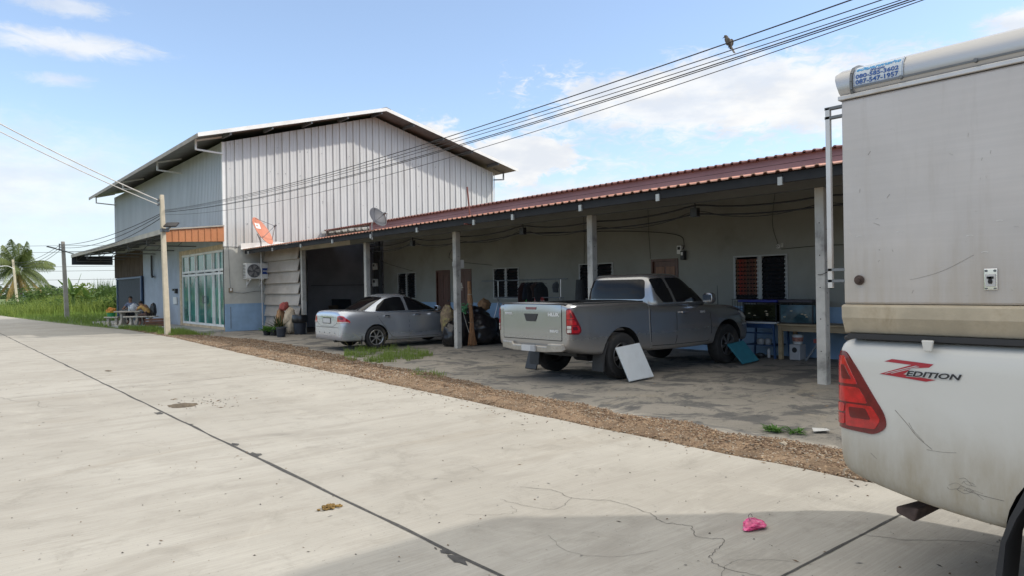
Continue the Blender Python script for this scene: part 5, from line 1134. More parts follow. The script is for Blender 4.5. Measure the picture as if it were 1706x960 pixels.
# cameras on the wall
def cctv(x, y, z, label):
    r_ = thing('security_camera', label, 'security camera', (x, y, z)); mb = MB(); mb.lathe([(.0, -.045), (.035, -.04), (.045, 0), (.04, .03), (.02, .045), (0, .045)], c=(x-.10, y, z), n=16); b = mb.build('camera_head', M_wplast, r_, smooth=50)
    mb = MB(); mb.lathe([(.0, 0), (.024, 0), (.026, -.01)], c=(x-.142, y, z), n=14, M=Matrix(((0, 0, -1), (0, 1, 0), (1, 0, 0)))); mb.build('lens', M_black, b); mb = MB(); mb.bar((x, y-.02, z+.03), (x-.1, y, z+.035), .03); mb.bx(x-.01, x-.001, y-.05, y+.05, z-.02, z+.06); mb.build('bracket', M_wplast, r_)
cctv(WX, 8.02, 2.36, 'white security camera above the louvre window near the aquariums')
# ------------------------------------------------------------------ things standing about the yard
M_bag = pm('black_bag_plastic', (.016, .016, .018), .28, var=.15, spec=.6)
def sackobj(name, label, cat, c, r, mat, seed, amp=.22, crump=.16, group=None, sub=4):
    mb = MB(); blob(mb, (c[0], c[1], c[2]+r[2]*.82), *r, amp, 1.7, seed, sub, crump); return tag(mb.build(name, mat, smooth=75), label, cat, group)
sackobj('garbage_bag', 'upright black garbage bag just left of the middle porch post', 'garbage bag', (10.92, 15.72, 0), (.24, .27, .36), M_bag, 1.3, group='black garbage bags')
G = [((11.35, 15.85, 0), (.36, .36, .50), 'tallest black garbage bag behind the straw broom'), ((11.85, 15.55, 0), (.42, .40, .44), 'wide black garbage bag to the right of the straw broom'), ((12.35, 15.6, 0), (.40, .38, .36), 'black garbage bag at the right end of the heap by the pickup'), ((12.0, 16.1, .55), (.38, .36, .26), 'black garbage bag lying on top of the heap')]
for i, (c, r, lab) in enumerate(G): sackobj('garbage_bag', lab, 'garbage bag', c, r, M_bag, 3.1+i*2.7, group='black garbage bags')
sackobj('woven_sack', 'brown woven sack with a yellow check band standing on the black bag', 'sack', (11.05, 16.05, .30), (.20, .22, .44), pm('sackcloth', (.23, .17, .11), .9, var=.3, scale=12, dirt=((.42, .40, .12), .7, 9)), 8.)
sackobj('cardboard_scrap', 'crumpled brown cardboard lying on the garbage heap', 'cardboard', (12.25, 16.0, .90), (.18, .16, .17), pm('cardboard', (.30, .17, .085), .9, var=.25, scale=8), 5.5, .35, .4, sub=3)
# straw broom bundle
BR = thing('straw_broom', 'tall bundle of tan straw brooms leaning beside the middle post', 'broom', (11.32, 15.33, 0)); M_straw = pm('straw', (.36, .19, .095), .9, var=.35, scale=20, aniso=(4, 4, .5))
mb = MB()
for k in range(90):
    A = rng.random()*6.28; r0 = rng.uniform(.03, .15); r1 = .045*rng.random()**.5; z1 = rng.uniform(.85, 1.0)
    mb.tube([(11.32+r0*math.cos(A), 15.33+r0*.7*math.sin(A), .0+.05*rng.random()), (11.33+r1*1.3*math.cos(A), 15.35+r1*math.sin(A), .55), (11.34+r1*math.cos(A), 15.38+r1*math.sin(A), z1)], [.005, .007, .006], 4)
mb.build('bristles', M_straw, BR)
mb = MB(); mb.tube(crv([(11.34, 15.37, .75), (11.34, 15.40, 1.05), (11.335, 15.42, 1.30), (11.33, 15.44, 1.76)], 4), [.055]*5+[.06, .075, .08, .07, .06, .05, .05, .05], 10); mb.build('bound_handle', M_straw, BR, smooth=60)
mb = MB()
for z in (.62, 1.12, 1.38): mb.tube([(11.34+.068*math.cos(A), 15.39+.068*math.sin(A), z) for A in [6.28318*i/16 for i in range(17)]], .010, 5)
mb.build('string_binding', pm('string', (.40, .34, .25), .9), BR)
def tangle(name, label, cat, c, r, n, th, mat):
    mb = MB(); p = Vector(c); pts = []
    for k in range(n): pts.append(Vector(c)+Vector((rng.gauss(0, r[0]), rng.gauss(0, r[1]), rng.gauss(0, r[2]))))
    mb.tube(crv(pts, 5), th, 5); return tag(mb.build(name, mat), label, cat)
tangle('green_net', 'tangle of green nylon cord on the garbage bags', 'cord', (11.15, 15.45, 1.0), (.05, .09, .07), 26, .010, pm('green_nylon', (.06, .25, .10), .6))
tangle('white_rope', 'loose knot of pale rope hanging by the brown door', 'rope', (11.1, 15.5, 1.62), (.03, .06, .06), 14, .008, pm('pale_rope', (.55, .52, .45), .8))
mb = MB(); mb.tube(sag((11.1, 15.45, 1.0), (11.25, 15.36, .35), .03, 6), .007, 5); tag(mb.build('loose_cord', pm('pale_rope', (.55, .52, .45), .8)), 'pale cord trailing from the green tangle to the ground', 'rope')
# drying rack with hangers and clothes
DR = thing('clothes_rack', 'metal clothes drying rack standing behind the pickup tailgate', 'clothes rack', (12.5, 14.4, 0))
for z, y0, y1, m_ in ((1.77, 12.85, 16.4, M_steel), (1.27, 13.0, 15.8, M_steel)):
    mb = MB(); mb.tube([(12.5, y0, z), (12.5, y1, z)], .016, 8); mb.build('rail', m_, DR)
for y in (13.1, 15.65):
    for s in (-1, 1): mb = MB(); mb.tube([(12.5-s*.05, y+s*.0, 1.28), (12.5+s*.42, y, .0)], .014, 8); mb.build('leg', M_rim, DR)
    mb = MB(); mb.tube([(12.5, y, 1.77), (12.5, y, 1.25)], .012, 8); mb.build('upright', M_rim, DR)
def garment(y, w, h, mat, label, zt=1.70, thick=.016):
    mb = MB(); rings = []
    for k in range(9):
        s = k/8; ww = w*(.35+.65*min(1, s*4))*(1+.10*math.sin(s*5+y*9)); cx = 12.5+.02*math.sin(s*4+y*3)
        rings.append([(cx+(ww/2)*math.cos(A)+.0, y+(thick*(.5+s)+.012*math.sin(3*A+s*6))*math.sin(A), zt-h*s) for A in [6.28318*i/18 for i in range(18)]])
    mb.loft(rings); r_ = thing('hanging_garment', label, 'garment', (12.5, y, zt), group='clothes on the drying rack'); g_ = mb.build('cloth', mat, r_, smooth=60)
    mb = MB(); mb.tube(crv([(12.5, y, zt-.03), (12.5, y, zt+.03), (12.47, y, zt+.07), (12.5, y, zt+.09)], 3), .004, 5); mb.tube([(12.5-w*.45, y, zt-.05), (12.5, y, zt), (12.5+w*.45, y, zt-.05)], .006, 5); mb.build('hanger', M_steel, r_)
GM = [(14.55, .42, .66, (.05, .022, .022), 'dark maroon garment hanging first from the left on the rack'), (14.37, .40, .48, (.03, .035, .05), 'dark navy garment hanging second on the rack'), (14.20, .44, .60, (.022, .022, .026), 'black garment hanging in the middle of the clothes'), (14.02, .40, .42, (.07, .045, .04), 'brown garment hanging fourth on the rack'), (13.84, .46, .58, (.026, .03, .035), 'charcoal garment hanging at the right of the clothes'), (13.28, .22, .30, (.10, .11, .12), 'small grey cloth hanging alone towards the right of the rack')]
for i, (y, w, h, c, lab) in enumerate(GM): garment(y, w, h, pm('garment_cloth_%s' % ('maroon', 'navy', 'black', 'brown', 'charcoal', 'grey')[i], c, .9, var=.2, scale=8), lab)
sackobj('green_bag', 'bright green plastic bag hanging under the lower rail of the rack', 'bag', (12.5, 14.3, .98), (.10, .13, .15), pm('bright_green', (.03, .42, .06), .5), 2.2, .3, .2, sub=3)
for i, (y, lab) in enumerate(((14.02, 'red and white checked cloth on the lower rail beside the green bag'), (13.82, 'second red checked cloth at the right on the lower rail'))):
    mb = MB(); rings = [[(12.5+(.03+.06*s)*math.cos(A), y+(.08+.03*s)*math.sin(A), 1.28-.24*s) for A in [6.28318*k/12 for k in range(12)]] for s in (0, .3, .6, 1)]; mb.loft(rings); tag(mb.build('checked_cloth', pm('red_check', (.24, .03, .03), .9, var=.4, scale=16, dirt=((.5, .45, .42), .9, 14)), smooth=60), lab, 'cloth')
mb = MB(); mb.tube(crv([(12.62, 12.50, .0), (12.62, 12.52, .9), (12.60, 12.50, 1.74)], 5), [.13, .135, .13, .14, .13, .14, .135, .13, .12, .11, .10], 14); tag(mb.build('rolled_mat', pm('dark_mat', (.03, .032, .035), .85, var=.3, scale=10, aniso=(4, 4, .6)), smooth=60), 'dark rolled mat standing on end behind the pickup bed', 'mat')
# boards against the wheels
def board(name, label, P, t, mat, edge=None):
    mb = MB(); P = [Vector(p) for p in P]; n = (P[1]-P[0]).cross(P[3]-P[0]).normalized()*t
    mb.add(P+[p+n for p in P], [(0, 1, 2, 3), (7, 6, 5, 4), (0, 4, 5, 1), (1, 5, 6, 2), (2, 6, 7, 3), (3, 7, 4, 0)]); return tag(mb.build(name, mat, bevel=.006), label, 'board', 'boards shading the pickup wheels')
board('wheel_board', 'pale white board leaning against the right rear wheel of the silver pickup', [(8.80, 7.66, .0), (9.43, 7.68, .02), (9.33, 7.90, .58), (8.74, 7.90, .54)], .03, pm('white_board', (.60, .64, .67), .5, var=.06, scale=2, dirt=((.45, .46, .47), .5, 3)))
board('wheel_board', 'teal board leaning against the right front wheel of the silver pickup', [(12.14, 7.70, .0), (12.74, 7.72, .02), (12.50, 7.92, .42), (11.96, 7.92, .38)], .03, pm('teal_board', (.035, .20, .27), .5, var=.15, scale=3, dirt=((.05, .26, .30), .6, 4)))
board('wheel_board', 'small black board leaning by the left rear wheel of the pickup', [(8.93, 10.08, .0), (8.93, 10.40, .0), (9.06, 10.38, .44), (9.06, 10.06, .44)], .025, M_black)
# aquariums and tables
M_water = pm('murky_tank', (.022, .024, .012), .06, var=.5, scale=5, spec=.7, coat=.3); M_water2 = pm('blue_green_tank', (.05, .10, .115), .06, var=.4, scale=4, spec=.7, coat=.3)
def aquarium(label, y0, y1, z0, z1, mat, lidm, lidw):
    r_ = thing('aquarium', label, 'aquarium', (13.78, (y0+y1)/2, z0)); mb = MB(); mb.bx(13.53, 14.03, y0+.012, y1-.012, z0+.012, z1-.05); mb.build('tank_glass', mat, r_)
    mb = MB()
    for x in (13.53, 14.03):
        for y in (y0+.012, y1-.012): mb.bar((x, y, z0), (x, y, z1), .02)
        for z in (z0+.008, z1-.008): mb.bar((x, y0, z), (x, y1, z), .016, .018, up=(0, 0, 1))
    for y in (y0+.012, y1-.012):
        for z in (z0+.008, z1-.008): mb.bar((13.54, y, z), (14.02, y, z), .014)
    mb.build('frame', M_black, r_); mb = MB(); mb.bx(13.48-lidw, 14.06, y0-lidw, y1+lidw, z1+.002, z1+.05); mb.build('lid', lidm, r_, bevel=.006)
    mb = MB()
    for k in range(5): y = rng.uniform(y0+.1, y1-.1); z = rng.uniform(z0+.1, z1-.15); blob(mb, (13.527, y, z), .003, .03, .012, .3, 3, k, 2, flat=False)
    mb.build('fish', pm('pale_fish', (.55, .45, .30), .5), r_)
aquarium('murky brown aquarium with a blue lid on the blue metal table', 7.76, 8.53, .755, 1.16, M_water, pm('blue_lid', (.02, .025, .20), .5), .06)
aquarium('blue green aquarium with a dark lid on the wooden desk', 6.98, 7.70, .735, 1.16, M_water2, pm('dark_lid', (.06, .05, .06), .6), .0)
BT = thing('metal_table', 'blue metal folding table with a white top under the murky aquarium', 'table', (13.78, 8.15, 0)); M_bmet = pm('blue_table_steel', (.035, .085, .20), .5, .2)
mb = MB(); mb.bx(13.46, 14.08, 7.74, 8.62, .715, .75); mb.build('tabletop', M_white, BT, bevel=.006)
for y in (7.82, 8.54):
    for x in (13.5, 14.04): mb = MB(); mb.bar((x, y, .714), (x-.04 if x < 13.7 else x, y+(.05 if y > 8 else -.05), 0), .035); mb.build('leg', M_bmet, BT)
mb = MB(); mb.bx(13.48, 13.5, 7.85, 8.51, .50, .53); mb.bx(13.48, 13.5, 7.85, 8.51, .62, .714); mb.bx(13.5, 14.04, 7.85, 8.51, .25, .27); mb.build('shelf', M_bmet, BT)
WD = thing('wooden_desk', 'pale wooden desk carrying the blue green aquarium behind the near post', 'desk', (13.75, 6.8, 0)); M_desk = pm('desk_wood', (.36, .27, .16), .6, var=.2, scale=3, aniso=(4, .6, 4))
mb = MB(); mb.bx(13.40, 14.1, 5.75, 7.69, .69, .73); mb.build('desktop', M_desk, WD, bevel=.006)
mb = MB(); mb.bx(13.44, 13.47, 5.8, 7.66, .58, .688); mb.build('apron', M_desk, WD)
for y in (7.64, 5.82): mb = MB(); mb.bx(13.43, 13.50, y-.04, y+.04, 0, .688); mb.build('leg', M_desk, WD); mb = MB(); mb.bx(14.0, 14.07, y-.035, y+.035, 0, .688); mb.build('leg', M_desk, WD)
mb = MB(); mb.bx(13.47, 14.05, 6.2, 6.25, .05, .687); mb.build('side_panel', pm('brown_panel', (.17, .13, .09), .7), WD)
SP = thing('speaker_box', 'small grey speaker box on the ground under the desk', 'speaker', (13.6, 7.36, 0)); mb = MB(); mb.bx(13.5, 13.75, 7.26, 7.48, .0, .31); sb = mb.build('cabinet', pm('grey_box', (.42, .42, .43), .6), SP, bevel=.008)
mb = MB(); mb.lathe([(.0, 0), (.05, 0), (.055, -.006)], c=(13.492, 7.37, .20), n=18, M=Matrix(((0, 0, -1), (0, 1, 0), (1, 0, 0)))); mb.build('driver', M_black, sb)
mb = MB(); mb.lathe([(.085, .315), (.11, .49), (.115, .49), (.118, .50), (.105, .50), (.08, .33), (0, .325)], c=(13.62, 7.36, 0), n=22); BK = tag(mb.build('paint_bucket', pm('white_bucket', (.55, .55, .54), .5), smooth=40), 'white bucket with a red printed label on top of the speaker box', 'bucket')
mb = MB(); mb.lathe([(.098, .37), (.110, .455)], c=(13.62, 7.36, 0), n=22, cap=False); mb.build('printed_label', pm('bucket_print', (.35, .16, .12), .5, var=.6, scale=14), BK)
EXB = thing('exercise_frame', 'old metal exercise frame under the desk', 'frame', (13.6, 6.9, 0)); mb = MB(); mb.bar((13.55, 7.16, 0), (13.6, 6.92, .36), .035); mb.bar((13.55, 6.72, 0), (13.6, 6.92, .36), .035); mb.build('leg_frame', M_steel, EXB); mb = MB(); mb.bx(13.52, 13.68, 6.86, 6.98, .36, .44); mb.build('head', pm('red_grip', (.3, .06, .05), .6), EXB)
for i, (y, x, r, h, z, c, nm, lab) in enumerate(((8.02, 13.62, .075, .13, .27, (.32, .32, .33), 'pot', 'grey cooking pot on the shelf of the blue table'), (8.20, 13.65, .09, .12, .27, (.42, .42, .42), 'pot', 'larger pale pot on the shelf of the blue table'), (7.98, 13.58, .035, .19, 0, (.6, .6, .6), 'bottle', 'white bottle on the ground under the blue table'), (8.16, 13.55, .10, .09, 0, (.03, .03, .03), 'basin', 'black basin on the ground under the blue table'))):
    mb = MB(); mb.lathe([(r*.85, 0), (r, h*.5), (r*.9, h*.85), (r*.5, h*.95), (r*.5, h)], c=(x, y, z), n=18); tag(mb.build(nm, pm(nm+'_ware_%s' % ('grey', 'pale', 'white', 'black')[i], c, .4), smooth=40), lab, nm)
WR = thing('wire_rack', 'black wire rack hanging below the striped curtain window', 'rack', (14.1, 8.9, .8)); mb = MB()
for k in range(9): mb.bar((14.06, 8.62+.065*k, .82), (14.06, 8.62+.065*k, 1.20), .008)
for z in (.82, 1.0, 1.20): mb.bar((14.06, 8.6, z), (14.06, 9.16, z), .010); mb.bar((14.06, 8.6, z), (14.19, 8.6, z), .010); mb.bar((14.06, 9.16, z), (14.19, 9.16, z), .010)
mb.build('wire_grid', M_black, WR)
# bin, buckets, sacks, plants by the tin screen
BN = thing('dustbin', 'black dustbin lined with a black bag beside the open bay post', 'bin', (10.35, 24.35, 0)); mb = MB(); mb.lathe([(.0, 0), (.19, 0), (.235, .56), (.255, .57), (.255, .61), (.235, .61), (.22, .5), (0, .45)], c=(10.35, 24.35, 0), n=28); mb.build('bin_body', pm('dark_blue_grey_plastic', (.025, .03, .042), .5), BN, smooth=40)
mb = MB(); mb.lathe([(.245, .40), (.275, .44), (.272, .55), (.268, .63), (.25, .68), (.20, .66), (.1, .60), (0, .58)], c=(10.35, 24.35, 0), n=40, wob=.03); mb.build('bag_liner', M_bag, BN, smooth=70)
mb = MB(); mb.lathe([(.0, 0), (.14, 0), (.17, .30), (.185, .30), (.185, .33), (.165, .33), (.15, .1), (0, .08)], c=(9.35, 23.55, 0), n=24); BU = tag(mb.build('plastic_bucket', pm('dark_blue_grey_plastic', (.025, .03, .042), .5), smooth=40), 'small dark bucket with torn white sticker in front of the sacks', 'bucket')
mb = MB(); mb.tube([(9.35+.185*math.cos(A)*.98, 23.55+.185*math.sin(A)*.3-.15, .30+.0*A) for A in [3.1416+3.1416*i/10 for i in range(11)]], .006, 5); mb.build('bucket_handle', M_steel, BU)
M_beige = pm('beige_sack', (.46, .38, .28), .9, var=.25, scale=5, dirt=((.30, .22, .14), .7, 4)); M_tan = pm('tan_cloth', (.36, .21, .11), .9, var=.3, scale=5)
sackobj('rolled_sack', 'tall beige rolled sacking leaning on the tin screen', 'sack', (10.25, 24.95, 0), (.24, .30, .50), M_beige, 11.3, .2, .14, group='sacks by the tin screen')
sackobj('rolled_sack', 'thin tan cloth roll left of the beige sacking', 'sack', (10.1, 25.45, 0), (.17, .14, .52), M_tan, 14.3, .25, .14, group='sacks by the tin screen')
sackobj('red_cloth', 'crumpled faded red cloth on top of the sacking', 'cloth', (10.15, 25.25, .82), (.16, .19, .17), pm('faded_red_cloth', (.36, .085, .075), .9, var=.2, scale=5), 17.3, .35, .25, sub=3)
def leafplant(name, label, cat, base, n, L, w, mat, potmat, potr, poth, up=.8, droop=.5, group=None):
    r_ = thing(name, label, cat, base, group=group); b = Vector(base)
    if potr: mb = MB(); mb.lathe([(0, 0), (potr*.75, 0), (potr, poth), (potr*1.08, poth), (potr*1.08, poth+.03), (potr*.9, poth+.03), (potr*.85, poth*.8), (0, poth*.8)], c=b, n=18); mb.build('pot', potmat, r_, smooth=40)
    mb = MB(); o = b+Vector((0, 0, poth*.8 if potr else 0))
    for i in range(n):
        A = rng.random()*6.28; e = rng.uniform(.25, 1.2)*up; l = L*rng.uniform(.55, 1.1); d = Vector((math.cos(A), math.sin(A), 0)); s_ = Vector((-math.sin(A), math.cos(A), 0)); st = o+Vector((rng.gauss(0, potr*.4 if potr else L*.25), rng.gauss(0, potr*.4 if potr else L*.25), 0)); prev = None; vs = []
        for k in range(5):
            t = k/4; p = st+d*(l*t*math.cos(e)+.0)+Vector((0, 0, l*(t*math.sin(e)-droop*t*t*.5))); ww = w*math.sin(math.pi*(.12+.86*t))*.5*rng.uniform(.9, 1.1); vs += [p-s_*ww, p+Vector((0, 0, -ww*.35)), p+s_*ww]
        mb.add(vs, [(k*3+j, k*3+j+1, k*3+j+4, k*3+j+3) for k in range(4) for j in (0, 1)])
    mb.build('foliage', mat, r_, recalc=False); return r_
def leafmat(name, a, b, rough=.55):
    m = bpy.data.materials.new(name); m.use_nodes = True; t = NT(m.node_tree); o = t.n('ShaderNodeOutputMaterial'); bs = t.n('ShaderNodeBsdfPrincipled'); g = t.n('ShaderNodeNewGeometry')
    n1 = t.noise(t.n('ShaderNodeTexCoord').outputs['Object'], 1.7, 5, .6); f = t.m('ADD', t.m('MULTIPLY', g.outputs['Random Per Island'], .6), t.m('MULTIPLY', n1, .5), clamp=True)
    c = t.mix(f, a, b); t.l(c, bs.inputs['Base Color']); bs.inputs['Roughness'].default_value = rough; bs.inputs['Specular IOR Level'].default_value = .3
    tr = t.n('ShaderNodeBsdfTranslucent'); t.l(c, tr.inputs['Color']); mx = t.n('ShaderNodeMixShader'); mx.inputs[0].default_value = .35; t.l(bs.outputs[0], mx.inputs[1]); t.l(tr.outputs[0], mx.inputs[2]); t.l(mx.outputs[0], o.inputs[0]); return m
M_leaf = leafmat('garden_leaf', (.05, .13, .025), (.12, .26, .05)); M_agave = leafmat('dark_leaf', (.025, .05, .02), (.10, .12, .04)); M_grass = leafmat('grass_blade', (.12, .19, .035), (.25, .34, .075), .6); M_weed = leafmat('weed_leaf', (.10, .165, .03), (.26, .32, .07), .6); M_weedd = leafmat('weed_leaf_dark', (.04, .085, .02), (.11, .18, .04), .6)
leafplant('agave_plant', 'spiky dark agave plant in front of the tin screen', 'plant', (9.85, 25.0, 0), 46, .62, .055, M_agave, M_black, .13, .2, 1.1, .25)
for i, (x, y, lab) in enumerate(((9.55, 25.35, 'leafy potted plant nearest the dish mast'), (9.35, 24.85, 'low potted plant in a black bag pot in the front of the row'), (9.45, 24.45, 'potted plant beside the small dark bucket'))):
    leafplant('potted_plant', lab, 'potted plant', (x, y, 0), 60, .32, .07, M_leaf, pm('pot_black', (.02, .02, .022), .7), .14, .16, 1.0, .6, group='potted plants by the wall')
# dim clutter in the open bay
mb = MB(); mb.ob(Matrix.Translation((13.85, 28.05, .58)) @ Matrix.Rotation(R(-14), 4, 'X') @ Matrix.Rotation(R(8), 4, 'Z'), .95, .08, 1.15); mb.ob(Matrix.Translation((13.95, 27.93, .58)) @ Matrix.Rotation(R(-14), 4, 'X') @ Matrix.Rotation(R(8), 4, 'Z'), .8, .06, .1); tag(mb.build('old_board', M_tarp, bevel=.02), 'dark old board leaning in the dim open bay', 'board')
CH = thing('old_chair', 'dark wooden chair standing in the open bay', 'chair', (13.2, 27.4, 0))
mb = MB(); mb.bx(13.0, 13.42, 27.2, 27.62, .42, .46); mb.build('seat', M_wood, CH); mb = MB(); mb.bx(13.0, 13.42, 27.58, 27.62, .47, .9); mb.build('backrest', M_wood, CH)
for x in (13.02, 13.40):
    for y in (27.22, 27.60): mb = MB(); mb.bx(x-.02, x+.02, y-.02, y+.02, 0, .42); mb.build('leg', M_wood, CH)
mb = MB(); mb.lathe([(.19, -.09), (.29, -.10), (.31, -.06), (.31, .06), (.29, .10), (.19, .09)], c=(11.6, 24.7, .31), n=32, M=Matrix(((1, 0, 0), (0, 0, 1), (0, 1, 0))).to_3x3(), cap=False); tag(mb.build('spare_wheel', M_tyre, smooth=40), 'old tyre standing upright behind the dustbin', 'tyre')
# rubbish on the road
def crump(name, label, cat, c, r, mat, seed, sub=4, amp=.35, cr_=.5): mb = MB(); blob(mb, (c[0], c[1], c[2]+r[2]*.8), *r, amp, 2.2, seed, sub, cr_); return tag(mb.build(name, mat, smooth=50), label, cat)
PB_ = thing('plastic_bag', 'crumpled pink plastic bag lying on the concrete road', 'plastic bag', (4.13, 2.53, 0)); M_pinkb = pm('pink_plastic', (.62, .06, .20), .25, var=.35, scale=22, spec=.6, dirt=((.75, .42, .55), .9, 16))
mb = MB(); blob(mb, (4.13, 2.55, .020), .100, .058, .030, .40, 1.3, 9.4, 4, .13); mb.v = [Vector((p.x, p.y, max(p.z, .003))) for p in mb.v]; mb.build('crumpled_film', M_pinkb, PB_, smooth=40)
mb = MB(); mb.tube(crv([(4.10, 2.56, .05), (4.11, 2.58, .075), (4.13, 2.575, .085), (4.125, 2.56, .07)], 4), .0018, 4); mb.build('tied_string', pm('dark_string', (.05, .03, .06), .6), PB_)
mb = MB()
for k in range(46): blob(mb, (2.25+rng.gauss(0, .032), 4.84+rng.gauss(0, .032), .006+abs(rng.gauss(0, .007))), rng.uniform(.008, .018), rng.uniform(.008, .018), .009, .4, 3, k, 1, .3)
tag(mb.build('dried_dung', pm('ochre_dung', (.17, .105, .03), .95, var=.4, scale=30)), 'small ochre brown clump of dried dung by the road joint', 'dung')
mb = MB(); n = 40; vs = [(2.78, 10.6, .012)]
for ring, z in ((.35, .013), (.7, .010), (1., .002)):
    for i in range(n): A = 6.28318*i/n; q = ring*(1+.38*noise.noise(Vector((math.cos(A)*2.2, math.sin(A)*2.2, 3)))+.2*noise.noise(Vector((math.cos(A)*9, math.sin(A)*9, 7)))); ax, ay = (.215*math.cos(A)*.9, .19*math.sin(A)); vs.append((2.78+ax*q, 10.6+ay*q*1.15, z+.004*noise.noise(Vector((ax*9, ay*9, ring)))))
fs = [(0, 1+i, 1+(i+1) % n) for i in range(n)]+[(1+r*n+i, 1+(r+1)*n+i, 1+(r+1)*n+(i+1) % n, 1+r*n+(i+1) % n) for r in (0, 1) for i in range(n)]
mb.add(vs, fs); tag(mb.build('dried_mud', pm('dried_mud_brown', (.105, .082, .055), .95, var=.35, scale=14, bump=.8, bscale=60)), 'larger, nearer flat brown patch of dried mud with crumbs around it', 'mud')
mb = MB(); n = 24; mb.add([(2.89+.055*math.cos(6.28*i/n)*(1+.2*math.sin(i*2)), 16.4+.15*math.sin(6.28*i/n), .004) for i in range(n)], [tuple(range(n))]); tag(mb.build('dried_mud', pm('dried_mud_brown', (.17, .145, .105), .95)), 'small distant brown mud stain right of the long road joint', 'mud')
def crumbs(n, fn, smin, smax, mats, name, label):
    mb = MB()
    for i in range(n):
        x, y = fn(); r = rng.uniform(smin, smax); A = rng.random()*6.28; mb.cur = rng.randrange(len(mats)); l = r*rng.choice((1, 1, 1.3, 2.6)); ca, sa = math.cos(A), math.sin(A)
        vs = [(x+l*ca, y+l*sa, .003), (x-r*.6*sa, y+r*.6*ca, .003), (x-l*ca, y-l*sa, .003), (x+r*.6*sa, y-r*.6*ca, .003), (x, y, .003+r*.55)]
        mb.add(vs, [(0, 1, 4), (1, 2, 4), (2, 3, 4), (3, 0, 4)])
    return tag(mb.build(name, mats, recalc=False), label, 'litter', kind='stuff')
M_lit = [pm('dark_crumb', (.08, .07, .06), .9), pm('brown_crumb', (.16, .11, .07), .9), pm('grey_crumb', (.25, .24, .22), .9)]
crumbs(520, lambda: (rng.uniform(.2, 5.7), 1.4+17*rng.random()**1.7), .004, .011, M_lit, 'road_grit', 'dark specks, twigs and grit scattered over the concrete road')
crumbs(520, lambda: (6.0-abs(rng.gauss(0, .28)), rng.uniform(2.2, 16)), .006, .014, [M_stone[0], M_stone[1], M_lit[0]], 'road_grit', 'gravel crumbs spilled on the road edge beside the verge')
crumbs(80, lambda: (3.1+rng.gauss(0, .25), 10.7+rng.gauss(0, .35)), .008, .018, M_lit, 'road_grit', 'brown crumbs scattered around the dried mud patch')
crumbs(160, lambda: (rng.uniform(6.9, 10.4), rng.uniform(3, 17)), .006, .018, [M_lit[0], M_stone[2], M_stone[0]], 'yard_grit', 'small stones and litter over the stained yard')
for i, (x, y, r, lab) in enumerate(((6.35, 3.6, .045, 'pale stone on the gravel nearest the white truck'), (6.55, 3.05, .05, 'flat grey stone on the gravel by the tail light'), (6.3, 5.6, .03, 'small dark clod on the gravel verge'), (6.35, 9.3, .05, 'brown clod on the gravel at mid distance'), (7.2, 13.2, .05, 'whitish stone among the grass tuft'))):
    mb = MB(); blob(mb, (x, y, .03), r, r*.75, r*.55, .35, 2, i*3.3, 2, .2); tag(mb.build('stone', M_stone[2] if i in (0, 1, 4) else M_stone[1], smooth=20), lab, 'stone', 'loose stones on the verge')
mb = MB()
pts = [(7.18, 3.72), (7.30, 3.80), (7.42, 3.70), (7.30, 3.60)]; mb.add([(x, y, .012+.012*(i % 2)) for i, (x, y) in enumerate(pts)]+[(x, y, .008+.012*(i % 2)) for i, (x, y) in enumerate(pts)], [(0, 1, 2, 3), (7, 6, 5, 4)]); tag(mb.build('paper_scrap', M_wplast), 'torn white paper scrap beside the weed clump', 'paper')
# ------------------------------------------------------------------ vegetation
def blades(mb, n, pos, h0, h1, w, lean=.5):
    for i in range(n):
        p = pos()
        if p is None: continue
        x, y, hs = p; h = rng.uniform(h0, h1)*hs; A = rng.random()*6.28; ww = w*rng.uniform(.6, 1.3)*hs**.5; l = lean*h*rng.random(); B = rng.random()*6.28; dx, dy = math.cos(A)*ww, math.sin(A)*ww; lx, ly = math.cos(B)*l, math.sin(B)*l
        mb.add([(x-dx, y-dy, -.02), (x+dx, y+dy, -.02), (x+dx*.8+lx*.35, y+dy*.8+ly*.35, h*.55), (x-dx*.8+lx*.35, y-dy*.8+ly*.35, h*.55), (x+lx, y+ly, h)], [(0, 1, 2, 3), (3, 2, 4)])
    return mb
def inpoly(x, y, P):
    c = False; j = len(P)-1
    for i in range(len(P)):
        if (P[i][1] > y) != (P[j][1] > y) and x < (P[j][0]-P[i][0])*(y-P[i][1])/(P[j][1]-P[i][1])+P[i][0]: c = not c
        j = i
    return c
def polypos(P, clump=1.2, thr=-.1):
    xs = [p[0] for p in P]; ys = [p[1] for p in P]
    def f():
        for _ in range(30):
            x, y = rng.uniform(min(xs), max(xs)), rng.uniform(min(ys), max(ys))
            if inpoly(x, y, P):
                q = noise.noise(Vector((x*clump, y*clump, 5)))
                if q > thr: return x, y, .6+.7*max(0, q+.3)
        return None
    return f
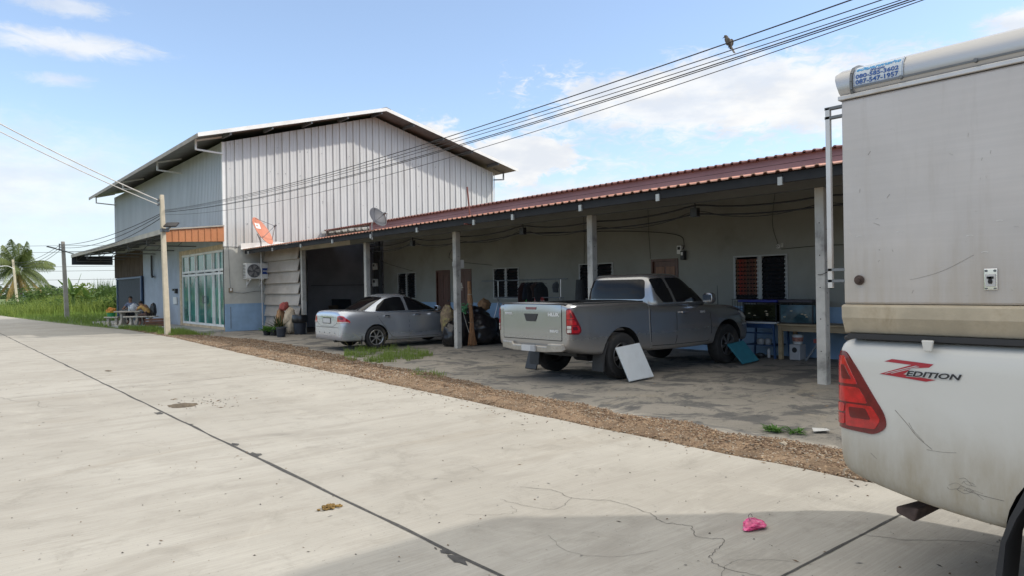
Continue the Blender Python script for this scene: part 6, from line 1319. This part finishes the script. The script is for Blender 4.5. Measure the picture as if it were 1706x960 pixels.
# verge grass by the pole, tuft behind the sedan, weeds near the truck
V = [(6.75, 27.3), (7.9, 26.6), (8.6, 27.2), (8.0, 28.6), (7.6, 32), (7.3, 36), (6.75, 36), (6.7, 31)]
tag(blades(MB(), 5200, polypos(V, 1.3, -.2), .07, .24, .006).build('grass', M_grass, recalc=False), 'short green grass growing around the foot of the cream pole', 'grass', kind='stuff')
V = [(7.15, 14.8), (8.3, 16.5), (9.3, 16.9), (9.4, 15.2), (9.3, 14.0), (8.3, 13.35), (7.5, 13.3)]
tag(blades(MB(), 2600, polypos(V, 2.6, .04), .03, .17, .0045, .9).build('grass', M_grass, recalc=False), 'patch of green grass on the yard behind the sedan wheel', 'grass', kind='stuff')
V = [(6.6, 10.2), (7.3, 10.2), (7.4, 11.8), (6.9, 11.8)]
tag(blades(MB(), 220, polypos(V, 3, .1), .03, .09, .004).build('grass', M_grass, recalc=False), 'sparse grass shoots on the gravel verge', 'grass', kind='stuff')
for i, (x, y, n, lab) in enumerate(((6.98, 4.05, 60, 'small clump of green weeds on the yard near the white truck'), (7.06, 3.85, 30, 'low weed sprig right of the green weed clump'))):
    leafplant('weed_clump', lab, 'weed', (x, y, 0), n, .15, .022, M_leaf, None, 0, 0, .8, .6, group='weeds on the yard')
mb = MB()
for k in range(26):
    x, y = rng.uniform(8.2, 9.9), rng.uniform(15.7, 17.2); A = rng.random()*6.28; h = rng.uniform(.25, .5); l = h*.5
    mb.tube(crv([(x, y, 0), (x+l*.3*math.cos(A), y+l*.3*math.sin(A), h*.7), (x+l*math.cos(A), y+l*math.sin(A), h)], 3), .003, 3)
tag(mb.build('dry_stalks', leafmat('dry_stalk', (.22, .19, .08), (.35, .31, .14))), 'thin dry grass stalks by the sedan rear wheel', 'grass', kind='stuff')
# the field beyond the warehouse
M_field = pm('field_soil_green', (.105, .145, .04), .95, var=.35, scale=.35, bump=.5, bscale=3, fine=.3)
mb = MB(); ys = [34, 38, 44, 50, 60, 70, 95, 130, 400, 1200]; vs = []
for y in ys: vs += [(edge_x(min(y, 150))+.15, y, -.03), (400 if y > 60 else 9.05 if y < 49 else 60, y, -.03)]
mb.add(vs, [(i*2, i*2+1, i*2+3, i*2+2) for i in range(len(ys)-1)]); struct(mb.build('field_ground', M_field))
mb = MB(); mb.add([(-400, 20, -.035), (-1.3, 20, -.035), (-1.6, 70, -.035), (-12, 160, -.035), (-40, 1200, -.035), (-900, 1200, -.035)], [(0, 1, 2, 3, 4, 5)]); struct(mb.build('field_ground', M_field))
def fpos(y0, y1, x1, hfun, xm=.1):
    def f():
        y = rng.uniform(y0, y1); a = edge_x(y)+xm; x = a+(x1-a)*rng.random()
        if y < 50.2 and x > 6.9 and y < 44.2: return None
        if y < 50 and x > 8.9: return None
        return x, y, hfun(x, y)
    return f
def nz(x, y, s, k=0): return .5+.5*noise.noise(Vector((x*s, y*s, k)))
mb = MB(); blades(mb, 9000, fpos(37, 64, 16, lambda x, y: .5+.6*nz(x, y, .5)), .14, .42, .014); blades(mb, 5000, fpos(58, 100, 26, lambda x, y: .5+.7*nz(x, y, .3)), .3, .7, .035)
tag(mb.build('grass', M_grass, recalc=False), 'lush green grass of the field beyond the warehouse', 'grass', kind='stuff')
mb = MB(); blades(mb, 12000, fpos(60, 78, 26, lambda x, y: .55+.75*nz(x, y, .28, 3)*(min(1, (x-edge_x(y))/3.5))), .7, 1.5, .03, .6)
tag(mb.build('tall_weeds', M_weed, recalc=False), 'tall yellow green weeds standing across the field', 'weeds', kind='stuff')
mb = MB()
def leafclump(mb, c, r, n, w, zs=1.):
    c = Vector(c)
    for i in range(n):
        d = Vector((rng.gauss(0, 1), rng.gauss(0, 1), rng.gauss(0, 1))).normalized()*r*rng.random()**.35; d.z *= zs; p = c+d
        if p.z < 0: p.z = abs(p.z)*.3
        a = Vector((rng.gauss(0, 1), rng.gauss(0, 1), rng.gauss(0, .6))).normalized(); b = a.cross(Vector((rng.gauss(0, 1), rng.gauss(0, 1), rng.gauss(0, 1)))).normalized(); ww = w*rng.uniform(.6, 1.3)
        mb.add([p-a*ww, p+b*ww*.45, p+a*ww, p-b*ww*.45], [(0, 1, 2, 3)])
    return mb
for k in range(70):
    y = rng.uniform(62, 80); a = edge_x(y)+2.2; x = rng.uniform(a, 26); leafclump(mb, (x, y, .4), rng.uniform(.5, 1.25), 170, .11, 1.0)
tag(mb.build('weed_thicket', M_weedd, recalc=False), 'dense low thicket of dark weeds behind the tall grass', 'weeds', kind='stuff')
def bush(name, label, c, r, n, w, mat, cat='bush', zs=1., group=None):
    root = thing(name, label, cat, (c[0], c[1], 0), group=group); mb = MB()
    for k in range(9): leafclump(mb, (c[0]+rng.gauss(0, r*.42), c[1]+rng.gauss(0, r*.42), c[2]+rng.gauss(0, r*.32)), r*rng.uniform(.4, .65), n//9, w, zs)
    mb.build('foliage', mat, root, recalc=False); mb = MB()
    for k in range(4): A = k*1.6; mb.tube(crv([(c[0], c[1], -.02), (c[0]+.1*math.cos(A), c[1]+.1*math.sin(A), c[2]*.5), (c[0]+r*.5*math.cos(A), c[1]+r*.5*math.sin(A), c[2])], 3), [.05, .045, .04, .035, .03, .02, .015], 5)
    mb.build('stems', M_wood, root); return root
bush('shrub', 'dark green shrub at the corner of the warehouse', (11.8, 60, 1.0), 1.5, 1500, .12, M_weedd); bush('shrub', 'round yellow green shrub right of the grey pole', (10.2, 72, .9), 1.5, 1300, .13, M_weed); bush('shrub', 'broad leafy shrub behind the palm trunk', (7.9, 76, .9), 1.6, 1300, .13, M_weedd); bush('shrub', 'tall dark shrub left of the palm at the picture edge', (4.6, 88, 1.2), 1.5, 1100, .14, M_weedd)
# reeds
mb = MB(); blades(mb, 240, lambda: (rng.gauss(12.4, .5), rng.gauss(71, .6), 1.), 1.7, 3.1, .035, .25); tag(mb.build('reed_clump', M_weedd, recalc=False), 'tall dark reed clump rising above the weeds', 'reeds')
# coconut palm
PT = thing('coconut_palm', 'coconut palm with drooping fronds standing in the field', 'palm tree', (9.9, 110, 0)); M_trunk = pm('palm_trunk', (.19, .155, .12), .9, var=.3, scale=3, aniso=(1, 1, 6))
tp = crv([(10.1, 110, -.1), (9.9, 110, 1.4), (9.6, 110, 3.2), (9.44, 110, 4.7)], 6); mb = MB(); mb.tube(tp, [.30-.006*i for i in range(len(tp))], 12); mb.build('trunk', M_trunk, PT, smooth=60)
M_palm = leafmat('palm_leaflet', (.085, .125, .045), (.23, .27, .10)); M_palmd = leafmat('dry_palm_leaflet', (.30, .21, .07), (.40, .29, .11))
def frond(top, A, el, L, mat, droop, nm='frond'):
    d = Vector((math.cos(A), math.sin(A), 0)); s_ = Vector((-math.sin(A), math.cos(A), 0)); pts = []
    for k in range(15): t = k/14; pts.append(top+d*(L*t*math.cos(el)*(1-.12*t))+Vector((0, 0, L*(t*math.sin(el)-droop*t*t))))
    mb = MB(); mb.tube(pts, [.06*(1-.85*k/14) for k in range(15)], 5)
    for k in range(96):
        t = .12+.88*k/96; i = min(13, int(t*14)); p = pts[i].lerp(pts[i+1], t*14-i); tg = (pts[i+1]-pts[i]).normalized(); up = s_.cross(tg)
        for sg in (-1, 1):
            l = L*.24*math.sin(math.pi*(.10+.84*t))*rng.uniform(.85, 1.1); v = (tg*.55+s_*sg*.85+up*.12+Vector((0, 0, -.55-.45*rng.random()))).normalized(); q = p+v*l*.55; e = p+v*l+Vector((0, 0, -l*.28)); n = tg*.022
            mb.add([p-n, p+n, q+n*.9, q-n*.9, e], [(0, 1, 2, 3), (3, 2, 4)])
    return mb.build(nm, mat, PT, recalc=False)
top = Vector((9.44, 110, 4.8))
for i in range(25):
    el = R([78, 70, 62, 55, 48, 40, 32, 24, 14, 4, -8, -20][i % 12]); frond(top+Vector((0, 0, .1*rng.random())), i*2.399+.3, el, rng.uniform(4.8, 6.1), M_palm, .25+.35*math.cos(el)*rng.uniform(.7, 1.2))
for i in range(6): frond(top-Vector((0, 0, .2)), i*1.05+5.0, R(-30-4*i), 3.8, M_palmd, .25)
# banana plants
def banana(label, b, h, n):
    r_ = thing('banana_plant', label, 'banana plant', b, group='banana plants in the field'); b = Vector(b); mb = MB(); mb.tube([b-Vector((0, 0, .05)), b+Vector((0, 0, h*.5))], [.14, .09], 8); mb.build('stem', M_weedd, r_)
    for i in range(n):
        A = i*2.4+b.x; el = R(rng.uniform(15, 78)); L = h*rng.uniform(.5, .75); d = Vector((math.cos(A), math.sin(A), 0)); s_ = Vector((-math.sin(A), math.cos(A), 0)); mb = MB(); vs = []; o = b+Vector((0, 0, h*.48))
        for k in range(9): t = k/8; p = o+d*(L*t*math.cos(el))+Vector((0, 0, L*(t*math.sin(el)-.35*t*t*math.cos(el)))); w = .19*math.sin(math.pi*min(1, .08+.9*t))**.6; vs += [p-s_*w+Vector((0, 0, -.05)), p, p+s_*w+Vector((0, 0, -.05))]
        mb.add(vs, [(k*3+j, k*3+j+1, k*3+j+4, k*3+j+3) for k in range(8) for j in (0, 1)]); mb.build('leaf', M_leafb, r_, recalc=False)
M_leafb = leafmat('banana_leaf', (.06, .12, .025), (.13, .21, .05)); banana('banana plant with upright leaves just right of the grey pole', (9.0, 64, 0), 2.9, 8); banana('lower banana plant with hanging leaves further right', (10.3, 66, 0), 2.2, 7)
# far tree line
mb = MB(); m2 = MB()
for k in range(260):
    A = rng.uniform(-40, 75); D = rng.uniform(230, 420); x, y = D*math.sin(R(A)), D*math.cos(R(A)); leafclump(mb, (x, y, 1.5), rng.uniform(2.5, 5.5), 90, .9, .8)
tag(mb.build('far_trees', leafmat('far_foliage', (.05, .085, .035), (.10, .14, .06)), recalc=False), 'dark line of distant trees on the horizon', 'trees', kind='stuff')
GP = thing('marker_post', 'small green and white marker post in the grass left of the grey pole', 'post', (7.3, 80, 0)); mb = MB(); mb.tube([(7.3, 80, -.02), (7.3, 80, .75)], .11, 10); mb.build('green_base', pm('marker_green', (.03, .18, .07), .6), GP); mb = MB(); mb.tube([(7.3, 80, .75), (7.3, 80, 1.75)], .09, 10); mb.build('pale_tube', pm('marker_pale', (.30, .42, .40), .6), GP)

# ------------------------------------------------------------------ stone table, benches and the two people under the canopy
RZ_ = R(-39.7); M_stoneb = pm('terrazzo', (.48, .44, .38), .8, var=.15, scale=6, dirt=((.30, .26, .21), .7, 4))
def slabset(name, label, cat, loc, L, D, h, t, group=None):
    r_ = thing(name, label, cat, loc, RZ_, group=group); mb = MB(); mb.bx(-L/2, L/2, -D/2, D/2, h-t, h); mb.build('top' if cat == 'table' else 'seat', M_stoneb, r_, world=False, bevel=.015)
    for s in (-1, 1):
        mb = MB(); x = s*L*.30; rings = [[(x+i*.05*q, j*D*.5*w, z) for i, j in ((-1, -1), (1, -1), (1, 1), (-1, 1))] for z, w, q in ((0, .85, 1.5), (.06, .80, 1.3), (h*.4, .45, 1.), (h*.75, .5, 1.), (h-t, .75, 1.3))]; mb.loft(rings); mb.build('leg', M_stoneb, r_, world=False, bevel=.01)
    return r_
slabset('stone_table', 'pale stone garden table under the warehouse canopy', 'table', (7.65, 37.84, .04), 1.25, .65, .66, .06)
slabset('stone_bench', 'long pale stone bench in front of the stone table', 'bench', (7.86, 36.72, .02), 1.5, .36, .45, .06, 'stone benches round the table'); slabset('stone_bench', 'short stone bench at the left carrying the green bucket', 'bench', (6.98, 38.3, .02), .65, .36, .42, .06, 'stone benches round the table'); slabset('stone_bench', 'stone bench behind the table under the person in blue', 'bench', (8.0, 38.55, .04), 1.2, .34, .45, .06, 'stone benches round the table')
M_skin = pm('skin', (.26, .135, .085), .6, var=.08); M_hair = pm('black_hair', (.012, .010, .009), .6)
def skinmesh(name, nodes, edges, mat, parent, lv=1):
    """one continuous surface grown from a skeleton: nodes {key:(x,y,z,r)}"""
    ks = list(nodes); me = bpy.data.meshes.new(name); me.from_pydata([nodes[k][:3] for k in ks], [(ks.index(a), ks.index(b)) for a, b in edges], [])
    o = bpy.data.objects.new(name, me); S.collection.objects.link(o); o.modifiers.new('skin', 'SKIN'); sv = me.skin_vertices[0].data
    for k, v in zip(ks, sv): r = nodes[k][3]; v.radius = (r, r) if not isinstance(r, tuple) else r; v.use_root = (k == ks[0])
    s = o.modifiers.new('sub', 'SUBSURF'); s.levels = lv; s.render_levels = lv; bake(o); o.data.materials.clear(); o.data.materials.append(mat); o.data.polygons.foreach_set('use_smooth', [True]*len(o.data.polygons)); o.parent = parent; ORG[o] = Vector(); return o
def hand(N, E, w, side, d, up, key):
    """palm and five curled fingers growing from wrist node w; d: pointing direction, up: back of the hand"""
    p = Vector(N[w][:3]); d = Vector(d).normalized(); up = Vector(up).normalized(); lat = d.cross(up).normalized()
    m = p+d*.075; N[key+'palm'] = (*m, .026); E.append((w, key+'palm'))
    for i, (o, l) in enumerate(((-.03, .065), (-.011, .078), (.009, .074), (.028, .058))):
        a = m+d*.035+lat*o; b = a+d*l*.5-up*.008; c = b+d*l*.32-up*.03
        for nm, q, r in (('a', a, .011), ('b', b, .009), ('c', c, .0075)): N[f'{key}{i}{nm}'] = (*q, r)
        E += [(key+'palm', f'{key}{i}a'), (f'{key}{i}a', f'{key}{i}b'), (f'{key}{i}b', f'{key}{i}c')]
    a = p+d*.04+lat*.035*side; b = a+d*.035+lat*.022*side; N[key+'ta'] = (*a, .012); N[key+'tb'] = (*b, .009); E += [(w, key+'ta'), (key+'ta', key+'tb')]
def person(label, loc, rz, J, shirt, trousers, look, extra=None):
    root = thing('person', label, 'person', loc, rz, group='people at the stone table'); N = {k: v for k, v in J.items()}
    E = [('pelvis', 'belly'), ('belly', 'chest'), ('chest', 'neck'), ('neck', 'head'), ('head', 'crown')]
    for s in 'lr': E += [('chest', 'sh'+s), ('sh'+s, 'el'+s), ('el'+s, 'wr'+s), ('pelvis', 'hp'+s), ('hp'+s, 'kn'+s), ('kn'+s, 'an'+s), ('an'+s, 'to'+s)]
    for s, sg in (('l', -1), ('r', 1)):
        d = (Vector(N['wr'+s][:3])-Vector(N['el'+s][:3])); hand(N, E, 'wr'+s, sg, d, (0, 0, 1), 'h'+s)
    body = skinmesh('body', N, E, M_skin, root, 1)
    g = lambda k, dr: (*J[k][:3], (J[k][3] if not isinstance(J[k][3], tuple) else J[k][3][0])+dr)
    mid = lambda a, b, t, dr: (*Vector(J[a][:3]).lerp(Vector(J[b][:3]), t), J[a][3]*(1-t)+J[b][3]*t+dr)
    SN = {'pelvis': g('pelvis', .012), 'belly': g('belly', .014), 'chest': g('chest', .014), 'neck': mid('chest', 'neck', .62, .004)}; SE = [('pelvis', 'belly'), ('belly', 'chest'), ('chest', 'neck')]
    for s in 'lr': SN['sh'+s] = g('sh'+s, .014); SN['sl'+s] = mid('sh'+s, 'el'+s, .72, .022); SE += [('chest', 'sh'+s), ('sh'+s, 'sl'+s)]
    skinmesh('shirt', SN, SE, shirt, root, 1)
    TN = {'pelvis': g('pelvis', .016)}; TE = []
    for s in 'lr': TN['hp'+s] = g('hp'+s, .016); TN['kn'+s] = g('kn'+s, .016); TN['cf'+s] = mid('kn'+s, 'an'+s, .8, .020); TE += [('pelvis', 'hp'+s), ('hp'+s, 'kn'+s), ('kn'+s, 'cf'+s)]
    skinmesh('trousers', TN, TE, trousers, root, 1)
    h = Vector(J['head'][:3]); c = Vector(J['crown'][:3]); f = Vector(look).normalized(); u = (c-h).normalized(); f = (f-u*f.dot(u)).normalized(); l = f.cross(u)
    Mh = Matrix((l, f, u)).transposed(); ctr = h.lerp(c, .5)
    mb = MB(); bm = bmesh.new(); bmesh.ops.create_icosphere(bm, subdivisions=3, radius=1); vs = []
    for v in bm.verts:
        p = v.co; q = Vector((p.x*.088, p.y*.105, p.z*.098))
        if p.y > .25 and p.z < .45: q.y = min(q.y, .045)
        if p.z < -.35: q *= .86
        vs.append(ctr+Vector((0, 0, .022))+Mh @ q-f*.012)
    mb.add(vs, [tuple(v.index for v in q.verts) for q in bm.faces]); bm.free(); mb.build('hair', M_hair, root, world=False, smooth=60)
    for s in (-1, 1): mb = MB(); blob(mb, ctr+f*.088+l*.032*s+u*.0, .012, .012, .009, 0, flat=False, sub=2); mb.build('eye', pm('eye_dark', (.03, .025, .02), .3), root, world=False); mb = MB(); blob(mb, ctr+l*.088*s-u*.005, .012, .02, .03, 0, flat=False, sub=2); mb.build('ear', M_skin, root, world=False, smooth=60)
    mb = MB(); mb.loft([[ctr+f*(.082+y)+l*x*w+u*z for x, y in ((-.012, 0), (0, .018), (.012, 0))] for z, w in ((.005, .5), (-.018, .9), (-.038, 1.3))]); mb.build('nose', M_skin, root, world=False, smooth=60)
    mb = MB(); mb.bar(ctr+f*.090-u*.060-l*.022, ctr+f*.090-u*.060+l*.022, .010, .008); mb.build('mouth', pm('lips', (.20, .075, .06), .6), root, world=False); return root
J1 = {'pelvis': (0, 0, .53, .13), 'belly': (0, .02, .72, .125), 'chest': (0, .05, .93, .135), 'neck': (0, .08, 1.10, .052), 'head': (0, .10, 1.18, .078), 'crown': (0, .10, 1.31, .082)}
for s, g_ in (('l', -1), ('r', 1)): J1.update({'sh'+s: (g_*.185, .04, 1.0, .062), 'el'+s: (g_*.27, .22, .78, .045), 'wr'+s: (g_*.13, .44, .765, .030), 'hp'+s: (g_*.10, .06, .50, .088), 'kn'+s: (g_*.13, .44, .49, .064), 'an'+s: (g_*.13, .42, .09, .042), 'to'+s: (g_*.14, .56, .035, .034)})
person('person in a grey blue shirt sitting behind the table with arms resting on it', (7.86, 38.55, .04), R(-39.7+172), J1, pm('blue_shirt', (.13, .16, .24), .85, var=.2, scale=6), pm('dark_trousers', (.03, .03, .04), .9), (.1, 1, -.05))
J2 = {'pelvis': (0, 0, .53, .13), 'belly': (0, .10, .70, .12), 'chest': (0, .26, .85, .13), 'neck': (0, .40, .95, .052), 'head': (0, .47, .99, .078), 'crown': (0, .55, 1.09, .082)}
for s, g_ in (('l', -1), ('r', 1)): J2.update({'sh'+s: (g_*.18, .30, .90, .060), 'el'+s: (g_*.20, .55, .72, .045), 'wr'+s: (g_*.04, .62, .84, .030), 'hp'+s: (g_*.10, .06, .50, .088), 'kn'+s: (g_*.13, .45, .50, .064), 'an'+s: (g_*.13, .40, .09, .042), 'to'+s: (g_*.14, .53, .035, .034)})
person('person in a yellow top hunched forward on the bench with folded arms', (8.17, 36.50, .02), R(-39.7+72), J2, pm('yellow_top', (.50, .30, .10), .85, var=.2, scale=6), pm('brown_trousers', (.09, .05, .04), .9), (0, .9, -.4))
sackobj('backpack', 'black bag slumped behind the back of the hunched person', 'bag', (8.33, 36.42, .46), (.15, .15, .34), M_bag, 6.6, .2, .1)
TBM = thing('green_bucket', 'green bucket with a yellow rim heaped with orange netting', 'bucket', (6.93, 38.35, .44)); mb = MB(); mb.lathe([(0, 0), (.16, 0), (.19, .20), (.19, .21), (.17, .2), (0, .18)], c=(6.93, 38.35, .44), n=22); mb.build('bucket_body', pm('bucket_green', (.02, .24, .08), .5), TBM, smooth=40)
mb = MB(); mb.lathe([(.192, .19), (.215, .21), (.215, .25), (.19, .26)], c=(6.93, 38.35, .44), n=22, cap=False); mb.build('rim', pm('rim_yellow', (.55, .36, .03), .5), TBM); mb = MB(); blob(mb, (6.93, 38.35, .74), .20, .20, .13, .4, 2.2, 3, 3, .3); mb.build('netting', pm('orange_netting', (.50, .22, .05), .9, var=.4, scale=20), TBM, smooth=60)
sackobj('carrier_bag', 'white carrier bag standing on the stone table', 'bag', (7.78, 37.68, .70), (.19, .13, .19), pm('white_film', (.62, .65, .70), .5, var=.1), 12.2, .3, .3, sub=3)
mb = MB(); mb.lathe([(0, 0), (.035, 0), (.036, .16), (.03, .19), (.014, .22), (.014, .25), (0, .25)], c=(7.60, 37.85, .70), n=14); tag(mb.build('water_bottle', pm('clear_bottle', (.55, .62, .66), .15), smooth=40), 'pale water bottle on the stone table beside the carrier bag', 'bottle')
CT = thing('timber_crate', 'low reddish brown timber crate beside the cream pole', 'crate', (8.1, 34.9, .0)); M_crate = pm('crate_wood', (.16, .075, .05), .85, var=.35, scale=5)
mb = MB()
for z in (.10, .22, .34):
    for s in (-1, 1): mb.bar((8.1-.42*.77+s*.19*.64, 34.9+.42*.64+s*.19*.77, z), (8.1+.42*.77+s*.19*.64, 34.9-.42*.64+s*.19*.77, z), .03, .09)
mb.build('side_slats', M_crate, CT); mb = MB(); mb.ob(Matrix.Translation((8.1, 34.9, .12)) @ Matrix.Rotation(RZ_, 4, 'Z'), .80, .34, .12); mb.build('contents', M_wood, CT)
